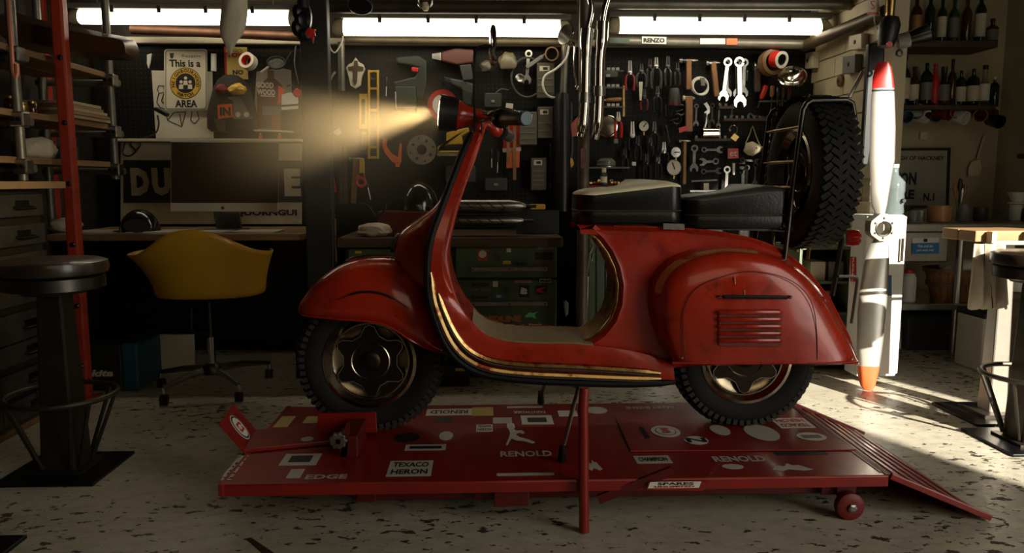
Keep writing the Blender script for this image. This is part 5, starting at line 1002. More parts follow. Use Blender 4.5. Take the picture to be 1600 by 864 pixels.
tr = AT(863, 85, 3.9); o = grp('pipe_collar', 'brown cardboard tube end above the parts organiser', 'tube', 863, 97); MB().lathe([(PX(9,3.9),-.05),(PX(10.5,3.9),-.05),(PX(10.5,3.9),.05),(PX(8.5,3.9),.05),(PX(8.5,3.9),-.05)], tr, (-.15,-1,-.1), 28, cap=False).build('tube_wall', K['wood'], o, 30)
def organiser(x0, y0, x1, y1, label, m, rows=3):
    o = grp('parts_organiser', label, 'organiser', (x0+x1)/2, y1); pl(o, 'organiser_case', [(x0,y0),(x1,y0),(x1,y1),(x0,y1)], m, YT+.01, .05, .004)
    pl(o, 'paper_label', [(x0+5,y0+3),(x1-6,y0+3),(x1-6,y0+11),(x0+5,y0+11)], K['paper'], YT-.041, .001); pl(o, 'label_print', [((x0+x1)/2-3,y0+5),((x0+x1)/2+4,y0+5),((x0+x1)/2+4,y0+9),((x0+x1)/2-3,y0+9)], K['ink'], YT-.0422, .0006)
    for k in range(1, rows+1): y = y0+12+(y1-y0-14)*k/(rows+1); pl(o, 'divider', [(x0+2,y),(x1-2,y),(x1-2,y+1.5),(x0+2,y+1.5)], K['grey'], YT-.041, .003)
    return o
org = mat('organiser_plastic', (.12,.105,.065), .3, var=.4, scale=20)
organiser(838, 100, 865, 155, 'tall clear parts organiser by the white looped cable', org); organiser(839, 168, 863, 217, 'clear parts organiser beside the near handlebar grip', org, 2)
organiser(829, 247, 853, 297, 'lower parts organiser with ribbed bags above the silencers', org, 4); organiser(811, 176, 838, 227, 'wide pale parts organiser behind the near handlebar grip', mat('organiser_pale', (.16,.14,.09), .35, var=.3, scale=25), 3)
o = grp('hand_saw_card', 'orange and white carded saw set with hanging straps', 'saw', 798, 263); pl(o, 'card', [(785,196),(811,194),(814,235),(787,238)], K['red'], YT+.004, .006); pl(o, 'card_edge', [(785,232),(814,230),(814,236),(786,238)], K['paper'], YT-.003, .002)
pl(o, 'orange_handle', [(792,238),(812,236),(811,262),(791,263)], K['orange'], YT, .02, .003)
for x, b in ((794, 256), (804, 281)): pl(o, 'strap', [(x-2.5,196),(x+2.5,196),(x+2.5,b),(x-2.5,b)], K['handle'], YT-.024, .005)
for k, (x0, y0, x1, y1) in enumerate(((858,225,860,300),(853,230,854,265))): driver(x0, y0, x1, y1, ('long black file hanging beside the lower organiser','short black tool hanging beside the lower organiser')[k], K['black'], .55, .012)
wire('white_cable', [(889,72),(884,92),(868,108),(852,118),(848,132),(853,146),(862,152),(874,152)], 3.86, .006, K['white'], label='white looped cable hanging beside the grey down pipe', cat='cable')
wire('black_bag_strap', [(768,165),(772,150),(782,140),(795,141)], YT, .005, K['dgrey'], label='dark wire looped behind the handlebar clamp', cat='cable')
o = grp('wall_card', 'small pale card pinned behind the handlebar', 'card', 796, 170); pl(o, 'card', [(791,161),(802,162),(801,170),(790,168)], K['paper'], YT, .002)
# black tall bags between organisers and fork tubes
for k, (l, r, t, b) in enumerate(((866,893,146,330),)): 
    MB().loft([[Vector((AT((l+r)/2,y,3.85).x+PX((r-l)/2,3.85)*f*math.cos(a), 3.87+.06*math.sin(a), AT(l,y,3.85).z)) for a in [2*math.pi*i/16 for i in range(16)]] for y, f in ((t,.7),(t+8,1),(t+90,.9),(b-20,1),(b,.8))]).build('tool_roll', K['black'], None, True, label='tall black tool roll hanging between the organisers and the fork tubes', cat='tool roll')
# --- darker tools that fill the gaps of the rack
DS = mat('oiled_steel', (.045,.042,.036), .4, .8, var=.4, scale=20); BG = K['black']
for (x, y0, y1, sp, lb) in ((1015,92,128,9,'oily cutters between the chisel pliers and the bright snips'),(1058,98,132,8,'thin black pliers left of the double-headed hammer'),(996,212,250,10,'black pliers hanging below the small dial gauge'),(1010,240,282,11,'long black nippers above the red tool chest'),(976,232,268,9,'small black pliers right of the glass dish'),(1016,215,244,8,'short oily pliers between the dial and the dark pliers'),(1044,150,182,9,'black crimpers under the tin snips')):
    pliers(x, y0, y1, sp, lb, BG, DS)
for (x0, y0, x1, y1, w, lb) in ((1168,232,1190,233,7,'oily spanner lying level below the dust mask'),(1160,250,1182,252,6,'small oily spanner lying level right of the red card'),(1099,268,1122,267,7,'oily spanner lying level above the pale ledge'),(1167,262,1166,292,7,'oily spanner hanging right of the chrome ring spanner'),(1180,258,1179,286,6,'slim oily spanner beside the spare wheel edge'),(1190,255,1189,278,5,'smallest oily spanner nearest the spare wheel'),(1113,165,1112,190,6,'oily spanner hanging left of the thin dull one'),(1144,166,1143,182,5,'stubby oily spanner above the long dark ledge')):
    wrench(x0, y0, x1, y1, w, lb, DS)
for (x, y, lb) in ((1057,186,'small oily clamp above the red and white card'),(1064,172,'tiny oily clamp beside the mallet head')):
    o = grp('g_clamp', lb, 'clamp', x, y+9); MB().tube([AT(x+7*math.cos(R(a)), y+8*math.sin(R(a)), YT) for a in range(-140, 141, 20)], .006, 6).build('clamp_frame', DS, o, True); MB().cyl(AT(x-9,y+2,YT), AT(x+3,y-1,YT), .004, n=8).build('clamp_screw', DS, o)
for (x0, y0, x1, y1, lb) in ((1040,196,1046,222,'thin oily scriber right of the dark pliers'),(604,120,603,150,'oily punch hanging between the long level and the jigsaw'),(768,232,768,262,'black nut driver behind the scooter neck'),(778,236,777,270,'black bradawl beside the nut driver'),(868,240,869,280,'black chisel beside the tall tool roll')):
    driver(x0, y0, x1, y1, lb, BG, .5, .009)
for (x, y, w, h, lb) in ((720,272,46,26,'black plastic tool case on the pegboard behind the leg shield'),(775,288,34,20,'low black charger box above the silencers'),(770,158,26,22,'dark brush head hanging behind the handlebar clamp'),(950,118,26,10,'dark magnetic tool strip at the top left of the pliers')):
    o = grp('tool_case', lb, 'case', x, y+h/2); pl(o, 'case_body', rrect(x-w/2,y-h/2,x+w/2,y+h/2,3), K['dgrey'], YT+.02, .05, .004); pl(o, 'case_latch', [(x-3,y-2),(x+3,y-2),(x+3,y+2),(x-3,y+2)], K['steel'], YT-.031, .004)
# scaffold pole with chrome fork tubes
po = thing('scaffold_pole', 'grey scaffold pole standing behind the scooter saddle', 'pole', (AT(908, 500, 3.22).x, 3.22, 0)); px_ = AT(911, 300, 3.22).x
MB().cyl((px_, 3.22, 0), (px_, 3.22, 1.75), .024, n=16).build('pole_tube', mat('pole_grey', (.17,.14,.11), .45, .4, var=.4, scale=7), po, True); MB().lathe([(.05,0),(.05,.008),(.026,.012)], (px_,3.22,0), n=20).build('pole_foot', K['steel'], po, True)
MB().plate([(907,232),(916,232),(916,263),(907,263)], 3.193, .002).build('photo_sticker', mat('photo_card', (.22,.10,.09), .5, var=.5, scale=60), po)
for pts, lb in (([(921,-6),(924,15),(918,45),(916,70),(915,110),(914,155),(911,195),(907,214)], 'bent chrome fork tube strapped nearest the scaffold pole'), ([(950,-6),(944,15),(941,34),(940,62),(937,95),(936,145),(934,190),(929,218)], 'bent chrome fork tube farther from the scaffold pole, beside the pliers')):
    t = thing('fork_tube', lb, 'fork tube', AT(pts[4][0], pts[4][1], 3.14), 'chrome fork tubes')
    P_ = smoothpath([AT(x, y, 3.14) for x, y in pts[2:]], 4); MB().tube(P_, [.026]*6+[.022]*(len(P_)-9)+[.018]*3, 14).build('tube', K['chrome'], t, True)
    MB().tube(smoothpath([AT(x, y, 3.14) for x, y in pts[:3]], 4), .012, 10).build('bracket', K['chrome'], t, True)
    MB().lathe([(.026,0),(.027,.02),(.026,.04)], AT(pts[5][0], pts[5][1]-10, 3.14), (0,0,-1), 16).build('collar', K['steel'], t, True)
m_ = AT(884, 54, 3.4); o = thing('wing_mirror', 'oval chrome wing mirror on a thin stalk by the fork tubes', 'mirror', m_); MB().lathe([(.001,-.012),(.04,-.006),(.044,0),(.042,.004),(.001,.005)], m_, (-.9,-.5,.1), 24, sx=1.3).build('mirror_shell', K['chrome'], o, True); wire('mirror_arm', [(886,60,3.4),(898,68,3.36),(911,70,3.24)], 0, .004, K['chrome'], o); wire('stalk', [(898,68),(897,110),(901,134)], 3.4, .004, K['chrome'], o); MB().lathe([(.001,.01),(.009,.0),(.006,-.012)], AT(901,136,3.4), (0,0,1), 12).build('ball_end', K['chrome'], o, True)
wire('hanging_strap', [(892,160),(893,200),(894,230),(890,270)], 3.99, .008, K['dgrey'], label='dark strap hanging left of the scaffold pole', cat='strap')
MB().plate([(891,195),(904,180),(905,212),(893,214)], 3.998, .02).build('red_glove', mat('salmon', (.38,.10,.06), .7), label='salmon coloured glove hung behind the fork tubes', cat='glove')
lump('yellow_cloth', AT(890,262,3.975), .022, .015, .028, K['yellow'], 'small yellow cloth tucked behind the scaffold pole', 'cloth', 31)
# --- right part: pliers, hammers, spanners
dg = K['dgrey']; rg = mat('red_grip', (.20,.012,.01), .45)
pliers(984, 95, 141, 14, 'long-nose pliers with red looped grips near the fork tubes', rg, jaw=.42)
pliers(1002, 100, 136, 16, 'dark spread pliers right of the red-gripped pliers', dg, K['dsteel']); MB().plate([(998,128),(1004,128),(1002,157),(999,157)], YT-.01, .006).build('chisel_blade', K['paper'], label='pale tapered chisel blade hanging below the dark pliers', cat='chisel', group='tools on the pegboard')
pliers(1025, 90, 138, 16, 'bright snips with one arm flung out', dg, K['steel'], .3); pliers(1043, 88, 134, 9, 'slim grey tin snips with long straight arms', K['dsteel'], K['dsteel'], .36)
pliers(1006, 139, 172, 11, 'small pliers with dark red grips under the chisel blade', mat('dred', (.09,.01,.008), .5), K['dsteel'], .4); pliers(1027, 135, 175, 12, 'black pliers left of the grey cup', K['black'], K['dsteel'])
pliers(988, 190, 235, 12, 'white locking pliers below the long thin rod', K['black'], K['white'], .5); pliers(966, 175, 215, 10, 'red-gripped cutters beside the round headlamp', K['red'], K['paper'], .3)
pliers(1022, 190, 235, 12, 'dark pliers right of the small dial gauge', K['black'], K['dsteel']); pliers(1037, 222, 252, 14, 'open jointed puller above the alloy dial', K['dsteel'], K['steel'], .5); pliers(1028, 245, 278, 10, 'pair of dividers hanging left of the large dial', K['dsteel'], K['dsteel'], .25)
MB().plate([(973,134),(976,134),(976,182),(973,182)], YT, .006).build('thin_rod', K['brass'], label='long thin brass rod hanging left of the dials', cat='rod', group='tools on the pegboard')
for k, (y, lb) in enumerate(((110,'top small tool shelf bar'),(136,'second small tool bar'),(166,'lowest small tool bar'))): 
    o = grp('tool_bar', lb + ' left of the pliers', 'bar', 958, y); pl(o, 'bar', [(942,y),(974,y),(974,y+2.5),(942,y+2.5)], K['dsteel']); 
    for q in range(3): pl(o, 'socket', [(948+q*7,y-4),(953+q*7,y-4),(953+q*7,y),(948+q*7,y)], K['steel'])
driver(971, 155, 938, 157, 'wooden-handled file lying sideways on the small tool bars', K['handle'], .75, .011)
o = grp('oil_cup', 'grey tapered measuring cup hanging right of the snips', 'cup', 1053, 165); MB().lathe([(PX(8,YT),0),(PX(10,YT),.02),(PX(7.5,YT),.085),(PX(7,YT),.088)], AT(1053,166,YT-.02), n=20).build('cup_wall', K['dgrey'], o, True); MB().lathe([(PX(10.3,YT),.003),(PX(10.3,YT),.016)], AT(1053,166,YT-.02), n=20).build('cup_band', mat('maroon', (.10,.01,.01), .5), o, True)
hammer(1076, 90, 140, 30, 'hammer with a bright double head at the top of the rack', hy=9); hammer(1114, 94, 151, 22, 'plain wooden hammer left of the bright spanners', tilt=6, hy=9)
hammer(1076, 149, 206, 19, 'wooden mallet with a thick brown handle and pale head', head=K['cream'], hy=9, w=.036); hammer(1070, 218, 288, 18, 'thin long-handled hammer beside the dials', hy=5, w=.018, tilt=-1)
o = grp('wire_coil', 'coil of white wire hanging between two hammers', 'wire', 1093, 152)
for k in range(4): MB().ring(AT(1093,134,YT-.004*k)+Vector((.002*k,0,-.002*k)), (0.1*(k-1),-1,.08*k), PX(12.8,YT), .0045, 28, 6).build('coil_turn', K['white'], o, True)
pl(o, 'coil_clip', [(1094,122),(1100,122),(1101,134),(1095,134)], K['grey'], YT-.015, .01)
wrench(1137, 97, 1130, 150, 11, 'bright combination spanner, first of the pair by the wooden hammer', K['chrome']); wrench(1135, 99, 1136, 145, 9, 'bright spanner tucked behind the first of the pair', K['steel'], YT+.012)
wrench(1151, 99, 1152, 145, 9, 'slim bright spanner at the left of the big trio', K['steel'], YT+.014); wrench(1155, 97, 1156, 158, 13, 'largest bright spanner in the middle of the trio', K['chrome']); wrench(1163, 98, 1161, 144, 10, 'bright spanner at the right of the big trio', K['steel'], YT+.008)
wrench(1088, 166, 1087, 193, 6, 'small dull spanner beside the mallet handle', K['dsteel']); wrench(1124, 164, 1122, 196, 5, 'thin dull spanner right of the adjustable grips', K['dsteel'])
o = grp('pipe_grips', 'big adjustable grips with curved bare handles', 'pliers', 1105, 212); pl(o, 'grip_jaw', [(1098,163),(1103,160),(1108,168),(1108,176),(1103,181),(1099,176),(1104,172),(1101,166)], K['steel'], th=.014)
wire('grip_handle', [(1102,177),(1106,190),(1110,202),(1109,214)], YT-.01, .007, K['steel'], o); wire('grip_handle', [(1104,178),(1103,192),(1100,204),(1102,214)], YT-.01, .007, K['steel'], o)
o = grp('steel_tin', 'shiny steel tin on the narrow tool ledge', 'tin', 1107, 217); a = AT(1097,208,YT-.03); b = AT(1121,208,YT-.03); MB().cyl(a, b, PX(9,YT), n=24).build('tin_wall', K['chrome'], o, True); MB().cyl(b, b+Vector((.006,0,0)), PX(9.5,YT), n=24).build('tin_lid', K['steel'], o, True)
for k, (x, y, w, lb) in enumerate(((1131,167,24,'short rack of small bits under the spanner pair'),(1160,186,66,'long dark tool ledge under the spanner trio'),(1110,217,56,'narrow dark ledge holding the steel tin'))):
    o = grp('tool_ledge', lb, 'rack', x, y+4); pl(o, 'ledge_bar', [(x-w/2,y),(x+w/2,y),(x+w/2,y+4),(x-w/2,y+4)], K['dwood'], YT, .05)
    for q in range(int(w/9)): pl(o, 'bit', [(x-w/2+3+q*9,y-5),(x-w/2+7+q*9,y-5),(x-w/2+7+q*9,y),(x-w/2+3+q*9,y)], K['dsteel'], YT-.015, .012)
wrench(1172, 181, 1200, 185, 7, 'dull spanner lying on the long dark ledge', K['dsteel'])
hammer(1183, 97, 144, 12, 'brown wooden-handled axe hammer by the tape rolls', hm=K['dwood'], hy=14, w=.03); driver(1168, 110, 1167, 126, 'tiny hanging hex key left of the axe hammer', K['steel'], .3, .004)
driver(1197, 134, 1184, 168, 'bright red screwdriver hanging at a slant', K['red'], .62, .015)
for k, (x, lb, m) in enumerate(((1207,'brown wooden screwdriver right of the red one','handle'),(1216,'thin steel screwdriver in the row','dsteel'),(1224,'dark screwdriver under the chrome lamp','dwood'),(1233,'rust-red handled screwdriver at the end of the row','dred'))): driver(x, 134+k, x-3, 176+(k%2)*4, lb, K.get(m) or MATS[m], .42, .013)
o = grp('driver_rack', 'thin dark rack holding the row of screwdrivers', 'rack', 1215, 160); pl(o, 'rack_bar', [(1182,158),(1248,156),(1248,159),(1182,161)], K['dsteel'], YT+.01, .03)
tr = AT(1205, 98, 3.90); o = grp('brown_tape', 'large brown tape roll hanging at the top right of the rack', 'tape', 1205, 113); MB().lathe([(.045,-.022),(.064,-.022),(.064,.022),(.045,.022),(.045,-.022)], tr, (.25,-1,.05), 36, cap=False).build('tape_ring', mat('brown_tape', (.16,.09,.04), .3), o, 30)
tr = AT(1216, 93, 3.86); o = grp('red_tape', 'white paper tape roll with a red side in front of the brown roll', 'tape', 1216, 104); MB().lathe([(.028,-.026),(.040,-.026),(.040,.022),(.028,.022),(.028,-.026)], tr, (.45,-1,-.2), 32, cap=False).build('tape_ring', K['red'], o, 30); MB().lathe([(.0275,.022),(.041,.022),(.041,.027),(.0275,.027),(.0275,.022)], tr, (.45,-1,-.2), 32, cap=False).build('tape_face', K['white'], o, 30); MB().lathe([(.027,-.026),(.0278,-.026),(.0278,.024)], tr, (.45,-1,-.2), 32, cap=False).build('tape_core', K['green'], o, 30)
lp = AT(1238, 119, 3.86); o = grp('chrome_headlamp', 'tilted chrome headlamp bowl under the tape rolls', 'headlamp', 1238, 134); MB().lathe([(.01,-.05),(.045,-.042),(.066,-.015),(.07,0),(.064,.002),(.055,-.012),(.02,-.03),(.001,-.032)], lp, (-.25,-.75,.6), 32, cap=False).build('lamp_bowl', K['chrome'], o, True); MB().lathe([(.008,-.03),(.008,-.005),(.004,0)], lp, (-.25,-.75,.6), 10).build('bulb', K['glassc'], o, True)
hl = AT(948, 197, 3.965); o = grp('round_headlamp', 'dusty round headlamp glass behind the fork tubes', 'headlamp', 948, 214); MB().lathe([(.05,-.02),(.056,-.004),(.058,0),(.05,.004)], hl, (-.15,-1,.1), 32).build('lamp_rim', K['chrome'], o, True); MB().lathe([(.052,.002),(.03,.012),(.001,.016)], hl, (-.15,-1,.1), 32, cap=False).build('lamp_glass', mat('dusty_lens', (.16,.13,.08), .3, .6, var=.4), o, True)
gauge(1006, 197, 8, 'small cream dial gauge below the pliers', na=40); gauge(1053, 262, 11.5, 'large cream dial gauge at the end of the rack', na=-20); gauge(1056, 238, 8, 'round alloy dial above the large cream gauge', K['steel'], K['steel'], 90)
o = grp('red_matchbox', 'small red and white card beside the mallet handle', 'card', 1067, 207); pl(o, 'card', [(1060,200),(1074,196),(1074,204),(1061,208)], K['red'], YT-.03, .008)
o = grp('padlock', 'brass padlock hanging open from the ledge', 'padlock', 1146, 222); pl(o, 'lock_body', [(1146,208),(1154,214),(1148,222),(1139,216)], K['brass'], YT-.02, .016, .002); wire('shackle', [(1141,205),(1140,199),(1146,195),(1151,199),(1150,206),(1147,210)], YT-.028, .0045, K['chrome'], o)
o = grp('dust_mask', 'cream moulded dust mask hanging by its strings', 'mask', 1176, 245); mk = []
for f, dy in ((1,0),(.92,-.02),(.7,-.04),(.4,-.052),(.1,-.056)): mk.append([AT(1176+(p[0]-1176)*f, 232+(p[1]-232)*f, YT-.01)+Vector((0,dy,0)) for p in ((1163,231),(1165,224),(1175,221),(1186,227),(1191,230),(1186,238),(1176,244),(1168,242),(1161,236))])
MB().loft(mk, cap=False).build('mask_cup', K['cream'], o, 60); wire('mask_string', [(1165,224),(1172,208),(1176,197),(1181,212),(1188,228)], YT-.02, .0022, K['cream'], o, sm=2)
o = grp('red_tag_card', 'square red printed card on the dark rack', 'card', 1145, 247); pl(o, 'card', [(1137,232),(1153,232),(1154,247),(1137,248)], K['red'], YT-.02, .004); ptext('et', 1146, 240, YT-.0245, 8, K['paper'], o)
wrench(1136, 265, 1134, 300, 9, 'chrome ring spanner hanging below the red card'); wrench(1085, 232, 1084, 262, 9, 'big dark spanner hanging right of the thin hammer', K['dsteel']); wrench(1100, 234, 1124, 234, 7, 'dull spanner lying level on the lower rack', K['dsteel']); wrench(1118, 252, 1098, 253, 8, 'dark open spanner lying level below the first', K['dsteel'])
for k, (x, y, lb) in enumerate(((1146,255,'white plastic key tag hanging by the chrome ring spanner'),(1201,205,'white handled brush beside the spare wheel'))): MB().plate([(x-2,y),(x+2,y),(x+1.5,y+18),(x-1.5,y+18)], YT-.015, .008).build('key_tag', K['paper'], label=lb, cat='tag')
o = grp('steel_ruler_rack', 'pale steel ledge with clips above the front saddle end', 'rack', 1090, 300); pl(o, 'rack_bar', [(1075,297),(1115,297),(1115,300),(1075,300)], K['steel'], YT, .04); pl(o, 'white_label', [(1099,286),(1107,286),(1107,297),(1099,297)], K['paper'], YT-.02, .006); pl(o, 'clips', [(1078,282),(1118,280),(1118,282.5),(1078,284.5)], K['dsteel'], YT, .03)
pl(grp('small_tag', 'small white cube tag on the dark pegboard', 'tag', 990, 259), 'tag', [(987,253),(993,253),(993,259),(987,259)], K['white']); pl(grp('square_tag', 'small square tag below the white locking pliers', 'tag', 962, 224), 'tag', [(959,217),(965,217),(965,224),(959,224)], K['grey'])
# shelf with glass dish, bottle, nuts behind the saddle
yq_ = 3.72; sz = AT(960, 289, yq_).z
o = thing('red_tool_chest', 'dark red tool chest top behind the front saddle', 'tool chest', (AT(985,300,yq_).x, 3.8, sz-.3)); MB().box((AT(985,300,yq_).x, 3.82, sz-.06), (PX(150,yq_), .2, .12)).build('chest_body', mat('chest_red', (.12,.008,.006), .4, var=.2), o, bevel=.006); MB().box((AT(985,300,yq_).x, 3.82, sz-.25), (PX(140,yq_), .2, .27)).build('chest_base', K['dgrey'], o); MB().box((AT(985,300,yq_).x, 3.82, .20), (PX(130,yq_), .2, .40)).build('chest_stand', K['black'], o)
for k in range(9): lump('wing_nut', Vector((AT(918+k*6.5,286,yq_).x, 3.75+.02*(k%3), sz)), .012, .012, .010+.006*(k%3 == 0), K['brass'], ('brass fitting %s of the pile on the red tool chest' % ('first','second','third','fourth','fifth','sixth','seventh','eighth','last')[k]), 'fitting', 40+k, group='brass fittings on the red tool chest')
bt = AT(944, 284, yq_-.01); o = thing('small_bottle', 'small capped bottle standing among the brass fittings', 'bottle', (bt.x, yq_, sz)); MB().lathe([(.015,0),(.016,.004),(.016,.05),(.009,.062)], (bt.x, yq_, sz), n=16).build('bottle_glass', K['green'], o, True); MB().lathe([(.011,.06),(.011,.082)], (bt.x, yq_, sz), n=14).build('bottle_cap', K['cream'], o, True); MB().lathe([(.0165,.012),(.0165,.04)], (bt.x, yq_, sz), n=16, cap=False).build('bottle_label', K['cream'], o, True)
sh2 = AT(950, 261, 3.9); o = thing('dish_shelf', 'thin wall shelf holding a glass dish above the tool chest', 'shelf', (sh2.x, 3.92, sh2.z)); MB().box((sh2.x, 3.93, sh2.z-.004), (.21,.12,.008)).build('shelf_plate', K['dsteel'], o)
gd = Vector((AT(948, 258, 3.9).x, 3.92, sh2.z)); o = thing('glass_dish', 'low domed glass dish on the thin wall shelf', 'dish', gd); MB().lathe([(.04,0),(.05,.012),(.048,.03),(.03,.044),(.001,.048)], gd, n=24).build('dish_dome', K['clear'], o, True); MB().lathe([(.054,0),(.054,.004)], gd, n=24).build('dish_base', K['steel'], o, True)
o = thing('red_clip_tool', 'red tipped small tool on the tool chest end', 'tool', AT(1000,288,yq_)); p = Vector((AT(1000,286,yq_).x, 3.75, sz)); MB().box(p+Vector((0,0,.009)), (.05,.02,.018)).build('tool_body', K['steel'], o); MB().box(p+Vector((-.03,0,.009)), (.016,.022,.018)).build('tool_tip', K['red'], o)
# ================================================================ workbench with green drawers
YW = 3.34
wz = AT(700, 372, YW).z; wl_, wr_ = AT(526, 372, YW).x, AT(880, 372, YW).x
wb = thing('workbench', 'dark timber topped workbench with green metal drawers behind the scooter', 'workbench', ((wl_+wr_)/2, 3.6, 0))
for k in range(4): MB().box(((wl_+wr_)/2, YW+.075+.15*k, wz-.02), (wr_-wl_, .147, .042)).build('bench_plank', mat('bench_wood', (.085,.045,.018), .55, var=.5, scale=6, stretch=(1,7,7)), wb, bevel=.003)
GRN = mat('drawer_green', (.075,.115,.060), .42, .2, var=.45, scale=8, col2=(.040,.065,.035))
MB().box(((wl_+wr_)/2-.02, 3.64, wz/2-.01), (wr_-wl_-.1, .52, wz-.06)).build('bench_carcass', mat('carcass', (.012,.018,.010), .5, .3), wb)
MB().box(((wl_+wr_)/2, 3.42, .03), (wr_-wl_-.1, .1, .06)).build('bench_plinth', K['black'], wb)
def drawer(x0, y0, x1, y1, hy, hx0, hx1):
    d = MB().plate([(x0,y0),(x1,y0),(x1,y1),(x0,y1)], YW+.045, .018).build('drawer', GRN, wb, bevel=.003)
    h = MB(); a, b = AT(hx0, hy, YW+.02), AT(hx1, hy-1, YW+.02); h.bar(a, b, .014, PX(7,YW)); h.build('drawer_pull', K['steel'], d, bevel=.002)
    for f in (.03, .5, .97): MB().lathe([(.004,0),(.003,.004)], a.lerp(b,f)+Vector((0,-.007,0)), (0,-1,0), 8).build('pull_rivet', K['ink'], d)
    return d
d1 = drawer(712, 384, 869, 433, 421, 736, 855); d2 = drawer(712, 437, 869, 516, 475, 736, 855); d3 = drawer(712, 520, 869, 580, 550, 736, 855); d4 = drawer(545, 388, 700, 440, 425, 570, 680); d5 = drawer(545, 444, 700, 516, 482, 570, 680); d6 = drawer(545, 520, 700, 580, 550, 570, 680)
YK = YW+.0265
def stk(d, pts, m, tx=None, tm=None, h=5, w=None, bold=.05, rot=0):
    if m: MB().plate(pts, YK, .0008).build('sticker', m, d)
    if tx: ptext(tx, sum(p[0] for p in pts)/4, sum(p[1] for p in pts)/4, YK-.001, h, tm, d, w, 'sticker_lettering', bold, rot)
rc = lambda x, y, w, h: [(x-w/2,y-h/2),(x+w/2,y-h/2),(x+w/2,y+h/2),(x-w/2,y+h/2)]
stk(d1, rc(754,399,17,19), mat('st_red', (.30,.05,.03), .5)); MB().plate(arc(754,397,6,0,360,16)[:-1], YK-.001, .0005).build('sticker_disc', K['paper'], d1); stk(d1, rc(795,391,7,6), K['paper']); stk(d1, rc(792,410,12,5), K['gold']); stk(d1, rc(813,412,24,6), None, 'FIRMS', K['ink'], 5, 24); stk(d1, rc(850,400,28,12), K['ink']); stk(d1, rc(848,413,30,4), mat('st_dred', (.12,.02,.015), .5)); stk(d1, rc(852,388,24,4), K['grey']); stk(d1, rc(776,402,10,12), K['dgrey'])
stk(d2, rc(751,445,28,6), None, 'SPITZER', K['ink'], 6, 29); stk(d2, rc(751,453,28,5), None, 'JUST BOIL', K['grey'], 4, 31); stk(d2, rc(774,444,8,9), K['paper']); stk(d2, rc(818,440,27,4), mat('st_pink', (.35,.14,.09), .5)); stk(d2, rc(852,438.5,18,6), K['paper'], 'Mobil', K['ink'], 5, 16)
stk(d2, rc(819,455,16,19), K['ink'], 'B', K['paper'], 10, 11, .1, -12); stk(d2, rc(845,453,18,14), K['ink']); MB().plate([(838,452),(852,448),(853,451),(844,453),(853,457),(852,459),(838,455)], YK-.001, .0005).build('sticker_mark', K['red'], d2); stk(d2, rc(780,463,17,7), K['blue'], 'FX', K['paper'], 4, 8, .06); stk(d2, rc(749,464,26,6), None, 'Rimes', K['ink'], 5, 26); stk(d2, rc(728,470,14,5), mat('st_pink', (.35,.14,.09), .5)); stk(d2, rc(790,453,10,12), K['dgrey'])
stk(d2, rc(784,498,62,11), None, 'REDLINE', mat('st_orange', (.40,.14,.05), .5), 10, 62, .07); MB().plate([(820,494),(827,488),(834,489),(840,487),(835,492),(838,498),(830,495),(822,496)], YK, .001).build('green_sticker', mat('st_green', (.12,.62,.20), .5), d2); stk(d2, rc(836,507,20,4), None, 'Mopeds', K['gold'], 4, 20); MB().plate(arc(817,513,6,0,360,16)[:-1], YK, .0008).build('sticker_disc', K['paper'], d2)
stk(d4, rc(560,394,10,4), K['gold'])
# on the bench: silencers, helmet, rag, red box
def silencer(x0, x1, y, rp, label):
    o = thing('silencer', label, 'exhaust', AT((x0+x1)/2, y+rp, 3.45), 'exhaust silencers on the workbench'); a, b = AT(x0, y, 3.45), AT(x1, y, 3.45); r = PX(rp, 3.45)
    MB().tube([a, a.lerp(b,.03), a.lerp(b,.80), a.lerp(b,.92), b], [r*.8, r, r, r*.75, r*.28], 20).build('can', K['steel'], o, True); MB().cyl(b-(b-a)*.02, b+(b-a)*.12, r*.26, n=10).build('outlet', K['dsteel'], o, True)
    for k in range(6): t = .06+.13*k; MB().bar(a.lerp(b,t)+Vector((-.012,-r*.92,.5*r)), a.lerp(b,t)+Vector((.018,-r*.99,-.3*r)), .004, .004).build('slot', K['ink'], o)
    MB().ring(a.lerp(b,.72)+Vector((0,-r*.9,-.1*r)), (0,-1,.2), .012, .003, 14, 6).build('bracket_ring', K['dsteel'], o, True); return o
silencer(690, 822, 322, 10, 'upper slotted steel silencer on the workbench'); silencer(690, 818, 345, 9, 'lower slotted steel silencer on the workbench')
MB().box(AT(752, 334, 3.49)+Vector((0,0,0)), (.36,.05,.02)).build('silencer_cradle', K['black'], label='black cradle bar between the two silencers', cat='cradle')
MB().box((AT(840,323,3.6).x, 3.6, AT(840,323,3.6).z), (.07,.05,.024)).build('sponge', K['yellow'], label='small yellow sponge on the black rack behind the silencers', cat='sponge', bevel=.004)
MB().box((AT(840,323,3.6).x, 3.62, (AT(840,328,3.6).z+wz)/2), (.2,.08,AT(840,328,3.6).z-wz-.006)).build('bench_rack', K['black'], label='low black rack carrying the yellow sponge', cat='rack')
rb_ = thing('red_metal_box', 'long dark red metal tool box on the workbench behind the leg shield', 'tool box', AT(640, 355, 3.5)); MB().box((AT(640,340,3.5).x, 3.55, wz+.05), (PX(95,3.5), .16, .098)).build('box_body', mat('chest_red', (.12,.008,.006), .4), rb_, bevel=.004); MB().box((AT(640,340,3.5).x, 3.55, wz+.104), (PX(97,3.5), .168, .012)).build('box_lid', mat('chest_red', (.12,.008,.006), .4), rb_, bevel=.003)
lump('rag', (AT(585,350,3.45).x, 3.45, wz), .075, .06, .035, ragw, 'crumpled cream rag on the workbench corner', 'rag', 51)
hm = Vector((AT(656,312,3.62).x, 3.62, AT(656,330,3.62).z)); o = thing('crash_helmet', 'black crash helmet with bright rim on the red tool box', 'helmet', (hm.x, 3.62, wz+.11))
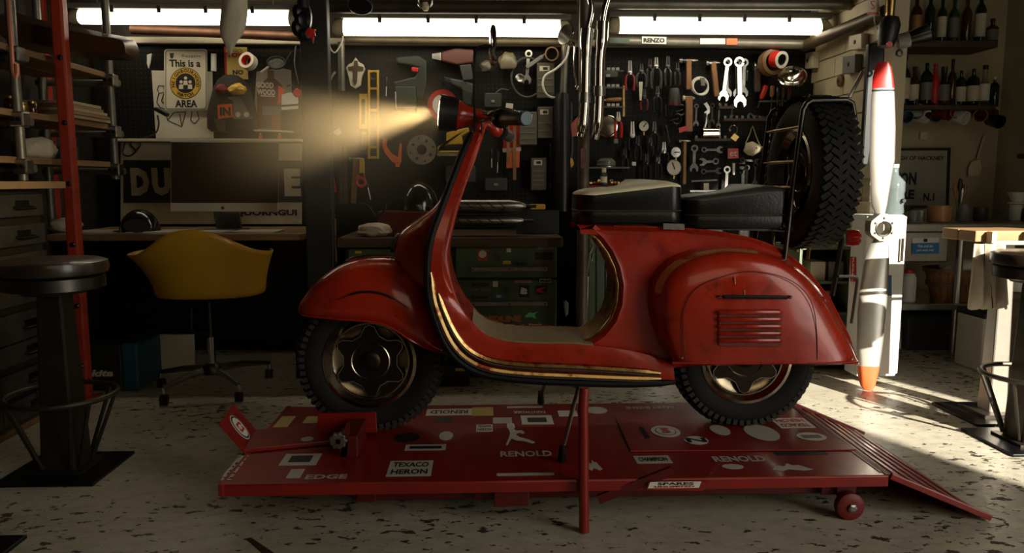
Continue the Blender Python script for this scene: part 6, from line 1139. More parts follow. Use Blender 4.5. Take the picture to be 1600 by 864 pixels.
MB().loft([[Vector((hm.x+.085*math.cos(t)*math.cos(p), 3.58+.085*math.sin(t)*math.cos(p), wz+.112+.13*max(math.sin(p), -.05))) for t in [2*math.pi*k/28 for k in range(28)]] for p in [R(a) for a in (0,8,20,35,50,65,80,89)]]).build('helmet_shell', mat('helmet_black', (.008,.007,.006), .12, coat=.6), o, True)
MB().tube([Vector((hm.x+.09*math.sin(R(a)), 3.54, wz+.115+.13*math.cos(R(a)))) for a in range(-10, 90, 8)], .003, 6).build('helmet_trim', K['chrome'], o, True); MB().lathe([(.012,0),(.006,.006)], (hm.x-.05,3.515,wz+.125), (0,-1,0), 12).build('strap_stud', K['chrome'], o, True)
MB().bar(AT(519,342,3.36), AT(521,410,3.36), .03, .02, (0,1,0)).build('timber_strut', K['wood'], label='pale timber strut at the left end of the workbench', cat='timber'); MB().box((AT(521,500,3.36).x,3.37,.24),(.04,.03,.48)).build('timber_upright', K['dwood'], label='dark timber upright under the left bench end', cat='timber')
MB().plate([(517,280),(522,276),(526,300),(519,302)], 3.42, .012).build('red_pennant', K['red'], label='small red pennant beside the black column', cat='pennant')
wire('bench_cable', [(545,330),(560,318),(575,322),(588,338),(600,330),(603,318)], 3.42, .005, K['black'], label='black cable snaking over the rag on the bench', cat='cable')
# green lockers and clutter behind scooter between pole and body
lk_ = thing('green_locker', 'narrow green metal locker seen through the scooter step-through', 'locker', (AT(945,500,3.5).x, 3.6, 0)); MB().box((AT(950,450,3.5).x, 3.61, .31), (.18,.2,.62)).build('locker_body', mat('locker_green', (.07,.095,.055), .5, .2, var=.3), lk_, bevel=.004)
for x in (938, 952): MB().plate([(x-6,385),(x+6,385),(x+6,510),(x-6,510)], 3.508, .006).build('locker_door', MATS['locker_green'], lk_, bevel=.001)
o = thing('hook_chain', 'steel spring hooks hanging beside the scaffold pole', 'hook', AT(922,410,3.3)); wire('hook', [(922,376),(926,384),(921,398),(924,408),(927,396)], 3.25, .004, K['steel'], o); wire('hook_rod', [(921,395),(916,440),(913,470)], 3.25, .004, K['steel'], o)
MB().cyl(AT(918,432,3.5), Vector((AT(912,520,3.35).x, 3.33, .002)), .010, n=10).build('steel_rod', K['steel'], None, True, label='pale steel rod leaning between pole and green locker', cat='rod')
o = thing('wall_glove', 'pale crumpled glove on the dark bench end', 'glove', AT(883,490,3.36)); MB().plate([(880,470),(884,468),(888,474),(887,490),(883,494),(881,482)], 3.36, .02).build('glove_body', K['grey'], o, bevel=.004)
o = thing('battery', 'black battery with a yellow label behind the front wheel', 'battery', GR(708, 590)); g0 = GR(708, 604); MB().box((g0.x, g0.y+.05, .045), (.14,.1,.09)).build('battery_case', K['black'], o, bevel=.004); MB().box((g0.x+.03, g0.y-.001, .075), (.04,.003,.012)).build('battery_label', K['gold'], o)
# ================================================================ right side: propeller, appliance, nook, table
g0 = GR(1354, 610); YPp = g0.y
pr = thing('propeller', 'tall steel propeller blade with red and orange tips leaning at the pier', 'propeller', (g0.x, YPp, 0))
def pe(px, py): f = (py-610)/(95-610); return AT(px, py, YPp + .12*f)
PM = mat('propeller_metal', (.62,.59,.53), .34, .75, var=.35, scale=3, stretch=(1,1,.5), col2=(.42,.37,.30))
up = [(338,1370,1380),(320,1363,1385),(300,1362,1388),(250,1360,1397),(200,1361,1398),(160,1362,1397),(138,1364,1396)]
lo = [(372,1368,1382),(385,1360,1388),(410,1352,1388),(450,1345,1386),(490,1341,1383),(530,1340,1379),(560,1340,1375),(572,1341,1373)]
def blade(rows, th=.010):
    s = []
    for (py, l, r) in rows:
        a, b = pe(l, py), pe(r, py); c = (a+b)/2; hw = (b-a).length/2; k = th*(.6+.4*hw/.05)
        s.append([c+Vector((hw*math.cos(t), -k*math.sin(t)*(1 if math.sin(t) > 0 else .5) - .008*math.cos(t), 0)) for t in [2*math.pi*i/20 for i in range(20)]])
    return s
MB().loft(blade(up)).build('blade', PM, pr, 60); MB().loft(blade(lo)).build('blade', PM, pr, 60)
MB().loft(blade([(138,1364,1396),(120,1365,1394),(105,1369,1391),(97,1374,1387)])).build('blade_tip', mat('tip_red', (.62,.02,.012), .35), pr, 60); MB().loft(blade([(572,1341,1373),(590,1342,1369),(603,1346,1366),(609,1351,1361)])).build('blade_tip', mat('tip_orange', (.72,.12,.03), .4), pr, 60)
MB().loft(blade([(140,1363.5,1396.5),(143,1363.5,1396.5)], .0108)).build('tip_band', K['ink'], pr, 60)
hc = pe(1375, 356); ho = [pe(1375+x, 356+y) for x, y in ((-5,-23),(5,-23),(17,-13),(17,9),(5,20),(-5,20),(-20,9),(-20,-10))]; n = 24
ring = [hc+Vector((.030*math.cos(2*math.pi*k/n), 0, .030*math.sin(2*math.pi*k/n))) for k in range(n)]
hubm = MB(); outer = []
for k in range(n):      # outer outline resampled by angle
    a = 2*math.pi*k/n; d = Vector((math.cos(a), 0, math.sin(a))); best = .05
    for i in range(len(ho)):
        p, q = ho[i]-hc, ho[(i+1) % len(ho)]-hc; den = d.x*(q.z-p.z)-d.z*(q.x-p.x)
        if abs(den) > 1e-9:
            t = (p.x*(q.z-p.z)-p.z*(q.x-p.x))/den; u_ = (p.x*d.z-p.z*d.x)/den
            if t > 0 and -1e-6 <= u_ <= 1.000001: best = t
    outer.append(hc+d*best)
F = Vector((0,-.028,0)); B = Vector((0,.02,0)); hubm.loft([[p+B for p in ring], [p+F for p in ring], [p+F for p in outer], [p+B for p in outer]], cap=False, loop=True).build('hub', mat('hub_alloy', (.36,.33,.27), .4, .8, var=.2), pr)
for k in range(6): a = R(60*k+30); MB().lathe([(.005,0),(.004,.002)], hc+F+Vector((.041*math.cos(a),0,.041*math.sin(a))), (0,-1,0), 8).build('bolt_hole', K['ink'], pr)
MB().lathe([(.034,.0),(.034,.004),(.0305,.005)], hc+F, (0,-1,0), 24, cap=False).build('hub_collar', K['steel'], pr, True)
# black box and camera-like spot lamp above the propeller
bk_ = thing('black_case', 'tall black padded case hung behind the propeller top', 'case', AT(1355,205,3.28)); MB().plate([(1352,70),(1378,66),(1376,120),(1352,260),(1341,258)], 3.36, .03).build('case_body', K['black'], bk_, bevel=.008)
MB().cyl(AT(1348,112,3.3), AT(1327,152,3.3), .008, n=10).build('case_pole', GALV, bk_, True)
sl = thing('spot_lamp', 'black clamp spotlight with grey collar above the propeller', 'spotlight', AT(1390,70,3.2)); MB().lathe([(.03,-.06),(.04,-.02),(.042,.03),(.03,.06)], AT(1388,50,3.2), (.15,0,1), 20).build('lamp_body', K['black'], sl, True)
MB().lathe([(.03,0),(.032,.045)], AT(1402,66,3.2), (1,-.3,.25), 20).build('collar', K['grey'], sl, True); MB().lathe([(.025,0),(.032,.05),(.036,.09),(.034,.092)], AT(1414,62,3.2), (1,-.3,.3), 20).build('snout', mat('gloss_black', (.006,.006,.006), .15), sl, True); MB().ring(AT(1405,83,3.2), (0,1,0), .012, .005, 16, 6).build('clamp_ring', K['black'], sl, True); MB().cyl(AT(1390,32,3.2), AT(1392,-4,3.2), .016, .02, 12).build('stem', K['brass'], sl, True); MB().lathe([(.01,0),(.012,.012)], AT(1388,70,3.15), (0,-1,0), 10).build('red_button', K['red'], sl)
# meters and switch boxes on pier
for k, (pts, m, lb) in enumerate((([(1265,84),(1280,81),(1280,106),(1265,108)],K['cream'],'cream switch box at the end of the pegboard'),([(1328,88),(1348,84),(1347,114),(1327,116)],K['grey'],'grey junction box on the block pier'),([(1338,56),(1358,52),(1358,76),(1337,79)],K['cream'],'cream meter box high on the block pier'))):
    a = [AX(x, y, 1.700) for x, y in pts]; o = thing('switch_box', lb, 'switch box', a[0]); MB().prism(a, (-.035,0,0)).build('box_body', m, o, bevel=.004); c = sum(a, Vector())/4; MB().lathe([(.010,0),(.008,.004)], c+Vector((-.035,0,0)), (-1,0,0), 12).build('box_knob', K['dgrey'], o)
o = AX(1315, 126, 1.700); t = thing('round_vent', 'round brown vent plug on the block pier', 'vent', o); MB().lathe([(.028,0),(.028,.012),(.02,.016)], o, (-1,0,0), 20).build('vent_body', K['wood'], t, True); MB().lathe([(.012,.016),(.001,.02)], o, (-1,0,0), 12).build('vent_core', K['dwood'], t, True)
# white fridge-like appliance behind the propeller
fy = 3.20; fx0, fx1 = AT(1347, 450, fy).x, AT(1409, 450, fy).x; fz = AT(1380, 336, fy).z
fr = thing('fridge', 'small white fridge behind the propeller with a red sticker on its side', 'fridge', ((fx0+fx1)/2, 3.26, 0)); wf = mat('fridge_white', (.74,.73,.68), .4, var=.06)
MB().box(((fx0+fx1)/2, 3.265, fz/2+.015), (fx1-fx0, .12, fz-.03)).build('fridge_body', wf, fr, bevel=.006); MB().box(((fx0+fx1)/2, 3.198, fz/2+.02), (fx1-fx0, .014, fz-.05)).build('fridge_door', wf, fr, bevel=.004); MB().box((fx1-.02, 3.186, fz*.8), (.014,.016,.10)).build('door_handle', K['chrome'], fr, bevel=.003)
a = [AX(x, y, fx0-.0008) for x, y in ((1329,401),(1338,402),(1338,440),(1329,440))]; MB().prism(a, (-.0008,0,0)).build('sticker', K['red'], fr); text('SUPREME', sum(a, Vector())/4+Vector((-.002,0,-.008)), (0,0,-1), (0,-1,0), .016, K['white'], fr, 'sticker_lettering', .125, bold=.03, out=.0005)
MB().plate([(1385,430),(1393,430),(1393,462),(1385,462)], 3.1905, .0008).build('blue_sticker', K['blue'], fr)
wj = Vector((AT(1396,310,3.26).x, 3.27, fz)); o = thing('water_bottle', 'big clear water bottle standing on the fridge behind the propeller', 'water bottle', wj); MB().lathe([(.045,0),(.05,.01),(.047,.04),(.05,.05),(.047,.09),(.05,.1),(.048,.14),(.02,.17),(.018,.2)], wj, n=24).build('bottle_wall', mat('blue_clear', (.55,.68,.70), .1, trans=.8), o, True); MB().lathe([(.02,.2),(.02,.215)], wj, n=16).build('bottle_cap', K['white'], o, True); MB().lathe([(.01,0),(.008,.012)], wj+Vector((.02,-.05,.06)), (0,-1,0), 10).build('tap', K['black'], o, True)
# green clutter cabinet behind the scooter tail
gc = thing('green_cabinet', 'pale green metal cabinet with open shelf behind the scooter tail', 'cabinet', (AT(1285,500,3.45).x, 3.6, 0)); gx = AT(1288,480,3.45).x; gz = AT(1285,386,3.45).z; gm = mat('pale_green', (.16,.19,.12), .5, .2, var=.3)
for s in (-1, 1): MB().box((gx+s*.12, 3.6, gz/2), (.012,.3,gz)).build('cabinet_side', gm, gc)
for z in (.02, gz*.45, gz-.012, gz-.17): MB().box((gx, 3.6, z+.006), (.24,.3,.012)).build('cabinet_shelf', gm, gc)
MB().box((gx, 3.745, gz/2), (.24,.01,gz)).build('cabinet_back', gm, gc)
for k, (x, m, lb) in enumerate(((1275,'paper','pale papers box on the green cabinet shelf'),(1303,'grey','grey box on the green cabinet shelf'))):
    p = AT(x, 430, 3.5); MB().box((p.x, 3.55, gz-.115), (.07,.14,.09)).build('file_box', K[m], label=lb, cat='box', bevel=.003)
MB().box((gx-.02, 3.55, gz*.45+.06), (.12,.16,.10)).build('orange_crate', K['handle'], label='brown box low in the green cabinet', cat='box', bevel=.003)
# ---------------- kitchen nook
YN2 = 3.72
kz = AT(1470, 349, YN2).z; kx0, kx1 = AT(1388, 355, YN2).x, 2.9
kt = thing('steel_counter', 'stainless steel counter with lower shelf in the kitchen nook', 'counter', ((kx0+kx1)/2, 3.98, 0)); stl = mat('brushed_steel', (.55,.52,.46), .32, 1.0, var=.2, scale=5, stretch=(8,1,1))
MB().box(((kx0+kx1)/2, 4.01, kz-.022), (kx1-kx0, .58, .044)).build('counter_top', stl, kt, bevel=.006)
zs = AT(1450, 478, YN2).z; MB().box(((kx0+kx1)/2, 4.0, zs-.01), (kx1-kx0, .52, .034)).build('lower_shelf', stl, kt, bevel=.004)
for x in (kx0+.03, 2.4, kx1-.03):
    for y in (3.76, 4.26): MB().cyl((x, y, 0), (x, y, kz-.04), .018, n=12).build('counter_leg', stl, kt, True)
ax0, ax1 = AT(1400,390,YN2).x, AT(1486,390,YN2).x; za, zb2 = AT(1440,362,YN2).z, AT(1440,411,YN2).z
MB().box(((ax0+ax1)/2, 3.88, (za+zb2)/2), (ax1-ax0, .28, za-zb2)).build('sink_bowl', stl, kt, bevel=.008)
sg2 = MB().plate([(1425,372),(1467,371),(1467,396),(1425,397)], 3.738, .002).build('sink_sign', K['white'], kt); MB().plate([(1425,380),(1467,379),(1467,396),(1425,397)], 3.7355, .001).build('sign_blue', mat('sign_blue', (.02,.16,.42), .5), sg2); ptext('This sink for', 1446, 384.5, 3.7342, 4, K['white'], sg2, 26, bold=.03); ptext('pot wash only', 1446, 391, 3.7342, 4, K['white'], sg2, 28, bold=.03); MB().plate([(1443,373),(1449,373),(1449,378),(1443,378)], 3.7355, .001).build('sign_icon', K['ink'], sg2)
# lower shelf things
def lathe_thing(name, label, cat, px, Y, z, prof, m, parts=(), group=None, n=24):
    c = Vector((AT(px, 400, Y).x, Y, z)); o = thing(name, label, cat, c, group); MB().lathe(prof, c, n=n).build(name+'_body', m, o, True)
    for nm, pf, mm in parts: MB().lathe(pf, c, n=n, cap=False).build(nm, mm, o, True)
    return o
zl = zs+.007
lathe_thing('bleach_bottle', 'white plastic bottle with red cap on the lower steel shelf', 'bottle', 1422, 3.82, zl, [(.034,0),(.037,.006),(.037,.12),(.03,.14),(.022,.148)], K['white'], [('bottle_cap',[(.022,.146),(.023,.15),(.021,.166),(.001,.167)],K['red'])])
bp = Vector((AT(1486,470,3.86).x, 3.88, zl)); bs = thing('wooden_basket', 'slatted wooden bushel basket on the lower steel shelf', 'basket', bp)
for k in range(20):
    a0, a1 = 2*math.pi*k/20, 2*math.pi*(k+.9)/20; q = lambda a, r, z: bp+Vector((r*math.cos(a), r*math.sin(a), z))
    MB().prism([q(a0,.085,.004), q(a1,.085,.004), q(a1,.125,.165), q(a0,.125,.165)], (bp-q((a0+a1)/2,1,0)).normalized()*.004).build('slat', K['handle'], bs)
MB().lathe([(.001,.0),(.088,.0),(.088,.006)], bp, n=24).build('basket_base', K['handle'], bs)
for z, r in ((.158,.127),(.085,.109)): MB().lathe([(r,z-.010),(r+.004,z-.010),(r+.006,z+.010),(r+.001,z+.010),(r,z-.010)], bp, n=36, cap=False).build('hoop', K['wood'], bs, 30)
lump('white_cloth_heap', bp+Vector((.03,-.02,.13)), .10, .08, .05, mat('cloth_white', (.70,.67,.58), .85, bump=.6, bscale=25), 'crumpled white cloths heaped in the wooden basket', 'cloth', 61)
MB().box((AT(1405,450,3.95).x, 3.98, zl+.07), (.06,.1,.14)).build('carton', K['white'], label='white carton behind the bleach bottle', cat='carton', bevel=.004)
o = thing('dark_crate', 'dark storage crate on the floor under the steel counter', 'crate', (AT(1460,540,3.95).x, 4.0, 0)); MB().box((AT(1460,540,3.95).x, 4.0, .09), (.42,.3,.18)).build('crate_body', K['dgrey'], o, bevel=.006); MB().box((AT(1460,540,3.95).x, 4.0, .186), (.43,.31,.014)).build('crate_lid', K['black'], o, bevel=.004)
wire('hose', [(1478,520),(1495,524),(1510,538),(1516,548)], 3.82, .008, K['handle'], label='tan hose curving under the steel counter', cat='hose')
wire('white_towel', [(1400,380),(1401,450),(1402,540)], 3.7, .001, K['white'], label=None) if False else None
tw = MB(); tw.loft([[AT(1399+dx, y, 3.66)+Vector((0,.006*math.sin(k*2.1),0)) for k, dx in enumerate((-6,-3,0,3,6,8))] for y in (352,400,450,500,545)], closed=False, cap=False); o = tw.build('hanging_towel', mat('bright_towel', (.78,.77,.72), .8), label='long white towel hanging off the steel counter end', cat='towel'); m_ = o.modifiers.new('s','SOLIDIFY'); m_.thickness = .006
# counter-top things
def on(px): return AT(px, 345, 3.9).x
lathe_thing('yellow_mug', 'wide tan mug on the steel counter below the street sign', 'mug', 1463, 3.84, kz, [(.05,0),(.056,.006),(.058,.085),(.054,.085),(.05,.01),(.001,.008)], mat('tan_glaze', (.42,.20,.07), .35))
o = lathe_thing('utensil_jar', 'speckled utensil jar holding wooden spoons', 'jar', 1500, 3.92, kz, [(.03,0),(.032,.004),(.032,.09),(.03,.09)], K['grey'])
for k, (dx, dz_, m) in enumerate(((-.02,.17,'handle'),(.0,.19,'black'),(.02,.16,'handle'),(.01,.14,'steel'))):
    b_ = Vector((on(1500)+dx*.3, 3.92, kz+.06)); MB().tube([b_, b_+Vector((dx*.7,0,dz_-.1)), b_+Vector((dx,0,dz_-.07)), b_+Vector((dx*1.1,0,dz_-.03))], [.004,.004,.013,.008], 8).build('utensil', K[m], o, True)
lathe_thing('dark_mug', 'dark mug on the counter right of the utensil jar', 'mug', 1527, 3.95, kz, [(.03,0),(.034,.005),(.034,.07),(.031,.07),(.03,.01),(.001,.008)], K['dgrey'])
o = lathe_thing('coffee_dripper', 'white coffee dripper on a tall cup at the right end of the counter', 'dripper', 1583, 3.95, kz, [(.026,0),(.032,.006),(.036,.085),(.033,.085),(.001,.02)], K['white'], [('dripper_cone',[(.02,.088),(.045,.09),(.045,.096),(.025,.1),(.05,.15),(.047,.15),(.02,.1)],K['white'])])
lathe_thing('black_jar', 'small dark jar with pale lid at the right edge of the counter', 'jar', 1604, 3.9, kz, [(.035,0),(.038,.005),(.038,.06),(.03,.07)], K['black'], [('jar_lid',[(.036,.07),(.036,.085),(.001,.086)],K['white'])])
for k, x in enumerate((1424, 1434)): lathe_thing('drinking_glass', ('clear tumbler nearest the fridge on the counter','second clear tumbler beside the tan mug')[k], 'glass', x, 3.82+.03*k, kz, [(.018,0),(.022,.06),(.021,.06),(.017,.004),(.001,.004)], K['glassc'], group='tumblers on the steel counter')
o = thing('dish_rack', 'dark sloping dish rack behind the tumblers', 'rack', (on(1420), 4.05, kz)); 
for k in range(5): MB().bar((on(1405)+.03*k, 3.98, kz+.07), (on(1405)+.03*k, 4.15, kz+.02), .005, .005).build('rack_wire', K['dsteel'], o)
MB().bar((on(1402), 3.98, kz+.072), (on(1445), 3.98, kz+.072), .008, .008).build('rack_rail', K['dsteel'], o); MB().bar((on(1402), 4.15, kz+.01), (on(1445), 4.15, kz+.01), .008, .02).build('rack_rail', K['dsteel'], o)
# street sign
YX = 4.30
ss = thing('street_sign', 'grey HACKNEY street sign N.1 in a black frame above the counter', 'sign', AT(1430,325,YX)); MB().plate([(1340,232),(1484,231),(1481,325),(1340,325)], YX, .010).build('sign_frame', K['black'], ss); MB().plate([(1340,236),(1480,235),(1477,321),(1340,321)], YX-.0105, .002).build('sign_plate', mat('sign_grey', (.38,.35,.27), .5, var=.1), ss)
ptext('BOROUGH OF HACKNEY', 1425, 247, YX-.013, 6.5, K['ink'], ss, 104, bold=.03); ptext('HOXTON', 1396, 279, YX-.013, 20, K['ink'], ss, 74, bold=.05); ptext('SQUARE', 1391, 305, YX-.013, 18, K['ink'], ss, 78, bold=.05); ptext('N.1', 1451, 308, YX-.013, 12, K['ink'], ss, 18, bold=.04)
o = thing('fly_swat', 'white long-handled spatula hung on the nook wall', 'spatula', AT(1523,276,YX)); MB().bar(AT(1538,212,YX), AT(1527,248,YX), .010, .006, (0,1,0)).build('spatula_handle', K['cream'], o); MB().plate([(1517,252),(1530,249),(1533,262),(1530,275),(1512,276),(1512,262)], YX+.004, .008).build('spatula_blade', K['cream'], o, bevel=.002)
o = AT(1443,212,YX+.01); MB().box(o, (.045,.012,.045)).build('wall_socket', K['cream'], label='cream wall socket above the street sign', cat='socket', bevel=.004)
# shelves with bottles
def nshelf(name, label, x0, x1, y, Y0_, Y1_, th, m):
    a, b = AT(x0, y, Y0_).x, AT(x1, y, Y0_).x; z = AT((x0+x1)/2, y, Y0_).z; MB().box(((a+b)/2, (Y0_+Y1_)/2, z-th/2), (b-a, Y1_-Y0_, th)).build(name, m, label=label, cat='shelf', bevel=.003); return z
z1 = nshelf('bottle_shelf', 'upper dark wooden shelf of bottles in the nook', 1405, 1560, 63, 4.08, 4.32, .035, K['dwood']); z2 = nshelf('bottle_shelf', 'lower dark wooden shelf of bottles with mugs hung below', 1385, 1556, 164, 4.08, 4.32, .024, K['dwood'])
RB = 4.17
def bottle(px, z, h, r, gm, lm, label, cap='black', shape=0, g='bottles on the upper shelf', lab=(.2,.5)):
    c = Vector((AT(px, 150 if z < 1.5 else 40, RB).x, RB, z)); o = thing('bottle', label, 'bottle', c, g)
    nk = (.36, .42) if shape == 0 else (.3, .3) if shape == 1 else (.45, .5)
    sh_ = .62 if shape == 0 else .7 if shape == 1 else .5
    MB().lathe([(r*.92,0),(r,.006),(r,h*sh_),(r*.8,h*(sh_+.06)),(r*nk[0],h*(sh_+.14)),(r*nk[0],h*.93)], c, n=18).build('bottle_glass', gm, o, True)
    MB().lathe([(r*nk[1],h*.9),(r*nk[1],h*1.0),(r*nk[1]*.8,h*1.01)], c, n=14).build('bottle_cap', K[cap], o, True)
    if lm: MB().lathe([(r*1.015,h*lab[0]),(r*1.015,h*lab[1])], c, n=18, cap=False).build('bottle_label', K[lm], o, True)
D, Bn, Cg = K['glassd'], K['glassb'], K['glassc']
for a in ((1410,.28,.030,D,None,'plain dark bottle nearest the spotlight on the upper shelf'),(1431,.26,.028,Bn,'handle','brown bottle behind the spotlight snout on the upper shelf'),(1452,.27,.026,D,None,'dark bottle without label on the upper shelf'),(1471,.25,.024,D,'cream','slim bottle with split cream label on the upper shelf'),(1490,.24,.026,K['green'],'grey','green bottle with dark label on the upper shelf'),(1510,.25,.025,Bn,None,'dark brown bottle right of the green one on the upper shelf'),(1531,.28,.028,D,'paper','tall bottle with big pale label at the right of the upper shelf'),(1551,.13,.03,Bn,'grey','short square-looking bottle at the end of the upper shelf')): bottle(a[0], z1, a[1], a[2], a[3], a[4], a[5], lab=(.12,.55))
for a in ((1396,.25,.028,D,None,'black',0,'dark bottle half hidden by the propeller on the lower shelf'),(1411,.27,.031,D,'cream','black',0,'wide dark bottle with tall cream label on the lower shelf'),(1427,.21,.026,Bn,'cream','black',0,'short bottle with cream label next to the wide one'),(1446,.23,.030,D,'grey','black',1,'bottle with a diamond grey label on the lower shelf'),(1459,.225,.024,K['red'],None,'red',0,'bright red bottle on the lower shelf'),(1473,.21,.032,D,'grey','dgrey',2,'fat patterned dark bottle beside the red one'),(1486,.25,.022,Bn,None,'black',0,'slim brown bottle with black cap in the middle of the lower shelf'),(1500,.19,.027,D,'paper','black',1,'square shouldered bottle with upright pale label'),(1519,.20,.032,D,'cream','black',1,'broad bottle with cream diamond label on the lower shelf'),(1537,.22,.028,K['clear'],'white','black',2,'clear bottle near the end of the lower shelf'),(1553,.16,.024,D,None,'white',1,'small dark bottle with a white stopper at the shelf end')): bottle(a[0], z2, a[1], a[2], a[3], a[4], a[7], a[5], a[6], 'bottles on the lower shelf', (.14,.55))
def mug(px, py, m, label, tilt, Y=4.12):
    c = AT(px, py, Y); ax = Vector((tilt, -.75, -.25)).normalized(); o = thing('hanging_mug', label, 'mug', c, 'mugs hung under the bottle shelf'); r = .036
    MB().lathe([(.001,-.07),(r*.9,-.07),(r,-.06),(r,.012),(r*.9,.012),(r*.85,-.055),(.001,-.06)], c, ax, 22, cap=False).build('mug_wall', m, o, 40)
    u = ax.cross(Vector((1,0,.2))).normalized(); MB().tube([c-ax*.01+u*r, c-ax*.012+u*(r+.022), c-ax*.045+u*(r+.022), c-ax*.05+u*r], .005, 8).build('mug_handle', m, o, True)
for a in ((1402,176,K['red'],'red mug hung beside the propeller',.3),(1416,182,K['blue'],'dark blue mug hung second from the propeller',-.2),(1432,175,K['dgrey'],'dark lined mug hung under the short bottle',-.5),(1446,182,K['white'],'big white mug hung under the diamond bottle',.4),(1462,180,K['dgrey'],'grey mug hung behind the red pair',.1),(1481,178,mat('mug_red',(.22,.01,.012),.4),'large dark red mug hung in the middle of the row',.4),(1494,174,K['grey'],'grey mug with open rim facing out',-.1),(1506,184,K['white'],'white mug hung right of the grey rim',.3),(1531,180,mat('mug_tan',(.25,.11,.05),.4),'tan bottomed mug near the end of the row',-.3),(1547,178,mat('mug_wine',(.10,.012,.012),.4),'wine red mug second from the row end',.4),(1560,190,K['black'],'black mug with round emblem at the row end',.1)): mug(*a)
zr_ = AX(1580, 241, 2.80).z; MB().box((2.865, 3.72, zr_-.012), (.13,.5,.024)).build('side_shelf', K['dwood'], label='small dark shelf on the right-hand nook wall', cat='shelf', bevel=.003)
for k, (dy, h, gm, lm, lb) in enumerate(((3.58,.17,D,'paper','dark bottle nearest on the side shelf'),(3.70,.13,Bn,'cream','short amber bottle in the middle of the side shelf'),(3.83,.16,K['clear'],'red','clear bottle with red label farthest on the side shelf'))):
    c = Vector((2.85, dy, zr_)); o = thing('bottle', lb, 'bottle', c, 'bottles on the side shelf'); MB().lathe([(.027,0),(.029,.005),(.029,h*.6),(.011,h*.75),(.011,h*.93)], c, n=16).build('bottle_glass', gm, o, True); MB().lathe([(.013,h*.9),(.013,h)], c, n=12).build('bottle_cap', K['black'], o, True); MB().lathe([(.0295,h*.15),(.0295,h*.45)], c, n=16, cap=False).build('bottle_label', K[lm], o, True)
# ---------------- wooden table at the right with towel
g1 = GR(1455, 628, .01); tx, ty = g1.x+.15, g1.y-.14
tb_ = thing('wooden_table', 'thick plank table on a steel pedestal at the right edge', 'table', (tx+.2, ty, 0)); tz = AT(1500, 358, ty).z; x0_ = AT(1492, 362, ty+.02).x
for k in range(2): MB().box((x0_+.6, ty-.05+.10*k, tz-.02), (1.2, .098, .04)).build('table_plank', mat('table_wood', (.42,.25,.11), .45, var=.35, scale=5, stretch=(1,7,7)), tb_, bevel=.004)
MB().box((tx, ty, .005), (.30,.28,.010)).build('base_plate', K['blackm'], tb_, bevel=.002)
ps = MB(); c = Vector((tx, ty, 0)); ps.loft([[c+Vector((sx*h, sy*h, z)) for sx, sy in ((-1,-1),(1,-1),(1,1),(-1,1))] for z, h in ((.010,.036),(tz-.05,.025))]); ps.build('pedestal', mat('pedestal_steel', (.34,.31,.26), .38, .7, var=.3), tb_, bevel=.006)
MB().box((tx, ty, .016), (.16,.16,.012)).build('pedestal_foot', STP, tb_); MB().box((tx+.1, ty, tz-.047), (.3,.15,.012)).build('top_bracket', STP, tb_)
rz_ = AT(1520, 381, ty-.16).z; MB().cyl((x0_+.04, ty-.13, rz_), (x0_+1.0, ty-.13, rz_), .008, n=10).build('towel_rail', K['cream'], tb_, True)
for x in (x0_+.045, x0_+.18): MB().box((x, ty-.12, rz_+.02), (.016,.03,.04)).build('rail_bracket', K['cream'], tb_)
sw = mat('stripe_towel', (.52,.46,.36), .85, bump=.4, bscale=60); tws = []; yt = ty-.14
for j, y in enumerate((381,395,415,440,460,482)):
    l, r = 1522-j*1.2, 1572+j*1.5; tws.append([AT(l+(r-l)*k/24, y+(3*math.sin(k*.9) if j == 5 else 0), yt-.012)+Vector((0, (.010+.002*j)*math.sin(k*.85+.2*j), 0)) for k in range(25)])
o = MB().loft(tws, closed=False, cap=False).build('striped_towel', sw, None, 70, label='striped linen towel hanging over the table rail', cat='towel'); m_ = o.modifiers.new('s','SOLIDIFY'); m_.thickness = .005
for k in (6, 11): MB().tube([tws[j][k]+Vector((0,-.004,0)) for j in range(6)], .0022, 6).build('stripe', K['dgrey'], o, True)
gb = GR(1548, 583); bn = thing('waste_bin', 'cream pedal bin with a black bag rim behind the table', 'bin', (gb.x+.06, gb.y+.1, 0)); bh = AT(1540,498,gb.y).z
MB().box((gb.x+.07, gb.y+.10, bh/2), (.24,.2,bh)).build('bin_body', mat('bin_cream', (.52,.47,.37), .5, var=.1), bn, bevel=.008); MB().box((gb.x+.07, gb.y+.10, bh+.012), (.25,.21,.03)).build('bin_bag', K['black'], bn, bevel=.008)
o = lathe_thing('paper_roll', 'white paper towel roll standing under the table edge', 'paper roll', 1592, ty+.35, .42, [(.03,0),(.03,.12),(.01,.12),(.01,0)], K['white'])
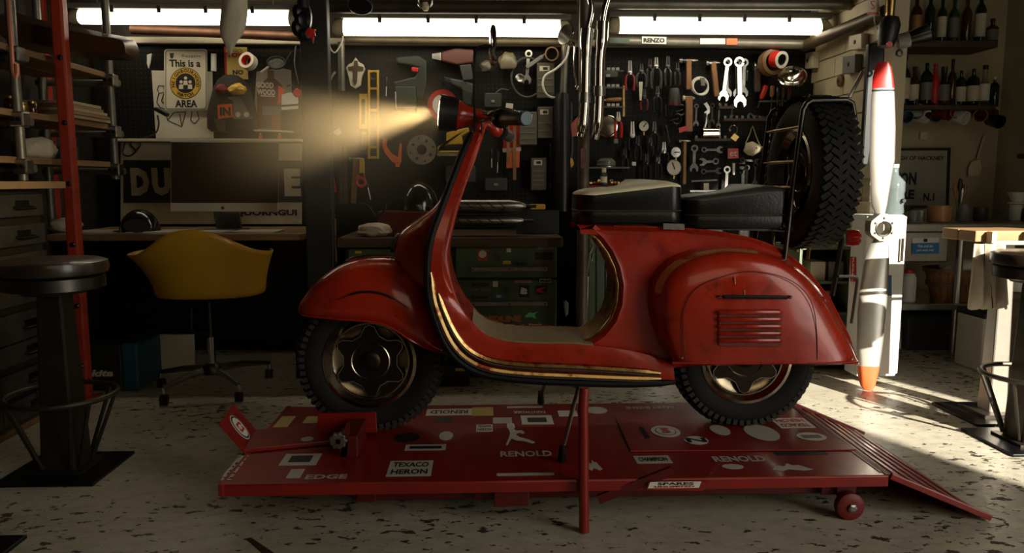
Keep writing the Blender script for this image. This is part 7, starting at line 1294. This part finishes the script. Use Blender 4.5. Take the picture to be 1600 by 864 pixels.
MB().box((o.location.x, ty+.35, .41), (.2,.2,.02)).build('stool_shelf', K['dwood'], label='small dark shelf under the table carrying the paper roll', cat='shelf'); MB().box((o.location.x, ty+.35, .2), (.05,.05,.4)).build('shelf_post', K['dwood'], label='dark post holding the small shelf under the table', cat='post')
# tape piece on the floor bottom left
q = [(384,842),(392,840),(428,864),(414,868)]; MB().prism([GR(x, y, .0005) for x, y in q], (0,0,.001)).build('tape_strip', K['dwood'], label='brown tape strip stuck on the floor at the bottom edge', cat='tape')
# ================================================================ haze in front of the lit headlamp
def haze_mat(name, dens, puff=False):
    m = bpy.data.materials.new(name); m.use_nodes = True; nt = m.node_tree; nt.nodes.clear()
    ou = nt.nodes.new('ShaderNodeOutputMaterial'); v = nt.nodes.new('ShaderNodeVolumeScatter'); v.inputs['Color'].default_value = (1, .88, .66, 1); v.inputs['Density'].default_value = dens; v.inputs['Anisotropy'].default_value = .1
    nt.links.new(v.outputs[0], ou.inputs['Volume'])
    if puff:     # smoke that thins out towards the edge of the puff
        tc = nt.nodes.new('ShaderNodeTexCoord'); gr_ = nt.nodes.new('ShaderNodeTexGradient'); gr_.gradient_type = 'QUADRATIC_SPHERE'; mu = nt.nodes.new('ShaderNodeMath'); mu.operation = 'MULTIPLY'; mu.inputs[1].default_value = dens
        nt.links.new(tc.outputs['Object'], gr_.inputs[0]); nt.links.new(gr_.outputs['Fac'], mu.inputs[0]); nt.links.new(mu.outputs[0], v.inputs['Density'])
    return m
lens = AT(686, 177, YC)
pf = MB().lathe([(math.cos(R(a)), math.sin(R(a))) for a in range(-90, 91, 15)], n=20, cap=False).build('haze_puff', haze_mat('lamp_smoke', 2.2, True), kind='stuff', label='denser smoke drifting in the headlamp beam', cat='haze')
pf.location = lens+Vector((-.25, .05, -.06)); pf.scale = (.56, .28, .36)
lamp('headlamp_beam', 'SPOT', lens+Vector((-.012, 0, 0)), 100.0, (1, .72, .36), (-1, .12, -.12), spot_size=R(44), spot_blend=1.0, shadow_soft_size=.02)
